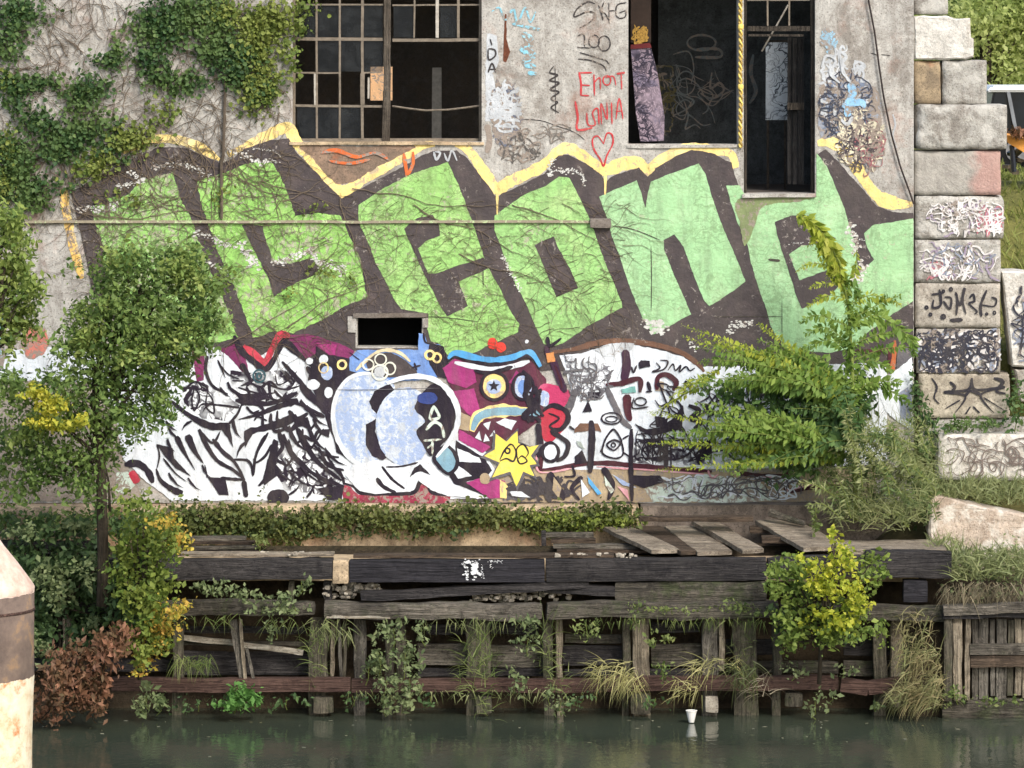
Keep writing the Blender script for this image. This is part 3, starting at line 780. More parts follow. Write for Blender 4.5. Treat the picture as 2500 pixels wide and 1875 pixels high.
for i, (x0, y0, x1, y1) in enumerate(((180, 480, 260, 500), (186, 550, 232, 556), (200, 575, 246, 625))):
    poly('charcoal_patch', None, [(x0, y0), (x1, y0 - 4), (x1 + 8, y1), (x0 + 12, y1 + 4)], P_DARK, 5, jit=3)
mossp = m_paint('damp_green_paint', (128, 140, 96), 0.35, (146, 160, 110), 0.2)
poly('damp_stain', 'B3', [(20, 110), (560, 100), (420, 140), (200, 170), (140, 300), (60, 480), (20, 300)], mossp, 5, True, 2)
poly('paint_loss', 'A1', [(430, 1120), (900, 1130), (1300, 1120), (1200, 1200), (1020, 1290), (880, 1370), (720, 1420), (600, 1330), (520, 1230)], m_concrete('rusty_concrete', (150, 126, 106), rust=0.9, streak=0.6), 1, True, 2)
strokes('orange_tag', [('A1', [(580, 1180), (700, 1160), (850, 1210), (1000, 1180), (1100, 1230)], 30), ('A1', [(640, 1240), (800, 1260), (960, 1230)], 22), ('A1', [(1220, 1180), (1230, 1260), (1250, 1340), (1290, 1260), (1290, 1170)], 26), ('A1', [(1236, 1330), (1238, 1370)], 16, 8)], P_ORANGE, 6)
strokes('white_tag', [('A1', [(1450, 1170), (1470, 1230), (1500, 1180), (1460, 1170)], 16), ('A1', [(1530, 1180), (1560, 1240), (1590, 1160), (1630, 1240)], 14)], P_GREY, 6)
# ---- tags on the bare concrete
TB = m_paint('tag_black', (58, 54, 54), 0.25, (74, 70, 70), 0.15)
strokes('black_tag', [('A2', [(800, 30), (740, 15), (660, 70), (640, 130), (740, 90), (800, 110), (760, 170), (680, 215)], 12), ('A2', [(825, 40), (850, 110), (860, 160)], 11), ('A2', [(870, 10), (850, 80), (880, 110), (905, 155)], 10),
                      ('A2', [(905, 20), (908, 180)], 8), ('A2', [(905, 85), (950, 80)], 9), ('A2', [(1040, 20), (970, 40), (960, 110), (985, 140), (1030, 130), (1035, 85), (985, 100)], 11)], TB, 2)
strokes('black_tag', [('A2', [(665, 280), (712, 262), (718, 360)], 11), ('A2', [(660, 366), (765, 370)], 9), ('A2', ell(792, 318, 40, 48), 10, None, True), ('A2', ell(870, 335, 46, 58), 10, None, True),
                      ('A2', [(680, 405), (800, 440), (880, 465), (905, 495)], 9), ('A2', [(665, 455), (760, 465), (860, 505), (885, 550)], 9)], TB, 2)
strokes('red_tag', [('A2', [(675, 555), (690, 640), (690, 740)], 15), ('A2', [(680, 562), (775, 560)], 12), ('A2', [(690, 655), (760, 660)], 12), ('A2', [(690, 735), (755, 738)], 12), ('A2', [(790, 570), (795, 740)], 11), ('A2', [(790, 640), (835, 600), (840, 690)], 10),
                    ('A2', ell(890, 620, 30, 36), 10, None, True), ('A2', [(880, 600), (940, 590), (960, 660)], 9), ('A2', [(965, 570), (1030, 560)], 15), ('A2', [(1000, 565), (1005, 690)], 10)], P_TRED, 2)
strokes('red_tag', [('A2', [(645, 780), (665, 900), (665, 1000), (780, 985)], 17), ('A2', [(735, 870), (745, 960), (800, 960), (780, 870), (820, 840), (830, 960)], 14), ('A2', [(850, 960), (845, 800), (890, 920), (890, 790)], 11), ('A2', [(925, 790), (930, 960)], 11), ('A2', [(960, 920), (985, 760), (1015, 920)], 10), ('A2', [(965, 860), (1010, 855)], 8)], P_TRED, 2)
strokes('red_heart', [('A2', [(865, 1110), (820, 1050), (780, 1075), (790, 1150), (840, 1230), (865, 1280), (890, 1200), (935, 1110), (930, 1040), (890, 1030), (865, 1110)], 13)], P_TRED, 3)
strokes('black_tag', [('A2', [(480, 510), (450, 560), (510, 580), (450, 620), (520, 640), (455, 690), (520, 710), (460, 760), (510, 790), (460, 830), (520, 870)], 14), ('A2', [(490, 500), (495, 880)], 8)], TB, 2)
strokes('cyan_tag', [('A2', [(0, 90), (60, 60), (110, 150), (170, 70), (200, 180), (260, 60), (300, 170), (340, 90)], 16), ('A2', [(160, 180), (240, 200), (380, 230)], 22), ('A2', [(240, 250), (300, 330), (240, 380), (320, 420), (260, 480), (340, 520)], 60), ('A2', [(280, 560), (350, 570)], 34)], P_CYAN, 2)
poly('white_patch', 'A1', [(1860, 260), (1940, 270), (1950, 480), (1910, 560), (1930, 700), (1900, 940), (1850, 940), (1850, 560)], P_GREY, 1, False, 2.5)
strokes('black_tag', [('A1', [(1885, 300), (1900, 350)], 10), ('A1', [(1870, 380), (1875, 460), (1925, 430), (1920, 385), (1870, 375)], 13), ('A1', [(1870, 560), (1900, 490), (1930, 560)], 13), ('A1', [(1880, 535), (1920, 535)], 10)], TB, 3)
poly('rust_streak', 'A1', [(2000, 110), (2012, 110), (2012, 300), (2040, 400), (2010, 480), (1985, 470), (1990, 300)], m_plain('rust_stain', (104, 62, 44), 0.9, 0.4, 20), 2, False, 0.6)
scribbles('grey_tag', 1195, 190, 1275, 360, 60, 5, m_paint('blue_grey_tag', (96, 104, 122), 0.5), 2, 11, 24)
scribbles('pale_tag', 1195, 190, 1275, 330, 34, 5, P_GREY, 3, 12, 22)
scribbles('black_tag', 1200, 310, 1330, 400, 26, 3.5, m_paint('faded_black', (88, 84, 80), 0.4), 2, 13, 24)
scribbles('faded_tag', 1290, 300, 1400, 350, 8, 2.5, m_paint('faded_black2', (112, 108, 102), 0.4), 2, 14, 30)
# pier right of the doorway: layered tags
poly('grey_patch', 'A3', [(640, 640), (780, 560), (1060, 680), (1110, 900), (1090, 1200), (1050, 1340), (960, 1250), (800, 1060), (640, 1040)], m_paint('blue_wash', (150, 156, 166), 0.5, (176, 180, 186), 0.15), 1, True, 3)
scribbles('white_tag', 2000, 110, 2120, 340, 60, 5, P_GREY, 2, 21, 26)
scribbles('blue_grey_tag', 2000, 170, 2130, 350, 60, 4, m_paint('tag_blue_grey', (120, 132, 152), 0.4), 3, 25, 24)
scribbles('black_tag', 2000, 170, 2135, 360, 60, 2.8, m_paint('tag_navy', (62, 66, 78), 0.3), 4, 22, 22)
scribbles('tan_tag', 2040, 270, 2160, 430, 40, 4, m_paint('sand_tag', (222, 214, 186), 0.3), 5, 23, 20)
scribbles('dark_tag', 2040, 280, 2150, 420, 30, 2.6, m_paint('tag_dark2', (74, 66, 70), 0.3), 6, 26, 18)
scribbles('maroon_tag', 2080, 280, 2165, 440, 26, 3, m_paint('tag_maroon', (150, 92, 98), 0.4), 6, 24, 18)
strokes('sky_blue_tag', [('A3', [(870, 640), (890, 720), (860, 800), (850, 900)], 60), ('A3', [(810, 820), (880, 800), (960, 790), (980, 830)], 50)], m_paint('tag_sky', (146, 194, 226), 0.3, (170, 210, 234)), 7)
strokes('white_tag', [('A3', [(650, 520), (690, 430), (760, 470), (720, 560), (790, 640)], 22), ('A3', [(800, 440), (820, 560), (880, 640)], 24), ('A3', [(800, 920), (850, 960), (890, 900)], 26)], P_GREY, 8)
strokes('pale_drip', [('A3', [(1200, 880), (1220, 960), (1200, 1050), (1230, 1140)], 14)], P_GREY, 2)
strokes('wall_crack', [('A2', [(240, 920), (380, 930), (500, 970), (640, 1020), (720, 1080)], 6), ('A3', [(1030, 410), (1090, 425)], 7), ('A3', [(1110, 420), (1180, 428)], 7)], TB, 2)

# ---- lower left: white wild-style piece
poly('white_ground', None, [(-60, 862), (140, 846), (300, 880), (430, 862), (500, 842), (620, 876), (694, 838), (760, 896), (850, 960), (1000, 1000), (1180, 1090), (1240, 1215), (900, 1222), (420, 1222), (350, 1170), (300, 1120), (280, 1000), (230, 935), (-60, 925)], P_WHITE, 4, jit=1.5)
poly('purple_fill', 'C1', [(330, 60), (480, 50), (720, 120), (840, 180), (800, 260), (690, 215), (640, 215), (560, 150), (530, 210), (440, 250), (380, 190)], P_PURP, 5, jit=1.5)
poly('magenta_fill', 'C1', [(540, 120), (700, 130), (690, 205), (640, 210)], P_MAG, 6)
poly('purple_fill', 'C0', [(1480, 20), (1580, 10), (1570, 250), (1520, 260)], P_PURP, 5)
poly('purple_fill', 'C0', [(1690, 10), (1830, -40), (1920, 20), (1890, 60), (1930, 220), (1870, 180), (1760, 60)], P_PURP, 5)
NETW = m_net('white_cells', (238, 243, 246), (44, 36, 48), 4.2, 0.10)
poly('cell_lines', 'C1', [(-120, 330), (60, 350), (230, 330), (330, 330), (440, 450), (400, 530), (160, 570), (-100, 540)], NETW, 5, jit=1)
poly('cell_lines', 'C1', [(240, 900), (420, 880), (620, 960), (760, 1180), (600, 1290), (300, 1250), (230, 1120)], NETW, 5, jit=1)
poly('cell_lines', 'C0', [(1400, 300), (1560, 260), (1720, 350), (1850, 440), (1760, 560), (1560, 540), (1420, 420)], NETW, 5, jit=1)
poly('cell_lines', 'C2', [(560, 220), (760, 200), (920, 300), (930, 440), (820, 560), (680, 560), (600, 400)], m_net('white_cells_grey', (238, 243, 246), (110, 108, 114), 5.0, 0.07), 5, jit=1)
poly('cell_lines', 'C2', [(1100, 880), (1350, 860), (1700, 880), (1700, 1060), (1340, 1060), (1090, 1040)], NETW, 5, jit=1)
strokes('red_band', [('C1', [(-20, 140), (60, 210), (145, 275), (200, 170), (270, 55), (340, 70)], 62)], P_RED, 6)
strokes('black_outline', [('C1', [(-90, 60), (-30, 180), (60, 260), (150, 320), (220, 240), (290, 115), (380, 180), (470, 260)], 52), ('C1', [(280, 260), (420, 420), (520, 530), (640, 690)], 30, 40),
    ('C0', [(1600, 60), (1588, 170), (1640, 290), (1760, 355)], 36, 14), ('C0', [(1680, 90), (1740, 230)], 18, 5), ('C0', [(1790, 250), (1880, 252)], 10),
    ('C0', [(1320, 405), (1420, 490), (1540, 565), (1650, 605), (1770, 590)], 28, 60), ('C0', [(1760, 590), (1830, 510), (1870, 430), (1900, 440)], 20, 14),
    ('C0', [(1840, 550), (1980, 515), (2120, 460), (2300, 400)], 12, 62), ('C0', [(1890, 650), (2050, 612), (2180, 575), (2290, 520)], 56, 60),
    ('C0', [(2070, 650), (1995, 780), (1962, 880), (1950, 990)], 22, 16), ('C0', [(1780, 860), (1920, 872), (1950, 985)], 18), ('C0', [(1360, 680), (1420, 800), (1505, 940)], 46, 6),
    ('C0', [(1445, 670), (1500, 790), (1570, 890)], 74, 8), ('C0', [(1535, 625), (1600, 760), (1680, 870), (1800, 940), (1885, 1015)], 44, 22), ('C0', [(1640, 700), (1720, 800), (1810, 880), (1890, 1020)], 36, 20),
    ('C0', [(1545, 640), (1640, 730), (1700, 640)], 18), ('C0', [(1205, 930), (1240, 1020), (1330, 1090), (1410, 1120)], 18, 60), ('C0', [(1210, 740), (1230, 830), (1210, 930)], 14),
    ('C0', [(1500, 300), (1480, 400), (1500, 480), (1540, 380), (1500, 300)], 13), ('C0', [(1600, 340), (1590, 450), (1650, 500), (1640, 400), (1600, 340)], 12), ('C0', [(1560, 430), (1700, 440), (1850, 460)], 16),
    ('C1', [(40, 390), (150, 430), (300, 475), (440, 440)], 14), ('C1', [(-60, 460), (120, 512), (230, 500)], 14), ('C1', [(180, 420), (190, 520), (245, 590)], 26, 8), ('C1', [(-80, 560), (180, 585), (400, 500)], 40),
    ('C1', [(300, 330), (370, 420), (330, 470)], 12), ('C1', [(230, 370), (250, 440), (330, 400), (300, 350)], 12), ('C1', [(130, 660), (130, 760)], 26), ('C1', [(195, 660), (190, 740)], 26), ('C1', [(245, 640), (240, 720)], 18),
    ('C1', [(150, 830), (85, 960), (60, 1140)], 22, 16), ('C1', [(290, 820), (340, 950), (420, 1040), (560, 1150), (760, 1225)], 40, 26), ('C1', [(400, 780), (460, 900), (560, 1040), (740, 1180)], 52, 26),
    ('C1', [(300, 1000), (370, 1120), (330, 1230)], 14), ('C1', [(250, 1120), (380, 1200)], 14), ('C1', [(450, 1130), (520, 1120), (600, 1230)], 14), ('C1', [(520, 900), (610, 980), (720, 1000)], 18), ('C1', [(600, 1040), (720, 1110), (760, 1200)], 24),
    ('C1', [(380, 900), (430, 860), (440, 780)], 16), ('C1', [(500, 940), (560, 850), (600, 780)], 16), ('C1', [(620, 640), (670, 800), (760, 920), (860, 1040)], 36, 14), ('C1', [(510, 640), (540, 720), (490, 800)], 16)], P_BLACK, 7)
for q in ([(1690, 600), (1775, 590), (1800, 770), (1755, 690)], [(1760, 290), (1860, 350), (2000, 350), (2060, 390), (1960, 412), (1870, 442), (1830, 370)], [(1880, 640), (1970, 630), (1890, 770)], [(1210, 740), (1330, 770), (1345, 850), (1475, 992), (1350, 920), (1260, 820)],
          [(1600, 990), (1740, 1010), (1765, 1135), (1690, 1130)], [(2110, 700), (2150, 720), (2130, 900), (2170, 940), (2040, 1060), (2030, 1000)]):
    poly('black_shape', 'C0', q, P_BLACK, 8, jit=0.8)
for q in ([(210, 865), (240, 905), (225, 1090), (290, 1110), (150, 1210), (128, 1200), (160, 1050)], [(370, 700), (480, 690), (510, 790), (440, 760), (380, 770)], [(540, 140), (640, 210), (800, 235), (800, 330), (870, 355), (760, 420), (690, 560), (650, 660), (560, 560), (480, 400), (500, 300), (450, 250), (540, 230)],
          [(550, 1240), (760, 1215), (740, 1330), (640, 1330)], [(560, 790), (650, 780), (640, 850)], [(640, 640), (690, 560), (670, 720), (720, 900), (830, 1040), (700, 960)]):
    poly('black_shape', 'C1', q, P_BLACK, 8, jit=0.8)
poly('black_shape', 'C1', ell(250, 1310, 85, 66), P_BLACK, 8, True)
for q, m in ((ell(600, 245, 36, 34), P_WHITE), (ell(490, 255, 28, 26), P_WHITE), (ell(625, 350, 46, 54), P_ICE), (ell(640, 500, 34, 40), P_WHITE), (ell(520, 440, 50, 40), P_WHITE)):
    poly('white_highlight', 'C1', q, m, 9, True)
strokes('yellow_ring', [('C1', ell(742, 285, 32, 32), 18, None, True), ('C1', ell(600, 310, 36, 40), 12, None, True)], P_YEL, 9)
strokes('teal_eye_ring', [('C0', ell(2000, 215, 46, 48), 12, None, True), ('C0', ell(2000, 215, 18, 22), 14, None, True)], m_paint('dark_teal', (52, 84, 92), 0.05), 9)
poly('magenta_base', 'C1', [(740, 1210), (800, 1220), (870, 1290), (1280, 1290), (1340, 1200), (1410, 1210), (1440, 1285), (1580, 1300), (1560, 1362), (760, 1362)], m_paint('wine_paint', (150, 54, 76), 0.3, (186, 84, 96), 0.3, scale=3.0), 5, jit=1.5)
strokes('black_outline', [('C1', [(750, 1200), (830, 1225), (890, 1275), (1080, 1280), (1290, 1272), (1345, 1195), (1405, 1195), (1440, 1270), (1600, 1295)], 30)], P_BLACK, 6)

# ---- blue panel and the two pale balls
poly('blue_panel', 'C1', [(800, 230), (862, 172), (1330, 168), (1334, 40), (1375, 50), (1400, 125), (1500, 130), (1545, 240), (1490, 380), (1400, 400), (1100, 420), (850, 380), (785, 335)], P_BLUE, 5)
poly('black_shape', 'C1', [(1420, 118), (1525, 140), (1555, 230), (1600, 400), (1480, 380), (1420, 290), (1400, 200)], P_BLACK, 6)
strokes('black_outline', [('C1', [(1370, 40), (1385, 110), (1440, 128), (1520, 150)], 14)], P_BLACK, 6)
strokes('yellow_ring', [('C1', ell(1420, 210, 34, 32), 20, None, True), ('C1', ell(1475, 232, 30, 34), 16, None, True)], P_YEL, 8)
poly('grey_dome', 'C1', [(930, 280), (1000, 210), (1090, 190), (1180, 215), (1250, 270), (1320, 350), (1180, 380), (1000, 370)], P_DARK, 7, True)
strokes('cream_arc', [('C1', [(850, 330), (920, 260), (1000, 195), (1090, 172), (1190, 195), (1270, 262)], 24)], m_paint('cream_paint', (220, 206, 170), 0.2), 8)
strokes('black_tag', [('C1', [(1300, 270), (1320, 330)], 14), ('C1', [(1280, 310), (1350, 290)], 14), ('C1', [(800, 190), (880, 250)], 6)], P_BLACK, 8)
poly('pale_ball', 'C1', [(672, 660), (715, 490), (800, 390), (900, 355), (1050, 375), (1150, 460), (1080, 560), (1020, 660), (970, 740), (940, 860), (960, 960), (1020, 1030), (920, 1050), (800, 990), (710, 870)], P_ICE, 8, True)
strokes('white_outline', [('C1', [(1060, 380), (930, 352), (800, 388), (715, 490), (675, 640), (690, 800), (740, 920), (820, 1020), (930, 1080)], 26, 40)], P_WHITE, 9)
poly('black_crescent', 'C1', [(952, 570), (990, 490), (1110, 432), (1145, 480), (1065, 560), (1012, 665), (970, 625)], P_BLACK, 9)
poly('black_crescent', 'C1', [(925, 745), (1002, 708), (1000, 800), (1040, 920), (1090, 1000), (1060, 1022), (970, 990), (928, 900)], P_BLACK, 9)
poly('pale_ball', 'C1', [(1005, 760), (1020, 640), (1080, 540), (1170, 470), (1300, 470), (1400, 560), (1430, 740), (1410, 900), (1350, 1010), (1200, 1060), (1090, 1000), (1030, 900)], P_ICE, 10, True)
poly('black_hollow', 'C1', [(1310, 590), (1370, 490), (1460, 430), (1545, 480), (1602, 590), (1612, 700), (1580, 820), (1500, 920), (1425, 990), (1370, 910), (1315, 800), (1385, 720), (1310, 640)], P_BLACK, 11, True)
strokes('white_outline', [('C1', [(1090, 430), (1200, 390), (1330, 375), (1450, 400), (1550, 470), (1615, 570), (1640, 670), (1620, 790), (1560, 890), (1470, 1000)], 44, 40)], P_WHITE, 12)
strokes('white_tag', [('C1', [(1450, 600), (1422, 700), (1492, 690), (1450, 600)], 22), ('C1', [(1390, 790), (1450, 730), (1510, 760), (1530, 850)], 22), ('C1', [(1370, 872), (1510, 862)], 18), ('C1', [(1440, 870), (1440, 980)], 18), ('C1', [(1400, 930), (1440, 900)], 14)], P_MINT, 12)
poly('dark_blue_patch', 'C1', ell(1400, 545, 80, 46), m_paint('navy_paint', (56, 72, 132), 0.05), 12, True)
poly('white_tail', 'C1', [(900, 1050), (1000, 1020), (1140, 1052), (1330, 1020), (1440, 1120), (1560, 1185), (1700, 1270), (1730, 1310), (1560, 1300), (1430, 1250), (1330, 1180), (1270, 1262), (1000, 1282), (880, 1262), (770, 1140), (830, 1050)], P_WHITE, 9)
strokes('black_outline', [('C1', [(1050, 1070), (1130, 1170), (1225, 1242)], 22), ('C1', [(1010, 1160), (1060, 1225), (1160, 1275)], 34), ('C1', [(1080, 1075), (1200, 1070), (1330, 1040)], 14)], P_BLACK, 10)
poly('black_shape', 'C1', [(1265, 1160), (1295, 1085), (1345, 1050), (1430, 1140), (1350, 1110), (1310, 1120)], P_BLACK, 10)
poly('black_outline', 'C1', [(1440, 990), (1545, 895), (1640, 990), (1635, 1090), (1565, 1140), (1480, 1080)], P_BLACK, 10, True)
poly('teal_hook', 'C1', [(1470, 995), (1545, 920), (1610, 1000), (1608, 1070), (1560, 1112), (1500, 1060)], P_TEAL, 11, True)
strokes('molecule_ring', [('C1', ell(945, 285, 42, 40), 12, None, True), ('C1', ell(1040, 245, 44, 42), 12, None, True), ('C1', ell(1112, 315, 42, 46), 13, None, True), ('C1', ell(1035, 345, 60, 56), 14, None, True)], m_paint('bone_paint', (226, 226, 210), 0.15), 12)
poly('pale_blot', 'C1', ell(1035, 340, 44, 40), P_GREY, 11, True)
strokes('thin_crack', [('C1', [(690, 478), (900, 480), (1300, 470), (1500, 466)], 5)], P_MGREY, 13)

# ---- purple face, star
poly('face_fill', 'C1', [(1520, 310), (1610, 235), (1900, 290), (2200, 250), (2320, 400), (2290, 700), (2150, 800), (1960, 960), (1880, 960), (1700, 900), (1640, 800), (1640, 600), (1560, 420)], m_paint('plum_paint', (88, 44, 62), 0.06, (116, 66, 78), 0.25), 6, jit=1.2)
for q in ([(1518, 310), (1610, 240), (1760, 292), (1780, 420), (1700, 470), (1560, 420)], [(1600, 490), (1760, 470), (1810, 640), (1740, 690), (1650, 600)], [(1640, 780), (1760, 850), (1890, 920), (1830, 965), (1640, 870)], [(1700, 1195), (1850, 1150), (2000, 1180), (1985, 1315), (1880, 1318)], [(2030, 420), (2090, 330), (2110, 350), (2060, 440)]):
    poly('magenta_patch', 'C1', q, P_MAG, 7, jit=1.0)
poly('tan_patch', 'C1', [(1640, 640), (1740, 690), (1720, 800), (1640, 780)], P_TAN, 7)
strokes('white_band', [('C1', [(1610, 268), (1760, 300), (1900, 318), (2050, 300), (2190, 258)], 34)], P_WHITE, 8)
strokes('black_outline', [('C1', [(1560, 262), (1620, 222), (1760, 258), (1900, 280), (2050, 262), (2185, 218), (2270, 320)], 30)], P_BLACK, 9)
strokes('sky_blue_band', [('C1', [(1560, 240), (1615, 195), (1760, 228), (1900, 248), (2050, 230), (2190, 188), (2275, 300)], 46)], P_SKY, 10)
poly('yellow_eye_rim', 'C1', ell(1918, 450, 88, 92), P_YEL, 8, True); poly('blue_eye', 'C1', ell(1914, 452, 58, 60), P_ICE, 9, True)
poly('star_pupil', 'C1', [(1914 + r * math.sin(i * math.pi / 5), 450 - r * math.cos(i * math.pi / 5)) for i, r in enumerate([46, 20] * 5)], P_BLACK, 10, jit=0.3)
poly('pale_eye', 'C1', ell(2140, 455, 66, 88), P_ICE, 8, True); poly('blue_pupil', 'C1', ell(2140, 460, 40, 56), P_BLUE, 9, True)
strokes('black_outline', [('C1', ell(1918, 450, 104, 108), 22, None, True), ('C1', ell(2140, 455, 82, 102), 18, None, True), ('C1', [(1760, 330), (1850, 350), (1960, 330), (2060, 300)], 30), ('C1', [(2170, 360), (2160, 500), (2190, 640), (2130, 700)], 34)], P_BLACK, 10)
strokes('cream_mouth_rim', [('C1', [(1745, 800), (1790, 690), (1900, 648), (2060, 640), (2270, 660)], 84)], P_YEL, 8)
strokes('teal_mouth', [('C1', [(1748, 792), (1795, 692), (1900, 652), (2060, 645), (2270, 662)], 62)], P_TEAL, 9)
for q in ([(1830, 740), (1890, 720), (1870, 790)], [(1930, 730), (2000, 700), (2090, 720), (2050, 790), (1990, 760)], [(1770, 850), (1800, 800), (1820, 870)], [(1830, 880), (1850, 820), (1880, 870)], [(1880, 840), (1920, 790), (1930, 830)]):
    poly('white_tooth', 'C1', q, P_WHITE, 8)
STAR = [(1930, 820), (2010, 880), (2095, 795), (2100, 890), (2190, 920), (2260, 905), (2200, 990), (2245, 1050), (2190, 1060), (2225, 1145), (2140, 1110), (2090, 1225), (2040, 1110), (1900, 1155), (1960, 1040), (1840, 990), (1920, 940)]
poly('star_shadow', 'C1', [(2060 + (x - 2060) * 1.16, 1005 + (y - 1005) * 1.14 + 8) for x, y in STAR], P_MGREY, 10, jit=1.5)
poly('yellow_star', 'C1', STAR, P_STAR, 11, jit=0.6)
strokes('star_tag', [('C1', [(1960, 1020), (2000, 940), (2050, 900), (2085, 960), (2065, 1030), (2010, 1010), (1960, 1030)], 13), ('C1', ell(2020, 950, 18, 20), 12, None, True), ('C1', [(2090, 1030), (2130, 990), (2170, 1030), (2110, 1045), (2090, 940), (2140, 900), (2180, 960), (2160, 1000)], 12)], P_BLACK, 12)
for q in ([(1630, 925), (1800, 1005), (1815, 1042), (1640, 1035)], [(1590, 1100), (1640, 1060), (1745, 1140), (1640, 1165)]):
    poly('white_wedge', 'C1', q, P_WHITE, 9)
poly('black_shape', 'C1', [(1620, 870), (1840, 1000), (1900, 1100), (1850, 1150), (1700, 1190), (1880, 1310), (1600, 1200), (1560, 1120), (1620, 1060)], P_BLACK, 7)
poly('yellow_edge', 'C1', [(1960, 1172), (2022, 1220), (2012, 1315), (1962, 1315)], P_YEL, 8)
poly('pale_ball_small', 'C1', ell(1845, 1165, 40, 44), P_TAN, 9, True)
strokes('red_cherries', [('C1', ell(1905, 120, 20, 26), 38, None, True), ('C1', ell(1970, 150, 20, 22), 36, None, True)], m_paint('cherry_red', (222, 70, 58), 0.05), 5)
poly('white_dot', 'C1', ell(2168, 105, 16, 14), P_WHITE, 5, True)

# ---- right: white panel with black drawing
poly('white_ground', 'C2', [(395, 850), (585, 650), (610, 470), (560, 300), (525, 215), (700, 195), (900, 140), (1090, 130), (1300, 172), (1480, 225), (1600, 300), (2400, 290), (2960, 270), (3050, 275), (3050, 1050), (2000, 1090), (390, 1095)], P_WHITE, 4)
strokes('brown_arc', [('C2', [(470, 190), (650, 162), (850, 112), (1090, 108), (1300, 140), (1480, 200), (1600, 290), (1640, 340)], 44)], P_BROWN, 5)
poly('grey_patch', 'C2', [(800, 175), (880, 130), (1000, 112), (1100, 125), (1080, 170), (980, 190), (940, 230), (860, 220)], P_GREY, 6, jit=1.5)
poly('tan_ground', 'C2', [(0, 1150), (380, 1080), (1080, 1085), (2060, 1120), (2700, 1080), (2960, 1090), (2960, 1345), (0, 1345)], P_TAN, 3, jit=2)
poly('mint_ground', 'C2', [(1180, 1240), (1400, 1180), (1640, 1130), (2060, 1180), (2230, 1330), (1900, 1350), (1250, 1345)], P_MINT, 4, jit=2)
strokes('frame_line', [('C2', [(385, 850), (388, 980), (372, 1098)], 34), ('C2', [(365, 1098), (540, 1080), (700, 1052), (900, 1045), (1080, 1062), (1380, 1085), (1700, 1110)], 36),
                       ('C3', [(0, 960), (180, 985), (362, 985)], 34), ('C3', [(380, 950), (378, 1130)], 44), ('C3', [(378, 1110), (560, 1070), (880, 1040)], 44), ('C3', [(1180, 0), (1176, 190)], 36), ('C3', [(900, 30), (1190, 10)], 30)], P_MAR, 7)
strokes('pink_line', [('C2', [(350, 960), (372, 1112), (620, 1085)], 13), ('C2', [(810, 1070), (1000, 1085), (1180, 1095), (1640, 1130)], 12), ('C3', [(190, 995), (340, 990)], 14), ('C3', [(362, 1000), (385, 1110)], 14), ('C3', [(395, 1095), (600, 1050), (800, 1042)], 13), ('C2', [(1670, 1100), (1700, 1160), (1750, 1130)], 18)], P_PINK, 8)
strokes('orange_stripe', [('C3', [(1215, -60), (1210, 60), (1190, 190)], 40)], m_paint('stripe_orange', (186, 104, 62), 0.15), 7)
poly('grey_panel', 'C3', [(1240, 0), (1355, -20), (1352, 60), (1300, 150), (1225, 190)], P_MGREY, 6)
poly('white_wedge', 'C3', [(1180, 200), (1352, 70), (1352, 640), (1230, 560), (1140, 480), (1110, 390), (1160, 300)], P_WHITE, 6, jit=1.6)
poly('grey_stripe', 'C3', [(1240, 350), (1320, 300), (1350, 420), (1340, 560), (1260, 550)], m_paint('blue_grey_paint', (150, 158, 176), 0.2), 7)
strokes('plum_stem', [('C2', [(1030, 170), (1042, 290), (1020, 410)], 58), ('C2', [(420, 140), (440, 230)], 40), ('C2', [(470, 240), (520, 380), (570, 500)], 62, 50)], m_paint('dark_plum', (64, 40, 60), 0.04), 8)
strokes('maroon_letter', [('C2', [(880, 440), (1000, 430), (1140, 395), (1145, 500)], 38), ('C2', [(1045, 515), (1050, 640), (1072, 720)], 66, 40), ('C2', [(1275, 480), (1285, 385), (1350, 362), (1425, 420), (1400, 485)], 42), ('C2', [(490, 290), (530, 400), (545, 470)], 14)], P_MAR, 9)
poly('teal_fill', 'C2', [(1000, 472), (1110, 450), (1112, 500), (1012, 505)], m_paint('mint_teal', (120, 176, 168), 0.05), 10)
poly('tan_fill', 'C2', [(1265, 400), (1330, 420), (1330, 490), (1265, 490)], P_TAN, 8); poly('orange_fill', 'C2', [(420, 200), (480, 190), (490, 260), (430, 270)], m_paint('peach_orange', (206, 140, 84), 0.1), 9)
poly('red_fill', 'C2', [(385, 700), (430, 630), (500, 615), (575, 650), (585, 740), (520, 830), (450, 880), (395, 850)], P_RED, 7, True)
poly('pink_fill', 'C2', [(360, 480), (420, 430), (560, 470), (610, 500), (560, 610), (450, 600), (400, 560)], m_paint('raspberry', (190, 62, 104), 0.06, (220, 120, 150)), 7, True)
poly('ice_fill', 'C2', ell(405, 545, 44, 62), P_ICE, 8, True); poly('white_disc', 'C2', ell(460, 965, 58, 66), P_WHITE, 8, True)
strokes('grey_line', [('C2', [(655, 470), (620, 560), (585, 665)], 46), ('C2', [(885, 460), (950, 600), (1010, 715), (1080, 775)], 46)], P_MGREY, 8)
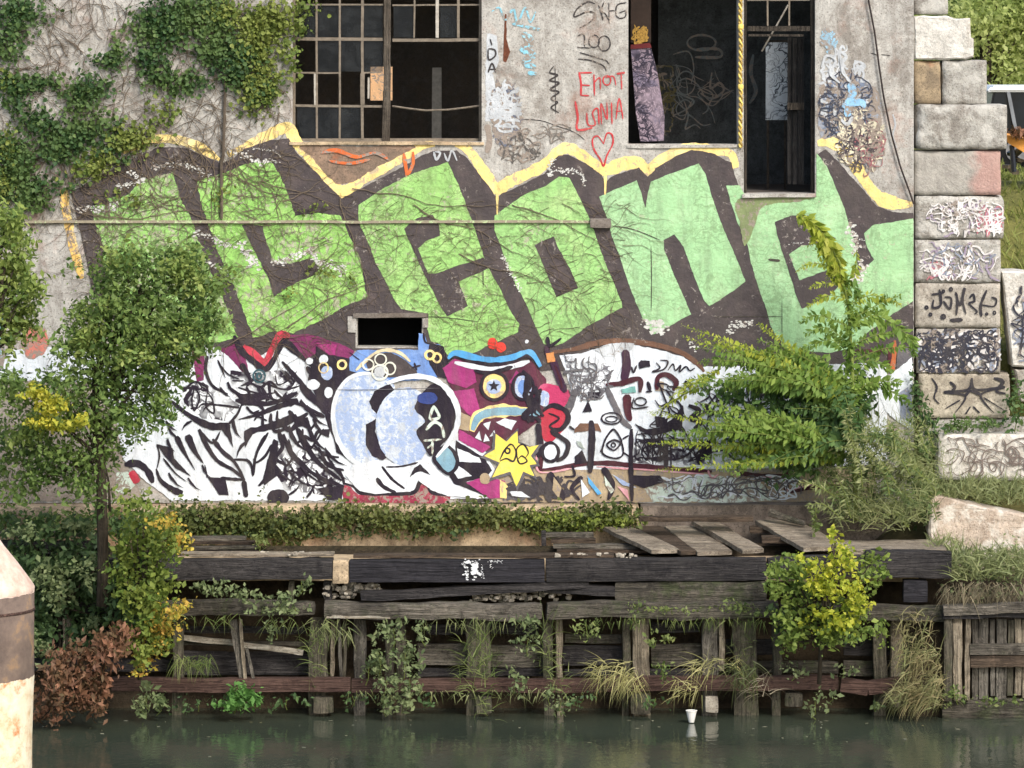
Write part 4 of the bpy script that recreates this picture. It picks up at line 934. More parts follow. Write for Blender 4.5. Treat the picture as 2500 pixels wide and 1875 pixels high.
strokes('black_outline', [('C2', [(400, 640), (470, 600), (570, 640), (590, 710), (540, 780), (470, 800), (540, 850), (592, 900), (565, 990), (500, 1030)], 36), ('C2', ell(455, 960, 62, 72), 24, None, True), ('C2', [(440, 660), (520, 700), (450, 760), (520, 800)], 18),
    ('C2', [(240, 330), (300, 420), (260, 520), (330, 600), (250, 680), (330, 720)], 48, 40), ('C2', [(340, 450), (370, 560), (330, 640)], 26), ('C2', [(430, 70), (450, 140), (540, 80)], 34, 16), ('C2', [(360, 740), (372, 900), (360, 1000)], 46),
    ('C2', [(768, 715), (775, 850), (760, 1120)], 48), ('C2', [(930, 790), (875, 870), (858, 970), (955, 1008), (1015, 975), (1000, 870), (960, 800)], 15, None, True), ('C2', [(890, 905), (940, 868), (995, 890), (945, 945)], 14, None, True), ('C2', ell(940, 905, 16, 16), 12, None, True),
    ('C2', [(870, 900), (840, 960)], 12), ('C2', [(1010, 860), (1060, 830)], 14), ('C2', [(1015, 960), (1070, 1000)], 12), ('C2', [(600, 760), (640, 790)], 16), ('C2', ell(925, 700, 76, 44), 12, None, True), ('C2', ell(925, 705, 44, 22), 10, None, True),
    ('C2', [(1080, 780), (1075, 1050), (1085, 1340)], 34), ('C2', [(1350, 870), (1345, 1090)], 36), ('C2', [(1382, 880), (1385, 1080)], 12), ('C2', [(1470, 600), (1455, 800)], 30), ('C2', ell(1150, 570, 44, 30), 12, None, True), ('C2', [(1100, 540), (1090, 620), (1210, 610)], 12),
    ('C2', [(1205, 415), (1225, 490)], 26), ('C2', [(1190, 495), (1240, 490)], 14), ('C2', [(1080, 300), (1095, 345), (1120, 290)], 13), ('C2', [(1270, 270), (1300, 310), (1240, 340), (1330, 320), (1360, 260), (1300, 250)], 12), ('C2', [(1360, 330), (1400, 280), (1420, 330), (1460, 290), (1450, 340), (1500, 300), (1530, 330), (1570, 310)], 12),
    ('C2', [(1520, 600), (1600, 640), (1540, 700), (1620, 720), (1560, 780)], 40), ('C2', [(1640, 590), (1700, 660)], 46), ('C2', [(700, 1150), (620, 1240), (680, 1330)], 40, 20), ('C2', [(440, 1120), (520, 1230), (560, 1330)], 60, 30), ('C2', [(860, 1080), (930, 1210), (900, 1330)], 56, 30), ('C2', [(620, 1060), (640, 1140), (560, 1150)], 20)], P_BLACK, 9)
poly('brown_cap', 'C2', [(640, 780), (685, 735), (820, 738), (852, 805), (790, 790), (640, 812)], P_BROWN, 8)
for q in ([(745, 560), (780, 645), (700, 652)], [(740, 500), (840, 495), (830, 545), (750, 545)], [(1105, 740), (1200, 785), (1300, 765), (1400, 700), (1465, 610), (1445, 790), (1240, 835), (1150, 800)], [(1130, 270), (1150, 250), (1220, 255), (1225, 300), (1140, 315)], [(1080, 1140), (1300, 1140), (1330, 1190), (1180, 1240), (1090, 1210)], [(640, 1000), (700, 940), (740, 1040), (640, 1060)], [(1260, 680), (1340, 690), (1360, 760), (1270, 770)]):
    poly('black_shape', 'C2', q, P_BLACK, 9)
for q, m in (([(740, 1140), (850, 1280), (820, 1290), (750, 1200)], P_SKY), ([(870, 1140), (950, 1260), (920, 1280), (880, 1210)], P_MINT), ([(930, 1130), (1040, 1190), (1120, 1235), (1010, 1215)], P_ICE), ([(970, 1220), (1050, 1250), (1065, 1340)], P_PINK), ([(690, 1170), (760, 1270), (700, 1310)], P_WHITE), ([(480, 1150), (540, 1230), (520, 1320), (470, 1250)], P_TAN), ([(140, 1265), (230, 1262), (300, 1310), (160, 1300)], P_WHITE), ([(650, 870), (690, 880), (720, 940), (670, 910)], m_paint('sage_paint', (168, 180, 172), 0.1))):
    poly('slash', 'C2', q, m, 10, jit=0.8)
scribbles('grey_tag', 1375, 862, 1500, 985, 26, 2.6, P_MGREY, 10, 41, 22)
scribbles('black_tag', 1570, 930, 1980, 1130, 54, 3.6, P_BLACK, 10, 42, 46, box=True)
scribbles('black_tag', 1550, 1040, 1660, 1128, 14, 3.6, P_BLACK, 10, 43, 34, box=True)
scribbles('black_tag', 1240, 1160, 1420, 1222, 30, 6, m_paint('smoky_paint', (66, 62, 66), 0.1), 8, 44, 30)
scribbles('thin_tag', 1600, 1160, 1960, 1220, 36, 2.4, P_MGREY, 10, 45, 30, box=True, loopy=0.35)
scribbles('thin_tag', 1600, 1160, 1960, 1220, 26, 3, P_WHITE, 9, 48, 30, box=True, loopy=0.35)
scribbles('thin_tag', 1210, 1180, 1330, 1222, 18, 5, P_MGREY, 6, 46, 30)
scribbles('black_tag', 1285, 935, 1330, 1050, 9, 4, P_BLACK, 10, 47, 22)
strokes('base_line', [(None, [(1120, 1221), (1400, 1224), (1560, 1226)], 9)], P_DARK, 2)
strokes('mural_crack', [('B2', [(1230, 480), (1235, 700), (1232, 980)], 6), ('B2', [(930, 320), (1100, 350), (1300, 430)], 7), ('B1', [(1830, 560), (1832, 800)], 7), ('B3', [(345, 900), (345, 1180)], 5), ('B3', [(-180, 1020), (350, 1020)], 5), ('B3', [(240, 580), (330, 590)], 18), ('B1', [(1400, 1020), (1560, 1030), (1800, 1060)], 5)], m_paint('crack_dark', (70, 66, 58), 0.2), 6)

# ---- more of the wild-style outlines, peeling, patches behind the tree
strokes('black_outline', [('C0', [(1420, 330), (1500, 260), (1600, 300)], 16), ('C0', [(1860, 290), (1930, 270), (2010, 300), (2080, 260), (2140, 300)], 20), ('C0', [(1900, 300), (1940, 380)], 30, 10), ('C0', [(1990, 300), (2020, 360), (2080, 400)], 20), ('C0', [(2080, 270), (2090, 380), (2160, 400), (2212, 340)], 18),
    ('C0', [(2000, 430), (2050, 500)], 40, 14), ('C0', [(1900, 450), (1950, 500), (2000, 480)], 18), ('C0', [(2100, 560), (2120, 640), (2212, 620)], 34), ('C0', [(2150, 650), (2180, 760), (2130, 850), (2212, 900)], 40, 20), ('C0', [(1960, 560), (1990, 530), (2060, 560)], 14),
    ('C0', [(1260, 850), (1350, 960), (1440, 1030)], 16, 6), ('C0', [(1580, 900), (1600, 1000), (1580, 900)], 10), ('C0', [(1700, 1000), (1800, 1010), (1890, 1015)], 22), ('C0', [(1880, 1020), (1900, 1150)], 40), ('C0', [(1700, 130), (1760, 200), (1850, 240)], 10), ('C0', [(1860, 120), (1930, 240), (1900, 300)], 50, 16),
    ('C1', [(420, 440), (470, 520), (560, 600)], 34, 26), ('C1', [(330, 560), (440, 600), (520, 640), (610, 690)], 26), ('C1', [(330, 640), (400, 700), (480, 660)], 30), ('C1', [(240, 700), (340, 790), (420, 700)], 34), ('C1', [(450, 830), (520, 870), (560, 800), (640, 840)], 28), ('C1', [(330, 860), (360, 1000), (300, 1080)], 16), ('C1', [(560, 920), (640, 1060), (760, 1100)], 20), ('C1', [(200, 900), (150, 990), (80, 1040), (60, 1010)], 18), ('C1', [(0, 1010), (40, 1060), (50, 1130)], 22, 10), ('C1', [(640, 690), (700, 860), (800, 1000)], 50, 20), ('C1', [(470, 300), (560, 420), (640, 470)], 40)], P_BLACK, 8)
P_PEEL = m_paint('peeled_pale', (214, 214, 206), 0.3, (228, 228, 222), 0.1)
def peel(it, mat=None, Yb=-0.0162, par=None, nm='paint_loss'):
    t, pts, w = it[:3]; w *= ZS; rnd = random.Random(int(pts[0][0]) + len(pts)); V, F = [], []
    q = spline(sp(t, pts), 3.0)
    for c in q:
        for _ in range(2):
            cx, cy = c[0] + rnd.gauss(0, w * 0.45), c[1] + rnd.gauss(0, w * 0.45); r = rnd.uniform(0.6, 1.0) ** 2 * w * 0.42; n = rnd.randint(5, 8); k = len(V)
            CNT[0] += 1
            Y = Yb - 0.00005 * (CNT[0] % 24)
            a0 = rnd.uniform(0, 6)
            for i in range(n):
                a_ = a0 - 2 * math.pi * i / n; rr_ = r * rnd.uniform(0.5, 1.3)
                V.append(at(cx + rr_ * 1.25 * math.cos(a_), cy + rr_ * 0.8 * math.sin(a_), Y))
            F.append(tuple(range(k, k + n)))
    mesh(nm, V, F, mat or P_PEEL, par or wall, kind='stuff')
for it_ in [('B1', [(210, 600), (300, 590), (380, 550), (500, 520), (560, 600), (700, 630), (760, 680)], 34), ('B1', [(0, 520), (60, 580), (30, 620)], 50), ('B0', [(1500, 380), (1640, 400), (1720, 470), (1880, 460)], 30), ('B0', [(1600, 600), (1720, 660), (1760, 700)], 24), ('B2', [(90, 560), (150, 680), (220, 820)], 20), ('B2', [(1180, 1060), (1260, 1070), (1330, 1110), (1260, 1150)], 46), ('B2', [(1830, 1150), (1900, 1090), (2000, 1070)], 36), ('B2', [(1540, 1220), (1570, 1270)], 26), ('B3', [(400, 460), (520, 450), (680, 430)], 12), ('B3', [(900, 420), (990, 425)], 12), ('B3', [(980, 620), (940, 700), (900, 760)], 50), ('B3', [(880, 300), (900, 420), (930, 520)], 40),
    ('A0', [(1180, 1290), (1350, 1270), (1500, 1300), (1620, 1360)], 26), ('A0', [(1800, 1160), (1900, 1200), (2000, 1250), (2120, 1240)], 30), ('A0', [(1000, 1330), (1100, 1390), (900, 1440)], 30), ('A2', [(430, 1290), (470, 1240), (440, 1350), (500, 1300), (560, 1330), (620, 1310), (700, 1360), (710, 1420)], 22), ('A1', [(60, 1150), (200, 1160), (270, 1210)], 12), ('A0', [(600, 1600), (760, 1620), (900, 1590)], 36)]: peel(it_)
poly('cream_patch', None, [(60, 800), (110, 806), (112, 860), (62, 870)], m_paint('salmon_paint', (206, 126, 110), 0.45), 5, True, jit=4)
poly('teal_patch', None, [(-40, 760), (14, 770), (10, 900), (-40, 900)], P_CYAN, 5, jit=2)
poly('grey_patch', None, [(-60, 926), (226, 936), (278, 1000), (300, 1122), (352, 1222), (-60, 1222)], m_paint('tan_smudge', (168, 158, 146), 0.4), 4, jit=3)
strokes('red_blot', [('C0', [(1010, 950), (1040, 1000), (1060, 1040)], 60)], P_RED, 6)
strokes('black_arch', [('C0', [(960, 900), (1060, 890), (1140, 950), (1180, 1040)], 50)], P_BLACK, 6)
poly('white_blot', 'C0', [(900, 960), (990, 950), (1040, 1060), (960, 1130), (890, 1100)], P_MINT, 6)
strokes('water_stain', [('A1', [(1860, 960), (1880, 1080), (1860, 1180)], 50), ('A2', [(60, 1000), (100, 1120), (60, 1200)], 60)], m_paint('stain_grey', (132, 126, 118), 0.6), 1)

PT = m_paint('inside_tag', (120, 128, 128), 0.4)
py_ = 3.395
pw_ = [o for o in bld.children if o.name.startswith('partition_wall')][0]
strokes('faded_tag', [('A2', ell(1620, 330, 110, 60), 16, None, True), ('A2', [(1700, 560), (1690, 680), (1760, 640), (1790, 700), (1700, 760), (1610, 720)], 20), ('A2', ell(1500, 640, 70, 90), 10, None, True), ('A2', [(1400, 420), (1520, 400), (1560, 520), (1540, 650)], 10), ('A2', [(1380, 560), (1420, 700), (1560, 780), (1480, 860)], 12), ('A2', [(1570, 380), (1750, 380), (1760, 440), (1570, 440)], 22), ('A2', [(2020, 420), (2000, 560), (2040, 700), (1990, 800)], 26)], PT, 1, Y0=py_, parent=pw_)
scribbles('faded_tag', 1620, 120, 1800, 330, 16, 2.4, PT, 2, 61, 40, Y0=py_, parent=pw_)
scribbles('faded_tag', 1600, 120, 1650, 330, 26, 4, m_paint('inside_tag2', (110, 104, 70), 0.4), 2, 62, 16, Y0=py_, parent=pw_)

scribbles('yellow_flames', 1542, 60, 1584, 112, 22, 3.2, m_plain('dull_yellow', (150, 118, 56), 0.8, 0.6, 30), 1, 71, 14, Y0=0.57, parent=lp, loopy=0.2)
scribbles('pale_blue_tag', 2000, 70, 2044, 128, 22, 5, m_paint('tag_pale_sky', (150, 192, 214), 0.4), 2, 72, 18)

def wedge(t, x0, y0, x1, y1, w, bend=0.12):
    dx, dy = x1 - x0, y1 - y0; L_ = math.hypot(dx, dy); nx_, ny = -dy / L_, dx / L_
    m = lambda f, o: (x0 + dx * f + nx_ * (o + bend * L_ * math.sin(math.pi * f)), y0 + dy * f + ny * (o + bend * L_ * math.sin(math.pi * f)))
    poly('black_wedge', t, [m(0, -w * 0.35), m(0.3, -w * 0.55), m(0.65, -w * 0.3), m(1, 0), m(0.65, w * 0.3), m(0.3, w * 0.5), m(0, w * 0.35)], P_BLACK, 9, jit=0.5)
for a_ in ((420, 560, 610, 700, 34), (470, 600, 650, 770, 28), (330, 760, 480, 960, 36), (380, 740, 570, 960, 28), (480, 760, 640, 960, 36), (520, 700, 655, 850, 26), (250, 780, 330, 900, 30), (560, 980, 700, 1060, 20), (610, 930, 790, 1070, 26), (660, 1030, 800, 1180, 22), (330, 1100, 520, 1220, 22), (420, 1060, 640, 1210, 20), (0, 880, -70, 1010, 26), (-100, 700, -30, 860, 30), (60, 400, 0, 470, 26), (120, 450, 210, 560, 30), (300, 400, 400, 330, 24), (220, 480, 330, 560, 22), (460, 470, 520, 560, 30), (-140, 420, -60, 520, 24), (540, 1100, 700, 1230, 24), (100, 1220, 160, 1110, 24), (330, 1290, 420, 1200, 20), (470, 1310, 520, 1200, 22)):
    wedge('C1', *a_)
for a_ in ((1290, 700, 1350, 800, 26), (1300, 620, 1400, 700, 22), (1480, 560, 1400, 640, 22), (1560, 900, 1640, 1010, 18), (1280, 560, 1370, 640, 24), (1640, 420, 1560, 500, 20), (1700, 300, 1780, 380, 22), (1450, 1000, 1560, 1100, 18), (1300, 960, 1420, 1080, 22)):
    wedge('C0', *a_)

# ================================================================== CONCRETE BLOCKS
def block(x0, y0, x1, y1, label, mat, Y=0.04, dep=0.62, seed=1, chip=0.07, jit=0.007, lift=True, rnd=0.012):
    a, b = at(x0, y1 + 1.7, Y), at(x1, y0 - 1.7, Y)
    V, F = rbox((a.x, Y, a.z), (b.x, Y + dep, b.z), seg=0.07, jit=jit, rnd=rnd, seed=seed, chip=chip, freq=4)
    o = mesh('concrete_block', V, F, mat, loc=((a.x + b.x) / 2, Y + dep / 2, a.z), smooth=True)
    return tag(o, label, 'concrete block', 'concrete blocks stacked beside the building')
gp = G('pink_stain', 0.9)
def m_pinkblock():
    g = G('pink_stained_concrete', 0.9); c = lin(172, 167, 157)
    base = g.ramp(g.noise(6, 7, 0.7), [(0.3, mul(c, 0.7)), (0.7, mul(c, 1.2))])
    s = g.n('ShaderNodeSeparateXYZ'); g.l(g.pos(), s.inputs[0])
    x = g.math('ADD', s.outputs[0], g.math('MULTIPLY', g.noise(5, 4, 0.6), 0.35))
    xs_ = at(2370, 0).x + 0.17
    f = g.ramp(g.math('MULTIPLY', g.math('SUBTRACT', x, xs_ - 0.5), 1.0), BW(0.48, 0.62))
    g.col(g.mix(g.math('MULTIPLY', f, 0.55), base, lin(190, 134, 122))); g.bump(g.noise(18, 6, 0.7), 0.9, 0.03)
    return g.m
block(2232, -60, 2316, 34, 'short grey concrete block at the very top of the stack', M_BLOCK, seed=1)
# broken pale block
Y = 0.02
b2 = [(2230, 40), (2312, 38), (2330, 45), (2368, 45), (2371, 92), (2377, 96), (2377, 140), (2360, 146), (2232, 144)]
def prism(name, pts, Y, dep, mat, jit=0.02, seed=0):
    p = dense(pts, 12, jit * 40, seed=seed)
    n = len(p); cx, cy = sum(q[0] for q in p) / n, sum(q[1] for q in p) / n
    V = []
    for k, (yy, sc_) in enumerate(((Y + 0.03, 0.965), (Y, 0.93), (Y + dep - 0.03, 0.98), (Y + dep, 0.93))):
        pass
    rings = [(Y, 0.94), (Y + 0.03, 1.0), (Y + dep - 0.03, 1.0), (Y + dep, 0.94)]
    for yy, sc_ in rings:
        for q in p:
            ex = 3.0 / max(20, math.hypot(q[0] - cx, q[1] - cy))
            f = sc_ if sc_ == 1.0 else 1 - ex * 1.6
            v = at(cx + (q[0] - cx) * f, cy + (q[1] - cy) * f, Y); v.y = yy
            nv = mnoise.noise_vector(v * 5 + Vector((seed, 0, 0))); V.append(v + nv * 0.012)
    F = []
    for r in range(3):
        for i in range(n):
            j = (i + 1) % n; F.append((r * n + i, r * n + j, (r + 1) * n + j, (r + 1) * n + i))
    for r, rev in ((0, False), (3, True)):
        L = [Vector((q[0], q[1], 0)) for q in p]
        for t in tessellate_polygon([L]): F.append(tuple(r * n + i for i in (t if not rev else t[::-1])))
    o = mesh(name, V, F, mat, loc=at(cx, max(q[1] for q in p), Y + dep / 2))
    bm = bmesh.new(); bm.from_mesh(o.data); bmesh.ops.recalc_face_normals(bm, faces=bm.faces); bm.to_mesh(o.data); bm.free()
    return o
tag(prism('concrete_block', b2, 0.0, 0.6, M_BLOCKP, 0.03, 2), 'pale broken concrete block with a ragged right end, second from the top', 'concrete block', 'concrete blocks stacked beside the building')
strokes_Y = lambda Y: dict(Y0=Y)
block(2232, 150, 2297, 251, 'small brown-stained concrete block against the wall edge, in the third course', m_concrete('ochre_block', (158, 140, 112), rust=0.5), seed=3)
block(2300, 149, 2410, 253, 'squarish grey concrete block with a chipped upper corner, right half of the third course', M_BLOCK, seed=4, chip=0.09)
block(2236, 256, 2460, 364, 'large clean grey concrete block with rounded corners, fourth course down', M_BLOCK, seed=5, rnd=0.035, Y=-0.02)
block(2232, 370, 2444, 475, 'concrete block with a pink stain on its right half', m_pinkblock(), seed=6)
b6 = block(2234, 480, 2452, 582, 'concrete block with white and red scrawl, just below the pink-stained one', M_BLOCK, seed=7, jit=0.004)
b7 = block(2234, 587, 2444, 689, 'concrete block with faint white and violet scrawl above the black lettered one', M_BLOCK, seed=8, jit=0.004)
b8 = block(2234, 693, 2443, 799, 'tan concrete block with a row of curly black tag letters and dots', m_concrete('tan_block', (178, 171, 158), streak=0.2), seed=9, jit=0.004)
b9 = block(2237, 804, 2443, 910, 'concrete block covered in dense dark overlapping tags', m_concrete('tan_block3', (178, 173, 162), streak=0.3), seed=10, jit=0.004)
b10 = block(2243, 914, 2466, 1020, 'concrete block with a black star-shaped tag, lowest of the tall stack', m_concrete('tan_block2', (184, 175, 156), streak=0.2), seed=11, jit=0.004)
sb = [(2445, 660), (2600, 668), (2600, 900), (2472, 896)]
b11 = tag(prism('concrete_block', sb, 0.1, 0.6, M_BLOCKP, 0.01, 12), 'tall tilted concrete block with grey-blue tags, at the right edge beside the stack', 'concrete block', 'concrete blocks stacked beside the building')
tag(prism('concrete_block', [(2478, 902), (2600, 904), (2600, 985), (2490, 980)], 0.1, 0.6, m_concrete('tan_block4', (182, 176, 164)), 0.01, 13), 'concrete block at the right edge under the tilted block', 'concrete block', 'concrete blocks stacked beside the building')
b13 = block(2290, 1062, 2620, 1172, 'long cream concrete block with thin brown scribbles, lying low among the grass', M_BLOCKP, jit=0.004, Y=-0.3, dep=0.6, seed=14)
block(2250, 1024, 2610, 1110, 'dark shaded base block under the stack, half hidden by creepers', M_BLOCK, Y=0.06, seed=15)
TK = m_paint('block_tag_black', (48, 46, 52), 0.06)
yb = 0.03
SW, SRd, SVi, SBl, SDk = (m_paint(n_, c_, 0.3) for n_, c_ in (('scrawl_white', (226, 222, 218)), ('scrawl_red', (192, 118, 128)), ('scrawl_violet', (166, 152, 172)), ('scrawl_blue', (140, 148, 164)), ('scrawl_dark', (54, 54, 64))))
for o_, x0_, y0_, x1_, y1_, lst in ((b6, 2262, 484, 2450, 578, ((SVi, 14, 3), (SW, 40, 3))), (b6, 2385, 484, 2456, 578, ((SRd, 16, 3.4), (SW, 12, 3))), (b7, 2244, 592, 2440, 686, ((SVi, 16, 4), (SW, 26, 3.4), (SBl, 10, 2.6))), (b7, 2246, 636, 2330, 688, ((SRd, 8, 3),)), (b9, 2236, 804, 2444, 910, ((SBl, 34, 6), (SW, 30, 5), (SDk, 84, 4.5))), (b11, 2470, 690, 2560, 890, ((SBl, 10, 5), (SDk, 16, 3.4)))):
    for q_, (m_, n_, w_) in enumerate(lst): scribbles('scrawl', x0_, y0_, x1_, y1_, n_, w_, m_, 1 + q_ * 1.2, int(x0_ + n_), 22 if o_ is not b11 else 40, Y0={b6.name: yb - .002, b11.name: 0.085}.get(o_.name, yb), parent=o_, box=o_ is b9)
scribbles('scrawl', 2300, 1066, 2560, 1166, 34, 2.2, m_paint('scrawl_brown', (116, 104, 96), 0.1), 1, 91, 30, Y0=-0.315, parent=b13, box=True, loopy=0.8)
strokes('tag_lettering', [('B3', [(1500, 850), (1590, 840)], 18), ('B3', [(1560, 810), (1570, 930), (1510, 950), (1515, 890)], 20), ('B3', [(1600, 870), (1650, 880), (1640, 960), (1590, 900)], 18), ('B3', [(1685, 830), (1700, 900), (1690, 1010)], 20), ('B3', [(1690, 850), (1720, 930), (1755, 800), (1740, 900), (1765, 1000)], 18),
    ('B3', [(1790, 880), (1820, 850), (1830, 900), (1790, 920), (1850, 980), (1830, 1000)], 18), ('B3', [(1925, 815), (1880, 930), (1885, 1020)], 18), ('B3', [(1890, 930), (1980, 940), (2000, 890), (1960, 870)], 15), ('B3', ell(1650, 810, 10, 12), 12, None, True), ('B3', ell(1590, 825, 8, 10), 12, None, True), ('B3', ell(1590, 1020, 14, 14), 16, None, True), ('B3', ell(1490, 1005, 10, 10), 12, None, True), ('B3', ell(1925, 1000, 8, 8), 10, None, True), ('B3', ell(1985, 990, 10, 12), 10, None, True), ('B3', ell(1460, 950, 10, 10), 14, None, True), ('B3', [(1640, 1050), (1740, 1045)], 26)], TK, 1, Y0=yb, parent=b8)
strokes('tag_lettering', [('C3', [(1810, 230), (1780, 320), (1600, 340), (1760, 370), (1680, 500)], 24, 12), ('C3', [(1810, 230), (1840, 320), (2060, 300), (1880, 360), (1980, 500)], 24, 12), ('C3', [(1760, 370), (1800, 330), (1880, 360)], 24), ('C3', [(1720, 400), (1600, 470)], 14, 6), ('C3', [(1900, 380), (2060, 480)], 14, 6), ('C3', [(1640, 260), (1680, 300), (1650, 340)], 18), ('C3', [(1980, 230), (2050, 260), (2000, 330), (2070, 350)], 24), ('C3', [(1500, 230), (1540, 300), (1520, 380), (1560, 430)], 14), ('C3', [(1800, 450), (1760, 510)], 12), ('C3', [(1820, 450), (1870, 500)], 12)], TK, 1, Y0=yb, parent=b10)
# leaning slab in the grass
sl = [(2268, 1300), (2272, 1224), (2284, 1212), (2300, 1213), (2400, 1238), (2480, 1252), (2620, 1290), (2620, 1420), (2300, 1420)]
tag(prism('broken_slab', sl, -1.3, 0.5, m_concrete('pinkish_slab', (192, 176, 158), stain=(140, 122, 104), streak=0.4, pale=(212, 204, 190), bump=1.0), 0.012, 20), 'broken pale concrete slab leaning in the grass at right', 'slab')

# ================================================================== WHARF
wh = thing('timber_wharf', 'collapsing black timber wharf along the waterline under the mural', 'wharf', at(1150, 1745, -2.3))
FY = -2.45
def part(nm, geo, m, par=None): return mesh(nm, *geo, m, par or wh)
part('cap_beam', pbox(250, 1366, 811, 1417, FY, 0.3, seg=0.16, jit=0.03, rnd=0.02, seed=1, cap=26), M_WDARK)
part('cap_beam', beam(at(853, 1393, FY + 0.15), at(1330, 1392, FY + 0.15), 0.3, 0.285, seg=0.2, jit=0.006, rnd=0.012, seed=2), M_WTAR)
part('cap_beam', beam(at(1331, 1391, FY + 0.15), at(1872, 1387, FY + 0.15), 0.3, 0.29, seg=0.14, jit=0.014, rnd=0.02, seed=3), M_WDARK)
part('cap_beam', beam(at(2110, 1374, FY + 0.15), at(2322, 1380, FY + 0.15), 0.3, 0.36, seg=0.14, jit=0.016, rnd=0.02, seed=4), M_WDARK)
part('cap_beam', beam(at(1873, 1388, FY + 0.15), at(2109, 1378, FY + 0.15), 0.3, 0.28, seg=0.14, jit=0.016, rnd=0.02, seed=5), M_WDARK)
wp = m_paint('splashed_white', (232, 234, 234), 0.3, under=(54, 52, 54))
for it_ in (('D1', [(1692, 385), (1700, 440), (1706, 500)], 30), ('D1', [(1755, 420), (1765, 460), (1770, 490)], 52), ('D1', [(1725, 390), (1800, 388)], 18), ('D1', [(1820, 410), (1825, 505)], 12), ('D1', [(1890, 375), (1896, 430)], 14), ('D1', [(1880, 380), (1980, 385)], 12)): peel(it_, wp, FY - 0.03, wh, 'paint_splash')
part('pile_head', pbox(812.5, 1368, 851, 1428, FY + 0.02, 0.25, seg=0.06, jit=0.02, rnd=0.02, seed=6), M_PLINTH)
part('lower_beam', beam(at(1500, 1443, FY + 0.16), at(1870, 1442, FY + 0.16), 0.28, 0.26, seg=0.12, jit=0.026, rnd=0.03, seed=7), M_WMOSS)
part('fallen_beam', beam(at(880, 1456, FY + 0.1), at(1440, 1422, FY + 0.14), 0.2, 0.13, seg=0.14, jit=0.02, rnd=0.03, seed=8), M_WDARK)
part('fallen_beam', beam(at(1330, 1430, FY + 0.2), at(1510, 1440, FY + 0.14), 0.2, 0.15, seg=0.14, jit=0.02, rnd=0.03, seed=9), M_WDARK)
part('waler', beam(at(790, 1489, FY + 0.04), at(1330, 1492, FY + 0.04), 0.26, 0.22, seg=0.1, jit=0.03, rnd=0.04, seed=10, cap=40), M_WGREY)
part('waler', beam(at(1331, 1491, FY + 0.05), at(1900, 1488, FY + 0.05), 0.26, 0.22, seg=0.1, jit=0.03, rnd=0.04, seed=11, cap=40), M_WMOSS)
part('waler', beam(at(300, 1484, FY + 0.08), at(770, 1486, FY + 0.05), 0.24, 0.2, seg=0.1, jit=0.03, rnd=0.04, seed=12, cap=40), M_WMOSS)
part('waler', beam(at(1905, 1492, FY + 0.05), at(2330, 1496, FY + 0.05), 0.26, 0.2, seg=0.12, jit=0.024, rnd=0.03, seed=13, cap=40), M_WMOSS)
part('splinter', pbox(795, 1504, 955, 1511, FY - 0.1, 0.04, seg=0.06, jit=0.014, rnd=0.008, seed=14), M_WPALE)
part('pillow_block', pbox(2205, 1418, 2263, 1470, FY - 0.02, 0.3, seg=0.1, jit=0.012, rnd=0.015, seed=15), M_WTAR)
part('lip_board', pbox(440, 1352, 815, 1359, FY + 0.2, 0.3, seg=0.14, jit=0.01, rnd=0.008, seed=16), M_WPLANK)
part('lip_board', pbox(860, 1356, 1500, 1363, FY + 0.16, 0.3, seg=0.14, jit=0.01, rnd=0.008, seed=17), M_WPLANKD)
part('red_waler', pbox(270, 1656, 855, 1690, FY - 0.02, 0.16, seg=0.16, jit=0.012, rnd=0.012, seed=18, cap=30), M_WRED)
part('red_waler', pbox(858, 1658, 1470, 1691, FY - 0.01, 0.16, seg=0.16, jit=0.012, rnd=0.012, seed=19, cap=30), M_WRED)
part('red_waler', pbox(1473, 1652, 2050, 1688, FY - 0.02, 0.16, seg=0.16, jit=0.014, rnd=0.012, seed=20, cap=30), M_WRED)
part('red_waler', cat_geo([beam(at(2052, 1670, FY), at(2120, 1680, FY), 0.14, 0.19, seg=0.1, jit=0.008, rnd=0.01, seed=21), beam(at(2118, 1679, FY + 0.002), at(2205, 1668, FY + 0.002), 0.14, 0.18, seg=0.1, jit=0.008, rnd=0.01, seed=22)]), M_WRED)
# sheeting boards behind the posts
rr = random.Random(5)
for x0, x1, y0, y1, m in ((430, 760, 1566, 1578, M_WMOSS), (430, 760, 1590, 1648, M_WDARK), (800, 1000, 1552, 1566, M_WPLANKD), (1020, 1180, 1572, 1625, M_WGREY), (1195, 1330, 1574, 1628, M_WGREY), (1375, 1520, 1575, 1624, M_WDARK), (1590, 1712, 1572, 1630, M_WMOSS), (1590, 1710, 1520, 1545, M_WDARK), (1380, 1520, 1548, 1570, M_WMOSS), (1770, 1900, 1560, 1600, M_WDARK), (1020, 1330, 1632, 1652, M_WDARK), (1380, 1710, 1632, 1650, M_WDARK), (440, 750, 1530, 1548, M_WDARK), (1040, 1320, 1524, 1550, M_WDARK), (1780, 2050, 1615, 1645, M_WMOSS), (2060, 2290, 1560, 1600, M_WDARK), (2060, 2290, 1612, 1650, M_WMOSS)):
    part('sheeting_board', pbox(x0, y0, x1, y1, FY + 0.42 + rr.uniform(-.03, .03), 0.06, seg=0.16, jit=0.016, rnd=0.012, seed=x0 * 0.01), m)
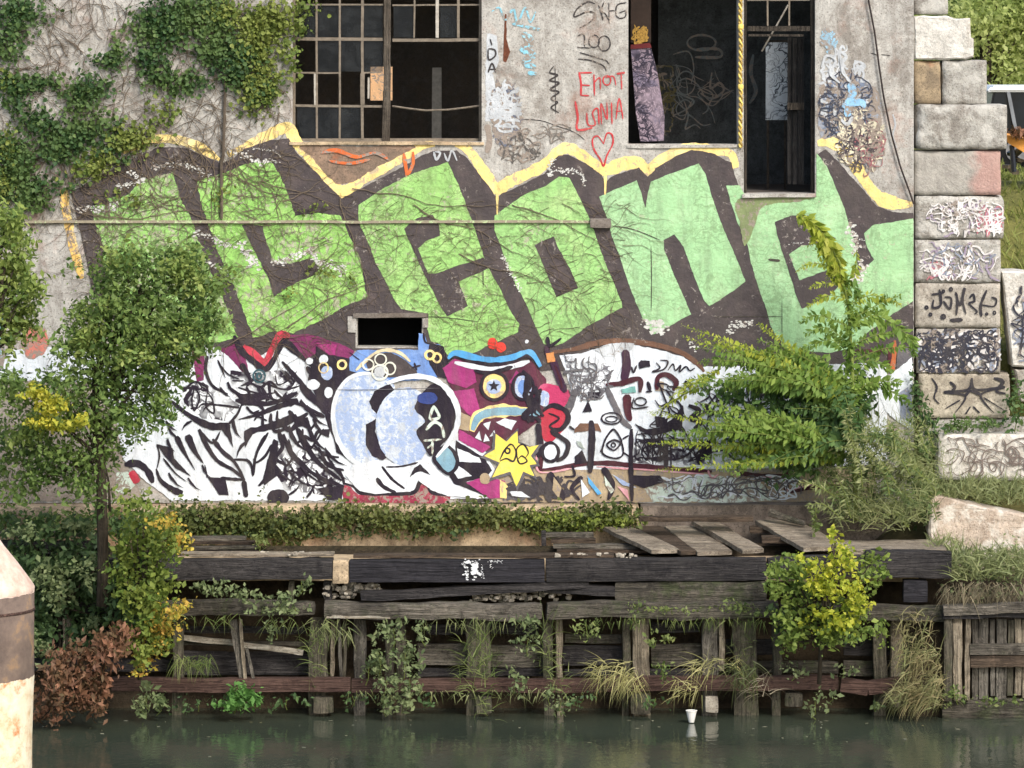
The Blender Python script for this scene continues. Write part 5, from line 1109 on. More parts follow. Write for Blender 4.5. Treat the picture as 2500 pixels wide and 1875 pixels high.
# split pale plank
part('split_plank', beam(at(436, 1556, FY + 0.32), at(742, 1592, FY + 0.28), 0.05, 0.075, up=(0.1, 0, 1), seg=0.06, jit=0.022, rnd=0.01, seed=30), M_WPALE)
part('brace', beam(at(568, 1512, FY + 0.1), at(592, 1660, FY + 0.06), 0.1, 0.11, up=(1, 0, 0), seg=0.12, jit=0.012, rnd=0.012, seed=31), M_WPOST)
part('brace', beam(at(587, 1512, FY + 0.02), at(598, 1658, FY + 0.0), 0.05, 0.05, up=(1, 0, 0), seg=0.12, jit=0.012, rnd=0.01, seed=32), M_WPOSTP)
part('brace', beam(at(603, 1580, FY + 0.05), at(618, 1660, FY + 0.02), 0.04, 0.045, up=(1, 0, 0), seg=0.12, jit=0.012, rnd=0.01, seed=33), M_WPOST)
for i, (x0, x1, y1, m) in enumerate(((752, 800, 1750, M_WPOSTM), (806, 818, 1655, M_WPOSTP), (824, 834, 1655, M_WPOST), (838, 846, 1655, M_WPOSTM), (862, 892, 1745, M_WPOST), (936, 962, 1750, M_WPOSTM), (966, 992, 1750, M_WPOSTM), (1136, 1196, 1755, M_WPOSTM), (1326, 1352, 1750, M_WPOSTM), (1358, 1376, 1745, M_WPOSTP), (1520, 1540, 1750, M_WPOSTM), (1543, 1586, 1755, M_WPOSTP), (1712, 1752, 1750, M_WPOST), (1756, 1772, 1640, M_WPOSTP), (1790, 1850, 1756, M_WPOSTM), (1885, 1908, 1750, M_WPOSTM), (420, 446, 1750, M_WPOSTM), (160, 176, 1620, M_WPOSTM), (150, 156, 1600, M_WPOSTP), (2130, 2165, 1750, M_WPOSTM), (2175, 2205, 1720, M_WPOSTP), (700, 716, 1480, M_WPOSTM), (790, 812, 1480, M_WDARK))):
    y0 = 1420 if y1 == 1480 else 1510
    part('post', pbox(x0, y0, x1, y1 + (8 if y1 > 1700 else 0), FY + 0.16 + 0.01 * (i % 3), 0.16, seg=0.12, jit=0.022, rnd=0.03, seed=40 + i, cap=16), m)
for i, (x0, x1, y0, y1) in enumerate(((762, 816, 1700, 1742), (1160, 1200, 1700, 1745), (1720, 1756, 1700, 1740), (1915, 1960, 1690, 1725), (1540, 1590, 1690, 1740))):
    part('stub_pile', pbox(x0, y0, x1, y1, FY + 0.02, 0.2, seg=0.08, jit=0.025, rnd=0.03, seed=70 + i), M_WPOSTM if i != 2 else M_STONE)
# left dark cribbing behind the tree
for i, (y0, y1) in enumerate(((1296, 1310), (1322, 1340), (1352, 1372), (1400, 1440), (1470, 1500), (1540, 1580), (1610, 1640))):
    part('crib_beam', pbox(-120, y0, 430 if i > 1 else 245, y1, FY + 0.5 + (0.6 if i < 2 else 0), 0.2, seg=0.25, jit=0.02, rnd=0.02, seed=80 + i), M_WGREY if i == 0 else M_WDARK)
# deck behind the cap beam
deck_z = at(0, 1364, FY + 0.3).z
part('deck_backing', rbox((at(-200, 0, -1.6).x, -1.75, deck_z - 0.35), (at(2240, 0, -1.6).x, -0.62, deck_z - 0.06), seg=0.25, jit=0.02, rnd=0.02, cap=40), m_plain('deck_dirt', (178, 158, 128), 0.95, 0.35, 12))
for i, (x0, x1, y0, y1) in enumerate(((466, 600, 1312, 1320), (470, 622, 1324, 1331), (466, 628, 1336, 1344), (474, 630, 1347, 1352), (1330, 1450, 1302, 1312), (1345, 1456, 1316, 1326), (1350, 1560, 1330, 1340), (1360, 1600, 1343, 1352))):
    part('deck_plank', pbox(x0, y0, x1, y1, -1.2 - 0.12 * (i % 4), 0.22, seg=0.2, jit=0.012, rnd=0.008, seed=90 + i), M_WPLANKD if i % 2 else M_WGREY)
part('deck_box', pbox(1322, 1300, 1334, 1352, -1.3, 0.3, seg=0.2, jit=0.01, rnd=0.01), M_WDARK)
for i, (x0, x1, y0, y1) in enumerate(((1830, 2000, 1286, 1300), (1620, 1990, 1330, 1342), (1640, 1900, 1346, 1356), (1560, 1840, 1262, 1274), (1860, 2050, 1312, 1328))):
    part('deck_plank', pbox(x0, y0, x1, y1, -0.9 - 0.15 * i, 0.25, seg=0.2, jit=0.014, rnd=0.01, seed=110 + i), M_WPLANKD)
# loose planks lying from the plinth down to the cap beam
for i, (p, q, w, m, lb) in enumerate((((1495, 1284), (1625, 1348), 0.21, M_WPLANK, 'grey loose plank slanting down from the vines, leftmost of the four side by side'), ((1575, 1288), (1695, 1350), 0.20, M_WPLANKD, 'darker loose plank with a knot, second from the left of the slanting planks'),
                                      ((1662, 1290), (1745, 1350), 0.25, M_WPLANK, 'short wide loose plank in the middle of the slanting planks'), ((1715, 1274), (1838, 1346), 0.17, M_WPLANK, 'narrow split-edged loose plank, rightmost of the four side by side'), ((1895, 1272), (2015, 1340), 0.32, M_WPLANK, 'wide bleached plank lying behind the yellow bush'))):
    a, b = at(*p, -0.55), at(*q, -2.15)
    V, F = beam(a, b, w * 1.9, 0.06, seg=0.12, jit=0.014, rnd=0.01, seed=120 + i)
    tag(mesh('loose_plank', V, F, m, loc=b), lb, 'plank', 'loose planks on the wharf deck')
tag(mesh('deck_slab', *rbox((at(2050, 0, -2.1).x, -2.3, at(0, 1362, -2.2).z), (at(2310, 0, -2.1).x, -1.2, at(0, 1340, -2.2).z), seg=0.12, jit=0.018, rnd=0.015, seed=9), M_WPLANK, loc=at(2180, 1350, -2.2)), 'weathered flat decking slab at the right end of the wharf below the grass', 'decking')
lg = at(1915, 1262, -0.8)
tag(mesh('driftwood', *tube([at(1880, 1250, -0.8), at(1900, 1258, -0.85), at(1930, 1268, -0.9), at(1965, 1278, -1.0)], 0.06, 7, 0.035), M_WGREY, loc=lg), 'short grey log lying on the deck above the wide bleached plank', 'log')
# right bulkhead of upright planks
bk = thing('plank_bulkhead', 'weathered bulkhead of upright planks at the right end of the bank', 'bulkhead', at(2400, 1720, -2.5))
mesh('top_rail', *beam(at(2300, 1490, -2.6), at(2620, 1478, -2.6), 0.28, 0.13, seg=0.1, jit=0.02, rnd=0.02, seed=1, cap=30), M_WGREY, bk)
mesh('top_rail', *beam(at(2300, 1504, -2.58), at(2620, 1500, -2.58), 0.22, 0.06, seg=0.1, jit=0.012, rnd=0.012, seed=2, cap=30), M_WDARK, bk)
mesh('cross_rail', *pbox(2368, 1572, 2620, 1600, -2.62, 0.08, seg=0.14, jit=0.01, rnd=0.01, seed=3), M_WGREY, bk)
mesh('cross_rail', *pbox(2368, 1601, 2620, 1630, -2.6, 0.08, seg=0.14, jit=0.01, rnd=0.01, seed=4), M_WPLANKD, bk)
for i, (x0, x1) in enumerate(((2304, 2326), (2328, 2352), (2355, 2370))):
    mesh('corner_post', *pbox(x0, 1506, x1, 1712, -2.66 + 0.03 * i, 0.16, seg=0.1, jit=0.014, rnd=0.025, seed=5 + i), (M_WPOSTM, M_WPOSTP, M_WPOSTP)[i], bk)
x = 2372; i = 0
while x < 2620:
    w = rr.uniform(15, 30)
    mesh('plank', *pbox(x, 1508 + rr.uniform(0, 6), x + w - 2.5, 1704 + rr.uniform(-8, 8), -2.5 + rr.uniform(-.02, .02), 0.06, seg=0.2, jit=0.012, rnd=0.01, seed=20 + i), rr.choice((M_WPOSTP, M_WPOST, M_WPOSTP, M_WPOSTM)), bk)
    x += w; i += 1
mesh('base_sill', *pbox(2300, 1706, 2620, 1760, -2.5, 0.2, seg=0.14, jit=0.02, rnd=0.02, seed=60), M_WMOSS, bk)
# rubble in the gaps
rng = np.random.default_rng(4)
gs = []
for x0, x1, y0, y1, n in ((860, 930, 1428, 1445, 40), (1150, 1260, 1452, 1466, 40), (1210, 1390, 1440, 1464, 80), (1360, 1560, 1352, 1362, 34), (640, 780, 1348, 1362, 14), (790, 870, 1424, 1460, 60)):
    for _ in range(n):
        c = at(rng.uniform(x0, x1), rng.uniform(y0, y1), FY + 0.45 - 0.3 * rng.random()); r = rng.uniform(0.008, 0.03)
        gs.append(rbox(tuple(c - Vector((r * 1.4, r, r))), tuple(c + Vector((r * 1.4, r, r))), seg=r, jit=r * 0.5, rnd=r * 0.6, freq=20, seed=rng.uniform(0, 9)))
tag(mesh('rubble', *cat_geo(gs), M_STONE), 'pale broken stones caught between the wharf timbers', 'rubble', kind='stuff')
# foreground dolphin pile at left
gd = G('pier_rusty', 0.8)
s_ = gd.n('ShaderNodeSeparateXYZ'); gd.l(gd.pos(), s_.inputs[0])
PY = -12.0
zt = lambda y: at(0, y, PY).z
nz = gd.math('ADD', s_.outputs[2], gd.math('MULTIPLY', gd.math('SUBTRACT', gd.noise(4, 4, 0.6), 0.5), 0.08))
cream = gd.ramp(gd.noise(5, 7, 0.7), [(0.3, lin(196, 160, 112)), (0.5, lin(226, 212, 180)), (0.7, lin(236, 228, 204))])
cream = gd.mix(gd.ramp(gd.noise(2.4, 6, 0.7), BW(0.55, 0.65)), cream, lin(196, 130, 80))
brown = gd.ramp(gd.noise(3, 7, 0.7), [(0.3, lin(88, 76, 70)), (0.55, lin(120, 104, 92)), (0.75, lin(172, 136, 92))])
fac = gd.math('GREATER_THAN', nz, zt(1648))
cc = gd.mix(fac, cream, brown)
pink = gd.ramp(gd.noise(5, 6, 0.7), [(0.3, lin(184, 150, 132)), (0.6, lin(222, 200, 182))])
cc = gd.mix(gd.math('GREATER_THAN', nz, zt(1444)), cc, pink)
gd.col(cc); gd.bump(gd.noise(9, 6, 0.7), 0.5, 0.03)
ccx, rad = at(-70, 0, PY).x, (84 + 70) / (PXM * DIST / (DIST + PY))
pr = thing('mooring_pile', 'thick round mooring pile with brown band and pale pink sloping cap', 'pile', (ccx, PY, 0))
def lathe(prof, cx, cy, n=28):
    V, F = [], []
    for r, z in prof:
        for i in range(n):
            a = 2 * math.pi * i / n; V.append((cx + r * math.cos(a), cy + r * math.sin(a), z))
    for j in range(len(prof) - 1):
        for i in range(n):
            k = (i + 1) % n; F.append((j * n + i, j * n + k, (j + 1) * n + k, (j + 1) * n + i))
    F.append(tuple((len(prof) - 1) * n + i for i in range(n)))
    return V, F
mesh('shaft', *lathe([(rad * 0.95, -1), (rad * 0.965, zt(1800)), (rad * 0.985, zt(1700)), (rad, zt(1650)), (rad * 0.995, zt(1560)), (rad, zt(1444))], ccx, PY), gd.m, pr, smooth=True)
mesh('cap', *lathe([(rad * 1.0, zt(1443.5)), (rad * 1.005, zt(1434)), (rad * 0.95, zt(1420)), (rad * 0.72, zt(1372)), (rad * 0.52, zt(1334)), (rad * 0.45, zt(1318)), (rad * 0.3, zt(1312))], ccx, PY), gd.m, pr, smooth=True)
mesh('collar', *lathe([(rad * 1.0, zt(1490)), (rad * 1.012, zt(1489)), (rad * 1.012, zt(1484)), (rad * 1.0, zt(1483))], ccx, PY), M_WRED, pr, smooth=True)

# ================================================================== PLANTS
L_IVY = m_leaf('ivy_leaf', [(48, 76, 46), (66, 96, 54), (88, 114, 64), (56, 84, 50), (112, 134, 76)], 0.28, 1.6)
L_IVYY = m_leaf('ivy_leaf_yellowish', [(96, 118, 54), (124, 140, 66), (84, 106, 50), (146, 154, 80)], 0.3)
L_TREE = m_leaf('tree_leaf', [(66, 90, 48), (90, 116, 58), (110, 136, 68), (74, 102, 56), (138, 158, 86)], 0.3, 2.4)
L_TREEL = m_leaf('tree_leaf_light', [(118, 140, 70), (146, 164, 84), (98, 124, 62), (168, 180, 102)], 0.35, 2.4)
L_YEL = m_leaf('yellow_leaf', [(214, 198, 66), (180, 184, 66), (228, 214, 92), (140, 156, 60)], 0.4)
L_SHRUB = m_leaf('shrub_leaf', [(94, 118, 52), (122, 140, 62), (78, 104, 46), (140, 150, 70)], 0.35, 3)
L_SHRUBY = m_leaf('shrub_leaf_golden', [(190, 174, 70), (166, 164, 66), (214, 190, 84), (196, 150, 76)], 0.35)
L_BROWN = m_leaf('dead_leaf', [(136, 96, 72), (106, 74, 56), (162, 116, 90), (120, 90, 66), (92, 78, 54)], 0.2)
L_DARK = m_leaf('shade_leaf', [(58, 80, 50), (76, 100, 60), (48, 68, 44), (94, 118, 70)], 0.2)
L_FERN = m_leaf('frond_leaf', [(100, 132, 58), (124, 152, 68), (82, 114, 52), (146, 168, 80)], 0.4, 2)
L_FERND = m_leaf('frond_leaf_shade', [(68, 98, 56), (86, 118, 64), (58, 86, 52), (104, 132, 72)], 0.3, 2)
L_FERNY = m_leaf('frond_leaf_yellow', [(146, 164, 54), (168, 180, 64), (122, 148, 50), (180, 182, 76)], 0.4, 2)
L_GRASS = m_leaf('grass_blade', [(120, 132, 84), (142, 150, 98), (98, 112, 68), (164, 166, 116)], 0.3, 2)
L_GRASSG = m_leaf('green_grass_blade', [(92, 112, 58), (116, 132, 72), (78, 98, 52), (140, 148, 90)], 0.3, 2)
L_STRAW = m_leaf('straw_blade', [(188, 180, 120), (160, 156, 100), (206, 198, 140), (130, 134, 84)], 0.3, 2)
L_WEED = m_leaf('weed_leaf', [(100, 116, 76), (122, 136, 90), (84, 102, 66), (146, 156, 110)], 0.3, 3)
L_BG = m_leaf('far_leaf', [(168, 184, 108), (188, 200, 124), (150, 168, 94), (206, 212, 142)], 0.5, 1.2)
M_BARK = m_wood('bark', (92, 82, 66), (44, 38, 30), 'z')
M_STEM = m_plain('vine_stem', (104, 92, 78), 0.9, 0.3, 12)
M_STEMG = m_plain('green_stem', (112, 124, 60), 0.8, 0.25, 12)

# ---- ivy on the wall
ivy = thing('climbing_ivy', 'dense green ivy climbing over the upper left of the wall with bare stems', 'ivy', at(250, 560, -0.05))
def zc(t, L, Y, rd):
    o = ZO[t]; return [(o[0] + a * ZS, o[1] + b * ZS, c * ZS, d * ZS, Y, rd) for a, b, c, d in L]
IV = zc('A0', [(150, 90, 250, 160), (60, 300, 120, 100), (60, 420, 110, 90), (300, 640, 290, 60), (120, 620, 130, 70), (620, 760, 200, 150), (730, 680, 110, 80), (720, 990, 280, 120), (450, 1060, 280, 130), (330, 930, 160, 120), (120, 760, 90, 160), (150, 1230, 200, 110), (60, 1130, 130, 130), (500, 1180, 200, 70), (300, 1430, 220, 90), (100, 1420, 140, 150), (260, 1540, 200, 80), (60, 1300, 110, 120), (900, 420, 60, 170), (820, 470, 120, 60),
    (1250, 200, 330, 200), (1450, 80, 250, 120), (1650, 150, 250, 150), (1180, 450, 150, 160), (1700, 400, 270, 180), (1230, 620, 140, 90), (1480, 620, 200, 60), (1860, 480, 180, 150), (1850, 600, 150, 80), (1990, 720, 120, 140), (1400, 700, 90, 60), (870, 1190, 90, 60)], -0.14, 0.13)
IV = [(a, b, c * 0.82, d * 0.8, e, f) for a, b, c, d, e, f in IV]
IV = [(a, b, c, d, -0.07, 0.05) for a, b, c, d, e, f in IV]
foliage('foliage', ivy, IV, 0.25, 0.05, L_IVY, 1, up=0.35, long=1.15, shape=6, droop=0.5, hollow=0.05, spread=0.7, face=1.6, per=14)
IVY = zc('A0', [(1280, 880, 90, 70), (1100, 1030, 200, 60), (1000, 1110, 160, 60), (760, 1260, 130, 70), (680, 1330, 90, 70), (2000, 160, 160, 90), (2120, 240, 150, 70), (1950, 280, 120, 120), (1750, 80, 130, 80), (40, 1150, 70, 100), (40, 620, 40, 60), (40, 1440, 60, 100)], -0.18, 0.12) + \
      zc('A1', [(220, 120, 150, 60), (420, 60, 90, 60), (90, 240, 140, 100), (430, 200, 60, 50), (100, 420, 130, 60), (130, 560, 90, 140), (60, 760, 80, 140), (320, 390, 60, 90), (380, 540, 40, 60), (200, 700, 60, 100)], -0.14, 0.1)
IVY = [(a, b, c, d, -0.09, 0.05) for a, b, c, d, e, f in IVY]
foliage('foliage', ivy, IVY, 0.22, 0.05, L_IVYY, 2, up=0.35, long=1.15, shape=6, droop=0.5, hollow=0.05, spread=0.7, face=1.6, per=14)
SP = zc('B1', [(560, 170, 130, 60), (600, 700, 200, 100), (300, 850, 150, 60), (860, 800, 60, 60)], -0.08, 0.04) + zc('B0', [(1700, 80, 120, 120), (1750, 720, 150, 120), (900, 120, 250, 90)], -0.08, 0.05)
foliage('sparse_leaves', ivy, SP, 0.035, 0.045, L_IVYY, 3, up=0.1, long=1.2, hollow=0.1)
# bare stems: walkers crawling over the wall
rs = random.Random(8)
parts_ = []
def walker(px, py, a, n, step, r, Y=-0.02, wander=0.35, bias=None, k=0.06):
    pts = []
    for i in range(n):
        pts.append(at(px, py, Y - 0.012 * rs.random()))
        if bias is not None: a += (math.atan2(math.sin(bias - a), math.cos(bias - a))) * k
        a += rs.uniform(-wander, wander)
        px += math.cos(a) * step; py += math.sin(a) * step
        if not (-60 < px < 1980 and -60 < py < 1210): break
        if 712 < px < 1178 and py < 352 or 1530 < px < 1995 and py < 480 or 860 < px < 1046 and 760 < py < 852: break
    if len(pts) > 2: parts_.append(tube(pts, r, 3, r * 0.35, close=False))
for _ in range(750):   # upper left: dense crawling mesh
    walker(rs.uniform(-20, 700), rs.uniform(-20, 520), rs.uniform(0, 6.28), rs.randint(8, 26), 7, rs.uniform(0.0025, 0.0075), wander=0.4)
for _ in range(70):
    walker(rs.uniform(60, 620), rs.uniform(330, 420), rs.uniform(0.6, 2.4), rs.randint(14, 34), 8, rs.uniform(0.003, 0.008), wander=0.35)
for _ in range(900):   # thin tendrils over the green letters, thinning to the right
    x = rs.uniform(0, 1) ** 1.35 * 1350 + 200
    y = rs.uniform(470, 850)
    walker(x, y, rs.choice((0.3, 2.8)) + rs.uniform(-0.5, 0.5), rs.randint(6, 22), 7, rs.uniform(0.002, 0.0048), wander=0.3, bias=rs.choice((0.35, 2.75)))
for x, y, a, n in ((560, 420, 0.5, 26), (640, 440, 0.45, 30), (700, 800, -0.6, 40), (560, 840, -0.65, 40), (830, 480, 1.3, 40), (430, 500, 0.2, 40), (200, 520, 0.1, 60), (860, 460, 0.35, 60), (1010, 500, 0.4, 50), (1250, 500, 0.5, 40), (1120, 620, 0.2, 40)):
    walker(x, y, a, n, 8, 0.008, wander=0.2, bias=a, k=0.12)
mesh('bare_stem', *cat_geo(parts_), M_STEM, ivy, kind='stuff')

# ---- ivy hedge on the plinth
hed = thing('plinth_ivy', 'low band of ivy hanging over the ledge at the foot of the mural', 'ivy', at(900, 1310, -0.7))
HL = [(x, 1270 + 6 * math.sin(x), 46, 26, -0.7, 0.2) for x in range(-30, 420, 40)]
foliage('foliage', hed, HL, 0.12, 0.05, L_TREE, 8, up=0.4, long=1.2, hollow=0.2, droop=0.3)
HB = [(x, 1266 + 8 * math.sin(x * 0.02) + (14 if x < 760 else 0), 46, 30 + (16 if x < 760 else 0), -0.66, 0.16) for x in range(400, 1540, 34)]
foliage('foliage', hed, HB, 0.20, 0.05, m_leaf('hedge_leaf', [(70, 84, 44), (92, 104, 54), (58, 72, 40), (120, 124, 70)], 0.2, 2.5), 5, up=0.4, long=1.1, hollow=0.2, shape=6, droop=0.4)
HG = [(x, 1272, 40, 20, -0.72, 0.12) for x in range(1300, 1548, 28)]
foliage('fresh_leaves', hed, HG, 0.20, 0.045, m_leaf('hedge_leaf_fresh', [(120, 138, 60), (144, 158, 72), (100, 120, 54), (160, 170, 86)], 0.3, 2.5), 6, up=0.4, long=1.1, hollow=0.2, droop=0.4)
HD = [(x, 1300, 40, 14, -0.66, 0.1) for x in range(560, 1150, 60)]
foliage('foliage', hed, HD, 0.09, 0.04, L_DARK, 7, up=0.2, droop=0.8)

# ---- trees
def tree(name, label, base, trunk, r0, branches, layers, cat='tree', group=None, bark=None):
    """branches: polylines of (px, py, Y, r0, r1); layers: (part name, clumps, density, leaf size, material, kwargs)"""
    t = thing(name, label, cat, base, group)
    mesh('trunk', *tube([Vector(p) for p in trunk], r0, 8, r0 * 0.5), bark or M_BARK, t, smooth=True)
    gs = [tube([at(*p) for p in pl], a, 5, b) for pl, a, b in branches]
    if gs: mesh('limb', *cat_geo(gs), bark or M_BARK, t, smooth=True)
    for i, (nm, cl, dens, size, mat, kw) in enumerate(layers):
        foliage(nm, t, cl, dens, size, mat, sum(map(ord, label)) + i, **kw)
    return t
rb = random.Random(3)
def cl(L, Y, rd, jit=0.25): return [(a, b, c, d, Y + rb.uniform(-jit, jit), rd) for a, b, c, d in L]
TY = -3.0
mainc = [(320, 640, 60, 46), (440, 640, 66, 50), (260, 700, 60, 56), (370, 710, 100, 66), (490, 700, 40, 50), (300, 790, 100, 66), (430, 790, 84, 70), (230, 820, 70, 56), (180, 860, 60, 40), (330, 870, 110, 60), (430, 880, 60, 50), (250, 930, 84, 60), (360, 960, 74, 56), (300, 1030, 66, 60), (230, 1020, 60, 50), (140, 940, 70, 50), (120, 1010, 80, 60), (60, 1090, 90, 60), (160, 1120, 90, 60), (60, 1180, 80, 46), (200, 1190, 60, 40), (20, 950, 60, 60), (250, 1110, 50, 50), (540, 690, 30, 34), (390, 1000, 44, 40), (510, 780, 40, 44), (480, 840, 40, 40), (200, 760, 40, 40)]
def to_clumps(L, root, Y): return [([(root[0], root[1], Y), ((root[0] * 0.45 + a * 0.55), (root[1] * 0.4 + b * 0.6), Y), (a, b, Y)], 0.022, 0.006) for a, b, c, d in L]
tree('bank_tree', 'leafy young tree rising from the bank, its crown over the left of the mural', at(252, 1460, TY), [at(250, 1480, TY), at(252, 1380, TY), at(249, 1250, TY), at(246, 1130, TY), at(232, 1000, TY), at(238, 900, TY), at(300, 800, TY), at(350, 700, TY)], 0.085,
     [([(244, 1080, TY), (300, 985, TY), (345, 925, TY)], 0.045, 0.018), ([(236, 1020, TY), (230, 940, TY), (226, 860, TY)], 0.045, 0.015), ([(268, 1250, TY), (266, 1180, TY), (250, 1110, TY)], 0.02, 0.01)] + to_clumps(mainc[:14], (280, 950), TY) + to_clumps(mainc[14:22], (245, 1120), TY),
     [('crown', cl([(a, b, c * 1.12, d * 1.12) for a, b, c, d in mainc], TY, 0.5), 0.145, 0.05, L_TREE, dict(up=0.5, long=1.6, hollow=0.1, spread=0.5, per=18)), ('crown', cl([(440, 640, 70, 44), (300, 640, 50, 40), (480, 690, 50, 40), (250, 770, 60, 40), (420, 830, 70, 40), (210, 830, 60, 40), (320, 860, 60, 30), (60, 1060, 70, 50), (120, 1000, 60, 30)], TY - 0.4, 0.25), 0.10, 0.05, L_TREEL, dict(up=0.7, long=1.6, hollow=0.1, per=16)),
      ('yellow_leaves', cl([(90, 960, 40, 14), (125, 985, 36, 22), (100, 1030, 40, 12), (150, 1040, 54, 12), (195, 1030, 22, 14), (82, 945, 14, 8)], TY - 0.6, 0.12), 0.42, 0.05, L_YEL, dict(up=0.8, long=1.3, hollow=0.1)),
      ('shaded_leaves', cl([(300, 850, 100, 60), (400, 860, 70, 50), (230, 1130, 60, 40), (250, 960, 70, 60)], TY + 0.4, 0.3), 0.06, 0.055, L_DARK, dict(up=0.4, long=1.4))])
edgec = [(10, 560, 50, 50), (50, 610, 46, 60), (20, 680, 60, 60), (70, 700, 40, 60), (40, 760, 54, 50), (10, 820, 50, 50), (60, 800, 40, 40), (-30, 700, 50, 120), (20, 520, 40, 30)]
tree('bank_tree', 'light green tree cut off by the left edge of the photo', at(-60, 1480, TY + 0.7), [at(-60, 1480, TY + .7), at(-50, 1150, TY + .7), at(-30, 850, TY + .7), at(10, 650, TY + .7)], 0.07, to_clumps(edgec, (-35, 880), TY + 0.7),
     [('crown', cl(edgec, TY + 0.7, 0.35), 0.12, 0.055, L_TREEL, dict(up=0.5, long=1.7, hollow=0.2)), ('crown', cl(edgec, TY + 0.9, 0.3), 0.07, 0.055, L_TREE, dict(up=0.4, long=1.6, hollow=0.2))])
# shrubs at the foot of the tree
SY = -3.3
shc = [(330, 1235, 44, 34), (370, 1290, 66, 50), (320, 1330, 50, 46), (400, 1330, 50, 50), (350, 1390, 66, 56), (390, 1440, 50, 46), (330, 1460, 56, 50), (360, 1510, 54, 50), (300, 1400, 40, 50), (320, 1560, 46, 40), (360, 1590, 44, 34), (390, 1560, 40, 30)]
tree('bank_shrub', 'green and golden shrub below the tree trunk at left', at(340, 1650, SY), [at(340, 1660, SY), at(345, 1550, SY), at(350, 1420, SY), at(350, 1280, SY)], 0.03, to_clumps(shc, (345, 1500), SY),
     [('crown', cl(shc, SY, 0.35), 0.12, 0.062, L_SHRUB, dict(up=0.6, long=1.3, hollow=0.2)), ('golden_leaves', cl([(405, 1275, 44, 20), (440, 1330, 26, 34), (430, 1490, 44, 24), (395, 1520, 50, 40), (350, 1610, 30, 30), (340, 1640, 22, 16), (380, 1560, 40, 30)], SY - 0.25, 0.2), 0.13, 0.05, L_SHRUBY, dict(up=0.6, long=1.2, hollow=0.1)),
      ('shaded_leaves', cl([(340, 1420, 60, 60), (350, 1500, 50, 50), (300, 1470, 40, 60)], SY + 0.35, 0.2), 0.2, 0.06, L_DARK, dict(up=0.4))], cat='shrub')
bwc = [(270, 1575, 50, 36), (240, 1600, 50, 40), (180, 1630, 60, 46), (230, 1660, 50, 40), (150, 1680, 60, 50), (110, 1650, 30, 30), (200, 1710, 50, 40), (245, 1715, 26, 40), (130, 1735, 40, 30), (100, 1755, 30, 20), (300, 1540, 40, 30), (160, 1600, 40, 30)]
tree('dead_shrub', 'rust-brown dead shrub drooping to the water beside the mooring pile', at(260, 1640, SY - 0.2), [at(290, 1640, SY - .2), at(240, 1610, SY - .2), at(170, 1640, SY - .2)], 0.018, to_clumps(bwc, (250, 1600), SY - 0.2),
     [('crown', cl(bwc, SY - 0.2, 0.3), 0.12, 0.05, L_BROWN, dict(up=0.0, long=1.9, droop=1.0, hollow=0.2))], cat='shrub')
dkc = [(130, 1370, 90, 50), (110, 1440, 80, 60), (190, 1350, 70, 40), (210, 1420, 50, 50), (120, 1500, 60, 50), (220, 1500, 50, 50), (110, 1560, 40, 60), (200, 1560, 50, 40), (60, 1350, 60, 40), (170, 1290, 90, 30), (60, 1290, 70, 30), (330, 1300, 80, 40)]
tree('bank_shrub', 'dark shaded leafy shrub between the mooring pile and the tree trunk', at(150, 1640, -2.2), [at(150, 1650, -2.2), at(145, 1500, -2.2), at(140, 1350, -2.2)], 0.03, to_clumps(dkc, (150, 1480), -2.2), [('crown', cl(dkc, -2.2, 0.3), 0.12, 0.065, L_DARK, dict(up=0.4, long=1.5, hollow=0.2)), ('crown', cl([(110, 1410, 50, 40), (140, 1450, 40, 50), (220, 1390, 40, 30), (100, 1580, 24, 40), (230, 1530, 24, 20), (60, 1300, 60, 20), (190, 1290, 60, 16)], -2.6, 0.15), 0.10, 0.06, L_WEED, dict(up=0.6, long=1.4))], cat='shrub')
# bright bush on the right of the wharf
BY_ = -3.0
yg = [(1930, 1390, 46, 40), (1905, 1430, 30, 50), (1950, 1450, 50, 50), (1930, 1510, 46, 46), (1990, 1500, 56, 50), (2060, 1500, 50, 50), (2115, 1420, 36, 36), (2130, 1370, 36, 24), (2100, 1540, 54, 30), (2020, 1555, 60, 26), (1955, 1550, 36, 26), (1925, 1570, 28, 26), (2150, 1530, 20, 16), (1890, 1390, 20, 24), (2160, 1400, 18, 14)]
yy_ = [(2010, 1400, 44, 36), (2066, 1375, 36, 30), (2020, 1440, 50, 26), (2085, 1450, 36, 36), (2000, 1500, 30, 20), (2055, 1520, 46, 22), (2100, 1480, 30, 20), (2020, 1535, 40, 12), (2046, 1330, 18, 24), (2035, 1300, 10, 18), (2070, 1350, 16, 20), (1960, 1370, 10, 16)]
tree('bank_shrub', 'bright yellow-green bush growing out of the wharf at right', at(2010, 1660, BY_), [at(2000, 1670, BY_), at(2005, 1560, BY_), at(2020, 1450, BY_), at(2040, 1320, BY_)], 0.03, to_clumps(yg + yy_, (2010, 1560), BY_),
     [('crown', cl(yg, BY_, 0.3), 0.11, 0.062, m_leaf('bush_leaf', [(104, 126, 60), (126, 146, 68), (86, 110, 54), (148, 164, 80)], 0.35, 3), dict(up=0.6, long=1.25, hollow=0.2)), ('yellow_leaves', cl(yy_, BY_ - 0.3, 0.22), 0.17, 0.056, m_leaf('bush_leaf_yellow', [(196, 196, 66), (164, 178, 60), (220, 212, 82), (136, 158, 56)], 0.4, 3), dict(up=0.7, long=1.2, hollow=0.15)),
      ('shaded_leaves', cl([(1960, 1500, 70, 60), (2030, 1550, 60, 26)], BY_ + 0.35, 0.2), 0.05, 0.062, L_DARK, dict(up=0.4))], cat='shrub')

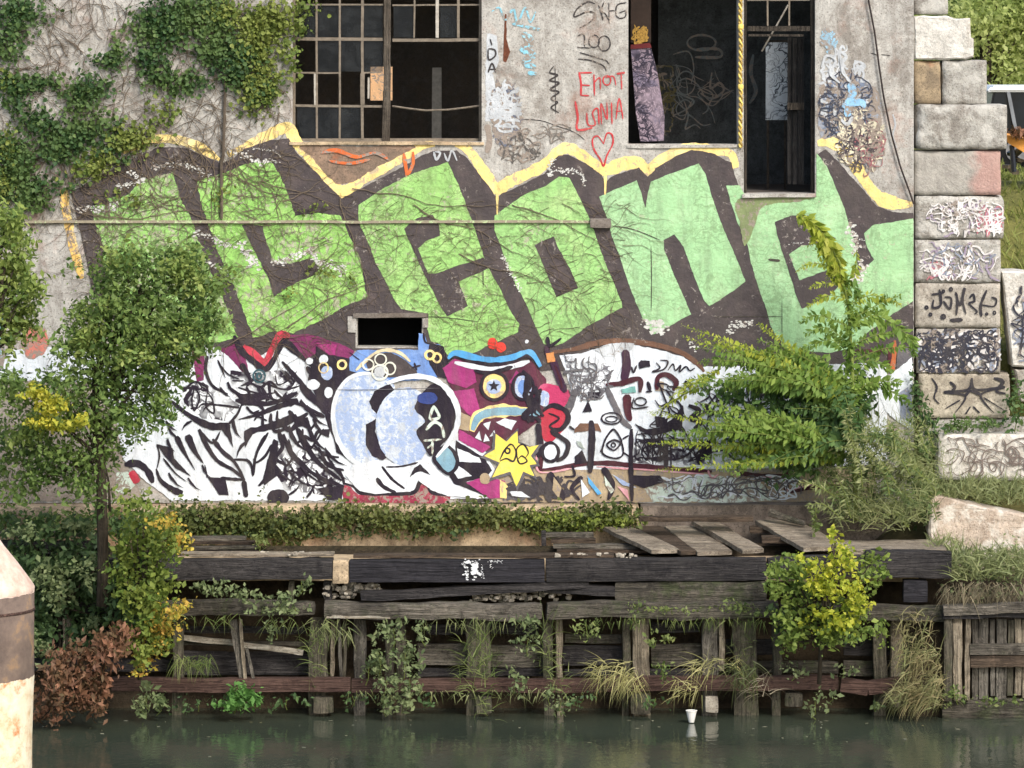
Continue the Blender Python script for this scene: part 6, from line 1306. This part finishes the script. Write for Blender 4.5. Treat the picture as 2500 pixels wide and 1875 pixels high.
# ---- tall weed with feathery fronds in front of the mural
def fronds(name, parent, specs, mat, seed, leaf=0.07, gap=0.028, wid=0.46, mulh=1.15):
    """specs: (points [(px,py,Y)], half length at the middle of the frond)"""
    rg = np.random.default_rng(seed); V, F = [], []; st = []
    for pts, hl in specs:
        q = spline([np.array(at(*p)) for p in pts], gap)
        st.append(tube([Vector(p) for p in q], 0.008, 4, 0.003, close=False))
        n = len(q)
        for i in range(1, n):
            t = i / n
            d = q[min(i + 1, n - 1)] - q[i - 1]; d /= np.linalg.norm(d) + 1e-9
            for sg in (-1, 1):
                if rg.random() < 0.18: continue
                s = np.cross(d, np.array([0, -1.0, 0.35])) + np.array([0, 0, -0.25 * sg]); s /= np.linalg.norm(s) + 1e-9
                L = mulh * hl * math.sin(math.pi * min(1, 0.15 + 0.85 * t)) ** 0.6 * rg.uniform(0.4, 1.45) + 0.012
                v = s * sg * 0.8 + d * 0.5 + rg.normal(size=3) * 0.3 + np.array([0, 0, -0.35]); v /= np.linalg.norm(v)
                w = np.cross(v, rg.normal(size=3) + np.array([0, -1, 0.5])); w /= np.linalg.norm(w) + 1e-9
                b = q[i] + rg.normal(size=3) * 0.006; k = len(V)
                V += [b, b + v * L * 0.45 + w * L * wid * 0.5, b + v * L, b + v * L * 0.45 - w * L * wid * 0.5]
                F += [(k, k + 1, k + 2), (k, k + 2, k + 3)]
    mesh('stalk', *cat_geo(st), M_STEMG, parent)
    return mesh(name, np.array(V), np.array(F), mat, parent, kind='stuff')
weed = thing('feathery_sapling', 'tall feathery sapling with long drooping fronds in front of the mural at right', 'sapling', at(2085, 1260, -1.0))
WY = -1.1
mesh('stem', *tube([at(2090, 1270, WY), at(2085, 1050, WY), at(2080, 880, WY), at(2070, 740, WY), at(2050, 640, WY), at(2010, 570, WY), at(1945, 525, WY)], 0.035, 7, 0.006), M_STEMG, weed, smooth=True)
rw = random.Random(12)
top = [([(1945, 522, WY), (1985, 545, WY), (2020, 585, WY), (2045, 640, WY), (2060, 700, WY), (2072, 760, WY)], 0.085), ([(1960, 528, WY), (2000, 560, WY), (2035, 620, WY), (2058, 690, WY)], 0.10), ([(2092, 610, WY), (2090, 650, WY), (2082, 700, WY)], 0.05),
       ([(2068, 680, WY), (2010, 645, WY), (1960, 650, WY), (1946, 664, WY)], 0.035), ([(2066, 700, WY), (2030, 690, WY), (1976, 702, WY)], 0.03), ([(2072, 730, WY), (2020, 722, WY), (1970, 748, WY)], 0.045), ([(2078, 742, WY), (2120, 722, WY), (2160, 728, WY), (2200, 745, WY)], 0.05)]
fronds('top_frond', weed, top, m_leaf('top_frond_leaf', [(150, 166, 60), (172, 182, 70), (124, 148, 54), (186, 186, 82)], 0.4, 2), 1, gap=0.018, mulh=1.6, wid=0.5)
mid = [([(2076, 800, WY), (2020, 775, WY), (1985, 770, WY), (1955, 788, WY)], 0.05), ([(2080, 790, WY), (2130, 770, WY), (2180, 790, WY), (2225, 830, WY), (2232, 870, WY)], 0.075), ([(2080, 780, WY), (2140, 745, WY), (2200, 720, WY)], 0.045), ([(2082, 850, WY), (2020, 800, WY), (1965, 815, WY)], 0.05), ([(2084, 840, WY), (2150, 815, WY), (2215, 820, WY)], 0.045),
       ([(2085, 880, WY), (2030, 830, WY), (1960, 852, WY)], 0.05), ([(2085, 880, WY), (2160, 850, WY), (2225, 850, WY)], 0.045), ([(2086, 950, WY), (2150, 930, WY), (2200, 935, WY)], 0.06), ([(2086, 930, WY), (2120, 880, WY), (2180, 905, WY)], 0.06), ([(2088, 970, WY), (2130, 935, WY), (2220, 985, WY)], 0.06)]
fronds('frond', weed, mid, L_FERN, 2, gap=0.016, mulh=1.9, wid=0.55)
lo_, dk_, tip = [], [], []
hang = [(2078 + 6 * math.sin(y), y, 17, 20, WY - 0.02, 0.1) for y in range(690, 1010, 20)]
foliage('stem_leaves', weed, hang, 0.06, 0.055, L_FERN, 8, up=0.2, long=2.0, droop=0.9, hollow=0.1)
spear = [(1955 + (y - 528) * 0.62 - max(0, y - 640) * 0.25, y, 10 + (y - 528) * 0.10, 14, WY, 0.08) for y in range(532, 700, 12)]
foliage('spear_leaves', weed, spear, 0.10, 0.045, L_FERNY, 9, up=0.3, long=1.9, droop=0.6, hollow=0.1)
def fan(root, ends, hl, out, Yj=0.35, n=1, arch=40):
    for (ex, ey) in ends:
        for _ in range(n):
            ax, ay = ex + rw.uniform(-30, 30), ey + rw.uniform(-22, 22); y0 = WY + rw.uniform(-Yj, Yj); rx, ry = root
            out.append(([(rx, ry, WY + 0.1), (rx + (ax - rx) * 0.35, ry + (ay - ry) * 0.45 - arch * 0.6, y0), (rx + (ax - rx) * 0.7, ry + (ay - ry) * 0.75 - arch * 0.5, y0), (ax, ay, y0 - 0.1)], hl))
fan((2080, 1000), [(1720, 870), (1760, 880), (1800, 905), (1700, 930), (1760, 950), (1830, 850), (1870, 840), (1900, 880), (1950, 870), (1850, 930)], 0.10, lo_, n=3)
fan((2060, 1120), [(1650, 1070), (1700, 1040), (1760, 1020), (1730, 1110), (1780, 1130), (1690, 990), (1820, 1010), (1840, 1080), (1800, 1150)], 0.10, lo_, n=3)
fan((2080, 1080), [(1900, 960), (1940, 1010), (1980, 980), (1960, 1060), (1900, 1060), (2000, 1090), (1880, 1120), (2040, 960), (2120, 980), (2010, 930), (1940, 1140), (2060, 1010), (2100, 1050)], 0.10, dk_, n=4)
fan((2080, 1000), [(1640, 800), (1730, 832), (1860, 795), (1850, 870), (1800, 835), (1900, 850)], 0.075, tip, n=2, arch=10)
fan((2060, 1120), [(1600, 1080), (1580, 1010), (1640, 1060), (1600, 1150)], 0.06, tip, n=1, arch=10)
fan((1760, 900), [(1640, 985), (1600, 1020), (1660, 960)], 0.06, tip, n=1, arch=10)
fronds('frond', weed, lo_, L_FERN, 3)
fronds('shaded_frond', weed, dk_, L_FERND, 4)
fronds('golden_frond', weed, tip, L_FERNY, 5)
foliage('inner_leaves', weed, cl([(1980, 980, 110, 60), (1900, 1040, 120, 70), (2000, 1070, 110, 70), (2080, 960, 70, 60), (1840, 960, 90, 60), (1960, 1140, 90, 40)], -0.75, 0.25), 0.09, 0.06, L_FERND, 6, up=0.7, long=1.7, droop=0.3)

# ---- grasses and creepers
def grass(name, label, spots, mat, seed, cat='grass', kind=None, width=0.006, droop=0.9, group=None, top=True):
    """spots: (px, py, rx, ry, Y, n, angle range from vertical toward the left (deg), length m)"""
    rg = np.random.default_rng(seed); B, Dd, L = [], [], []
    for px, py, rx, ry, Y, n, (a0, a1), ln in spots:
        for _ in range(n):
            p = at(px + rg.uniform(-rx, rx), py + rg.uniform(-ry, ry), Y + rg.uniform(-0.25, 0.25))
            a = math.radians(rg.uniform(a0, a1)); yv = rg.uniform(-0.5, 0.3)
            B.append(np.array(p)); Dd.append((-math.sin(a), yv, math.cos(a))); L.append(ln * rg.uniform(0.5, 1.3))
    V, F = blades_geo(B, Dd, L, width, rg, droop)
    o = mesh(name, np.array(V), F, mat, loc=at(spots[0][0], spots[0][1], spots[0][4]), kind=kind)
    return tag(o, label, cat, group)
grass('tall_grass', 'mass of feathery grey-green grass on the bank right of the mural', [(2100, 1110, 90, 60, -0.9, 170, (-10, 80), 0.4), (2200, 1100, 80, 70, -0.8, 200, (-20, 75), 0.4), (2250, 1170, 80, 70, -1.0, 260, (-30, 70), 0.4), (2180, 1230, 110, 50, -1.3, 260, (-30, 75), 0.36), (2240, 1240, 40, 40, -1.5, 100, (-40, 60), 0.3), (2130, 1270, 90, 30, -1.4, 180, (-50, 70), 0.28)], L_GRASS, 1, kind='stuff', width=0.005)
fw = thing('feathery_weeds', 'feathery weeds leaning left over the bank at the foot of the sapling', 'weeds', at(2200, 1280, -1.2))
fs_, fd_ = [], []
for _ in range(95):
    bx, by, y0 = rw.uniform(2040, 2290), rw.uniform(1080, 1290), -0.8 - rw.random() * 0.7
    a_ = math.radians(rw.uniform(95, 165)); L_ = rw.uniform(60, 130)
    ex, ey = bx + L_ * math.cos(a_), by - L_ * math.sin(a_)
    (fs_ if rw.random() < 0.7 else fd_).append(([(bx, by, y0), ((bx + ex) / 2 + rw.uniform(-8, 8), (by + ey) / 2 - 10, y0 - 0.05), (ex, ey + rw.uniform(0, 20), y0 - 0.1)], rw.uniform(0.04, 0.075)))
fronds('spray', fw, fs_, L_GRASS, 51, gap=0.014, wid=0.22, mulh=1.3)
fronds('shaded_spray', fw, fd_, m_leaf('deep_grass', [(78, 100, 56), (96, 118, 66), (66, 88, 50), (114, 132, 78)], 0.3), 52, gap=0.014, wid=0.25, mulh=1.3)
foliage('low_leaves', fw, cl([(2120, 1180, 80, 50), (2200, 1150, 80, 60), (2260, 1220, 70, 50), (2160, 1250, 90, 40), (2080, 1230, 60, 30), (2240, 1080, 40, 50)], -0.85, 0.25), 0.05, 0.045, m_leaf('deep_leaf', [(74, 98, 54), (92, 116, 64), (62, 84, 48), (112, 132, 76)], 0.3), 53, long=2.2)
grass('tall_grass', 'pale tufted grass around the broken slab at the right edge', [(2400, 1375, 110, 30, -1.9, 700, (-50, 60), 0.2), (2310, 1345, 40, 25, -1.7, 240, (-40, 60), 0.2), (2450, 1215, 70, 20, -0.9, 320, (-40, 60), 0.25), (2340, 1205, 60, 15, -0.9, 260, (-30, 60), 0.25), (2430, 1185, 80, 10, -0.5, 220, (-40, 50), 0.2), (2420, 1390, 100, 30, -2.2, 500, (-60, 60), 0.3)], m_leaf('pale_grass', [(150, 158, 106), (128, 138, 88), (172, 176, 126), (112, 124, 80)], 0.3), 3, kind='stuff', width=0.008)
foliage('low_weeds', None, cl([(2380, 1375, 120, 30), (2450, 1350, 60, 36), (2340, 1390, 60, 34), (2460, 1400, 60, 50), (2400, 1440, 90, 26)], -1.95, 0.25), 0.06, 0.04, L_WEED, 9, long=1.6)
tag(bpy.data.objects['low_weeds'], 'low leafy weeds over the bank edge above the plank bulkhead', 'weeds')
grass('dry_grass', 'grey tangled dead stalks hanging over the right end of the wharf', [(2350, 1440, 50, 20, -2.5, 160, (100, 220), 0.3), (2440, 1440, 60, 20, -2.5, 200, (100, 240), 0.3)], m_leaf('dead_stalk', [(150, 140, 112), (120, 110, 88), (96, 90, 70)], 0.2), 4, kind='stuff', width=0.005)
grass('hanging_grass', 'big shaggy tuft of hanging grass at the right end of the wharf, beside the bulkhead', [(2240, 1560, 40, 60, -2.75, 200, (-30, 170), 0.26), (2250, 1640, 50, 60, -2.8, 380, (-10, 170), 0.3), (2240, 1700, 60, 24, -2.8, 260, (10, 160), 0.28), (2290, 1690, 20, 40, -2.8, 90, (-40, 140), 0.26)], m_leaf('shaggy_blade', [(126, 136, 88), (152, 154, 104), (100, 114, 70), (184, 176, 128), (136, 122, 88)], 0.3, 2), 5, kind='stuff', width=0.007, droop=1.5)
tufts = [('slender grass tuft standing on the wharf beside the split pale plank', [(775, 1610, 22, 60, -2.6, 150, (-30, 40), 0.28)], L_GRASSG), ('tall upright grass clump on the wharf post below the white splash', [(1160, 1600, 30, 40, -2.65, 130, (-30, 40), 0.5), (1185, 1680, 24, 60, -2.7, 140, (-60, 60), 0.3), (1140, 1660, 20, 30, -2.7, 80, (0, 70), 0.3)], L_GRASSG),
         ('thin reedy grass on the post in the middle of the wharf', [(1345, 1580, 26, 40, -2.6, 90, (-30, 50), 0.45), (1360, 1650, 24, 50, -2.65, 90, (-60, 60), 0.25)], L_GRASSG), ('pale straw-coloured tuft drooping over the red beam', [(1500, 1640, 44, 20, -2.75, 300, (60, 150), 0.42), (1545, 1660, 26, 20, -2.7, 130, (100, 240), 0.34)], L_STRAW),
         ('drooping yellowish roots hanging from the wharf to the water', [(1720, 1625, 24, 14, -2.7, 90, (60, 160), 0.4), (1680, 1680, 30, 16, -2.7, 110, (60, 170), 0.34), (1760, 1620, 40, 10, -2.7, 80, (-100, 90), 0.25)], L_STRAW), ('bare grey twiggy weed on the wharf post left of the bright bush', [(1850, 1680, 26, 20, -2.75, 70, (-60, 70), 0.36)], m_leaf('grey_twig', [(160, 148, 126), (126, 116, 98), (186, 176, 150)], 0.1)),
         ('green mossy tuft draped over the stub pile left of the twiggy weed', [(1815, 1640, 30, 20, -2.72, 220, (100, 240), 0.4), (1815, 1600, 26, 30, -2.7, 120, (-40, 60), 0.2)], m_leaf('moss_blade', [(86, 96, 56), (104, 112, 66), (70, 80, 48)], 0.2)), ('small drooping grass tuft on the red beam at left', [(470, 1610, 40, 10, -2.7, 220, (100, 250), 0.3)], L_GRASSG)]
tufts += [('tangled rootlets draped over the post cluster left of the large bushy weed', [(820, 1530, 30, 14, -2.7, 90, (120, 240), 0.3), (780, 1520, 20, 10, -2.7, 60, (120, 240), 0.34)], L_GRASS), ('trailing pale strands under the weathered waler near the white splash', [(1200, 1515, 60, 8, -2.65, 80, (130, 230), 0.26), (1080, 1515, 50, 6, -2.65, 40, (130, 230), 0.2)], L_GRASS),
          ('mossy fringe hanging from the waler above the two pale posts', [(1640, 1512, 90, 6, -2.65, 150, (140, 220), 0.18), (1480, 1512, 50, 6, -2.65, 70, (140, 220), 0.16), (1800, 1512, 60, 6, -2.65, 100, (130, 230), 0.22)], L_GRASSG), ('grassy strands trailing from the left waler beside the leaning braces', [(520, 1508, 70, 8, -2.65, 90, (120, 240), 0.22), (680, 1515, 40, 8, -2.65, 70, (120, 240), 0.3)], L_GRASSG),
          ('dry strands hanging off the red beam near the middle of the wharf', [(1270, 1690, 60, 8, -2.7, 80, (130, 230), 0.2), (1100, 1690, 60, 6, -2.7, 60, (130, 230), 0.16), (900, 1690, 50, 6, -2.7, 60, (130, 230), 0.2)], L_GRASS)]
for i, (lb, spt, m) in enumerate(tufts):
    spt = [(a, b, c * 1.15, d * 1.3, e, int(n * 0.5), (g0 - 25, g1 + 25), ln * 0.85) for a, b, c, d, e, n, (g0, g1), ln in spt]
    o = grass('grass_tuft', lb, spt, m, 20 + i, cat='grass tuft', group='tufts growing on the wharf', width=0.0055, droop=1.1)
    if i > 7: o['kind'] = 'stuff'
def weedplant(lb, L, dens=0.09, size=0.045, mat=None, Y=-2.75, nm='weed_plant', seed=1, **k):
    c = cl(L, Y, 0.16, 0.08)
    t = thing(nm, lb, 'plant', at(L[0][0], L[-1][1] + L[-1][3], Y), 'weeds growing on the wharf')
    mesh('stem', *cat_geo([tube([at(a + rw.uniform(-10, 10), b + d_ * 1.1, Y + 0.1), at(a + rw.uniform(-6, 6), b + d_ * 0.5, Y + 0.03), at(a, b - d_ * 0.4, Y)], 0.007, 4, 0.003) for a, b, _, d_ in L]), M_STEMG, t, kind='stuff')
    foliage('leaves', t, c, dens, size, mat or L_WEED, seed, up=0.4, long=1.6, **k)
weedplant('large grey-green bushy weed on the wharf, right of the pile cluster', [(960, 1550, 50, 40), (1030, 1545, 24, 30), (925, 1610, 40, 40), (990, 1610, 50, 44), (945, 1670, 46, 34), (1000, 1670, 34, 34), (935, 1725, 30, 22), (985, 1715, 40, 24), (900, 1640, 20, 30)], 0.075, 0.048, seed=1, per=14, hollow=0.1)
weedplant('broad-leaved green plant at the waterline under the red beam at left', [(590, 1705, 36, 24), (570, 1725, 22, 16), (620, 1710, 18, 18)], 0.2, 0.06, m_leaf('broad_leaf', [(92, 136, 66), (112, 156, 80), (78, 118, 58)], 0.3), seed=2)
weedplant('small leafy plant at the waterline just right of the dead shrub', [(360, 1705, 28, 26), (390, 1725, 20, 20), (345, 1730, 20, 18)], 0.16, 0.05, seed=3)
weedplant('creeper trailing along the wharf beam left of the pile head', [(520, 1440, 60, 14), (600, 1450, 60, 16), (680, 1470, 70, 20), (720, 1490, 40, 14), (640, 1490, 60, 10), (670, 1530, 20, 26), (500, 1425, 50, 10), (735, 1430, 20, 24)], 0.10, 0.045, L_WEED, seed=4)
weedplant('creeper on the beam in front of the mossy timbers right of centre', [(1560, 1480, 30, 14), (1640, 1490, 70, 10), (1760, 1480, 80, 12), (1850, 1490, 60, 14), (1545, 1510, 16, 24)], 0.10, 0.035, L_GRASSG, seed=5)
weedplant('weedy leaves hanging below the red beam near the centre posts', [(1290, 1570, 30, 30), (1260, 1660, 26, 30), (1370, 1720, 30, 26), (1340, 1700, 20, 20), (1280, 1520, 36, 20)], 0.10, 0.045, seed=6)
weedplant('green weeds in the dark gap between the two pale posts', [(1630, 1555, 30, 14), (1600, 1570, 20, 12), (1430, 1530, 30, 26), (1620, 1630, 26, 24)], 0.10, 0.04, L_GRASSG, seed=7)
weedplant('leafy weeds hanging under the bright bush to the waterline', [(1940, 1640, 36, 20), (1990, 1720, 20, 22), (2030, 1700, 22, 16), (1985, 1745, 12, 10), (2140, 1720, 22, 16), (2060, 1640, 30, 14)], 0.08, 0.045, L_WEED, seed=8)
weedplant('fringe of green weeds at the foot of the plank bulkhead', [(2340, 1705, 40, 14), (2420, 1712, 50, 10), (2480, 1712, 30, 10), (2330, 1690, 20, 20)], 0.12, 0.035, L_GRASSG, Y=-2.85, seed=9)
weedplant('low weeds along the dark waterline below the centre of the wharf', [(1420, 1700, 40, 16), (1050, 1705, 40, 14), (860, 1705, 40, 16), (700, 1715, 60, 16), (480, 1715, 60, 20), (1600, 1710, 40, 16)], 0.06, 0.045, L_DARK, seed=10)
weedplant('small sprig of pale leaves standing on the deck beside the wide bleached plank', [(1990, 1255, 10, 14), (1994, 1285, 12, 16)], 0.3, 0.04, L_GRASSG, Y=-1.6, seed=11)
weedplant('grassy sprig on the deck above the left black beam', [(640, 1330, 16, 14), (632, 1312, 8, 14), (700, 1348, 16, 8)], 0.3, 0.04, L_GRASSG, Y=-1.4, seed=12)
weedplant('creeper hanging down the base of the block stack', [(2250, 1010, 26, 40), (2320, 1038, 60, 18), (2400, 1034, 60, 16), (2270, 1080, 24, 40), (2480, 990, 24, 60), (2230, 960, 14, 40)], 0.14, 0.05, L_IVY, Y=-0.25, seed=13)

# ================================================================== BEYOND: vehicle, trees, slope
CY = 12.0
gz = bank_h(9, CY)
car = thing('parked_car', 'dark car with pale roof parked on the grass behind the block stack', 'car', (10.0, CY, gz))
M_CARB = m_plain('car_black', (26, 28, 34), 0.3, 0.1, 3, spec=0.5); M_CARW = m_plain('car_roof_white', (236, 238, 240), 0.35, 0.05, 3, spec=0.5)
cx0 = at(2395, 0, CY).x
zr = at(0, 208, CY).z
def carbox(nm, pts, y0, y1, m, par=None):
    n = len(pts); V = [(x, y0, z) for x, z in pts] + [(x, y1, z) for x, z in pts]
    F = [tuple(range(n)), tuple(range(2 * n - 1, n - 1, -1))] + [(i, i + n, (i + 1) % n + n, (i + 1) % n) for i in range(n)]
    o = mesh(nm, V, F, m, par or car)
    bm = bmesh.new(); bm.from_mesh(o.data); bmesh.ops.recalc_face_normals(bm, faces=bm.faces); bmesh.ops.bevel(bm, geom=bm.edges[:], offset=0.03, segments=2, affect='EDGES'); bm.to_mesh(o.data); bm.free()
    return o
body = carbox('body', [(cx0 - 0.25, gz + 0.3), (cx0 + 4.2, gz + 0.3), (cx0 + 4.25, gz + 0.8), (cx0 + 3.2, zr - 0.75), (cx0 + 0.0, zr - 0.72), (cx0 - 0.25, gz + 0.75)], CY - 0.85, CY + 0.85, M_CARB)
carbox('cabin', [(cx0 + 0.0, zr - 0.74), (cx0 + 3.1, zr - 0.76), (cx0 + 2.5, zr - 0.09), (cx0 + 0.12, zr - 0.09)], CY - 0.74, CY + 0.74, m_plain('car_glass', (22, 28, 34), 0.25, 0.5, 2, spec=0.25))
carbox('roof', [(cx0 + 0.0, zr - 0.1), (cx0 + 2.6, zr - 0.1), (cx0 + 2.45, zr), (cx0 + 0.1, zr)], CY - 0.78, CY + 0.78, M_CARW)
for x in (cx0 + 0.36, cx0 + 1.5):
    mesh('pillar', *beam((x, CY - 0.76, zr - 0.1), (x + 0.12, CY - 0.8, zr - 0.74), 0.03, 0.06, up=(1, 0, 0), seg=0.4, jit=0, rnd=0.005), m_plain('pillar_grey', (120, 124, 128), 0.4), car)
for x in (cx0 + 0.5, cx0 + 3.4):
    w = mesh('wheel', *[(lambda VF: (VF[0], VF[1]))(tube([(x, CY - 0.9, gz + 0.34), (x, CY - 0.68, gz + 0.34)], 0.34, 20))][0], m_plain('tyre', (24, 24, 26), 0.9), car)
    mesh('rim', *tube([(x, CY - 0.915, gz + 0.34), (x, CY - 0.902, gz + 0.34)], 0.2, 16), m_plain('rim_grey', (120, 120, 122), 0.4), w)
ob = thing('orange_crate_board', 'orange board leaning over dark scrap behind the clean grey block', 'board', at(2490, 400, 6.0))
a = [at(x, y, 6.0) for x, y in ((2457, 330), (2520, 342), (2600, 352), (2600, 392), (2500, 372), (2462, 350))]
mesh('board', a + [p + Vector((0, 0.3, 0.03)) for p in a], [tuple(range(6)), tuple(range(11, 5, -1))] + [(i, i + 6, (i + 1) % 6 + 6, (i + 1) % 6) for i in range(6)], m_plain('orange_paint_board', (216, 150, 72), 0.7, 0.15, 8), ob)
mesh('leg', *tube([at(2470, 355, 6.05), at(2475, 420, 6.0)], 0.04), M_CARB, ob); mesh('leg', *tube([at(2540, 372, 6.05), at(2530, 440, 6.0)], 0.04), M_CARB, ob)
sc = thing('scrap_heap', 'dark tangled scrap under the orange board', 'scrap', at(2480, 410, 6.3))
for i in range(9):
    x, y = 2455 + rw.uniform(0, 70), 365 + rw.uniform(0, 45)
    mesh('scrap_piece', *beam(at(x, y, 6.4), at(x + rw.uniform(-30, 30), y + rw.uniform(-20, 25), 6.3), 0.12, 0.06, seg=0.1, jit=0.02, rnd=0.01, seed=i), M_CARB if i % 2 else M_STEEL, sc)
foliage('dry_twigs', sc, [(2490, 322, 22, 10, 5.9, 0.1)], 0.6, 0.05, L_BROWN, 5, kind='stuff', long=2.5)
for i, (lb, L, Y) in enumerate((('pale green tree behind the parked car', [(2400, 40, 90, 80), (2460, 100, 90, 80), (2360, 110, 60, 60), (2520, 40, 100, 90), (2440, -40, 120, 70), (2350, 40, 50, 60), (2480, 170, 80, 40), (2400, 170, 70, 40)], 20), ('leafy tree filling the top right corner', [(2600, 100, 120, 120), (2680, 0, 130, 120), (2560, 0, 90, 90), (2620, 200, 100, 60)], 24), ('light green tree right of the building corner', [(2330, 0, 50, 70), (2350, 90, 50, 60), (2360, 180, 70, 50), (2300, 60, 60, 120), (2420, 220, 80, 40)], 28))):
    b = at(L[0][0], 300, Y); b.z = bank_h(9, Y)
    tree('far_tree', lb, b, [b, at(L[0][0] + 10, 220, Y), at(L[0][0], L[0][1], Y)], 0.16, to_clumps(L, (L[0][0] + 8, 230), Y), [('crown', cl(L, Y, 0.9, 0.5), 0.20, 0.065, L_BG, dict(up=0.5, long=1.5, hollow=0.1, spread=0.6)), ('shaded_leaves', cl(L, Y + 1.0, 0.7, 0.3), 0.12, 0.08, L_TREEL, dict(up=0.3, long=1.5, hollow=0.1))], group='trees behind the parked car')
# far hedge line behind the trees
rg = np.random.default_rng(77)
hp = np.stack([rg.uniform(6, 90, 26000), rg.uniform(34, 44, 26000), bank_h(9, 40) + rg.random(26000) ** 1.3 * (5.5 + 1.5 * np.sin(rg.uniform(0, 6, 26000)))], 1)
V, F = leaf_geo(hp, 0.42, rg, up=0.4, long=1.4)
tag(mesh('far_wood', V, F, L_BG), 'distant belt of green trees beyond the grass', 'trees', kind='stuff')
# grass on the slope
sl_ = []
for _ in range(5200):
    X, Y = rg.uniform(5.6, 12.5), rg.uniform(0.7, 9.5); sl_.append((X, Y, bank_h(X, Y) - 0.02))
V, F = blades_geo(sl_, [(rg.normal() * 0.4, rg.normal() * 0.4, 1) for _ in sl_], rg.uniform(0.15, 0.4, len(sl_)), 0.012, rg, 0.6, 3)
tag(mesh('slope_grass', np.array(V), F, m_leaf('slope_blade', [(140, 150, 76), (118, 130, 64), (164, 168, 92), (100, 112, 56)], 0.3, 1.2)), 'rough yellow-green grass on the slope behind the block stack', 'grass', kind='stuff')
# litter at the waterline
cu = at(1688, 1752, -2.9)
lt = thing('plastic_cup', 'small white plastic cup at the waterline below the yellowish roots', 'cup', cu)
mesh('cup_body', *lathe([(0.035, cu.z - 0.06), (0.05, cu.z + 0.0), (0.07, cu.z + 0.09)], cu.x, cu.y, 14), m_plain('white_plastic', (226, 224, 216), 0.5, 0.1), lt)
mesh('cup_rim', *tube([(cu.x + 0.072 * math.cos(a), cu.y + 0.072 * math.sin(a), cu.z + 0.09) for a in np.linspace(0, 6.2832, 15)], 0.006, 4), bpy.data.materials['white_plastic'], lt)
bpy.data.materials.remove(bpy.data.materials['pink_stain'])

# added shed, its pale orange stands in for warm daylight in the rear opening
shd = thing('added_shed', 'pale orange sunlit shed glimpsed through the large window', 'shed', (-3.2, 15, 6.6))
mesh('shed_wall', *rbox((-8, 15, 6.5), (1.5, 18, 9.6), seg=1.5, jit=0.01, rnd=0.02), m_paint('warm_daylight_orange', (232, 186, 140), 0.3, (240, 210, 170), 0.15), shd)
mesh('shed_roof', *rbox((-8.3, 14.7, 9.605), (1.8, 18.3, 9.8), seg=1.5, jit=0.01, rnd=0.02), M_STEEL, shd)
mesh('shed_strip', *rbox((-2.62, 14.95, 6.6), (-2.4, 14.996, 9.0), seg=1, jit=0, rnd=0.01), M_STEEL, shd)  # dark strip added as a break in the bright patch

# scum and fallen leaves on the water along the wharf
rg = np.random.default_rng(9)
n_ = 70
fp = np.stack([rg.uniform(-6.2, 6.8, n_), -2.72 - rg.random(n_) ** 3 * 3.0, np.full(n_, 0.006)], 1)
V, F = [], []
for i, p in enumerate(fp):
    a = rg.uniform(0, 6.28); L_ = rg.uniform(0.012, 0.045); d = np.array([math.cos(a), math.sin(a), 0]); s_ = np.array([-d[1], d[0], 0]); k = len(V)
    V += [p, p + d * L_ + s_ * L_ * 0.5, p + d * L_ * 2, p + d * L_ - s_ * L_ * 0.5]; F.append((k, k + 3, k + 2, k + 1))
tag(mesh('floating_leaves', np.array(V), np.array(F)[:, ::-1].copy(), m_leaf('floating_leaf', [(120, 118, 84), (90, 92, 64), (160, 150, 110), (200, 196, 176)], 0.1)), 'scattered leaves and scum floating along the wharf', 'leaves', kind='stuff')
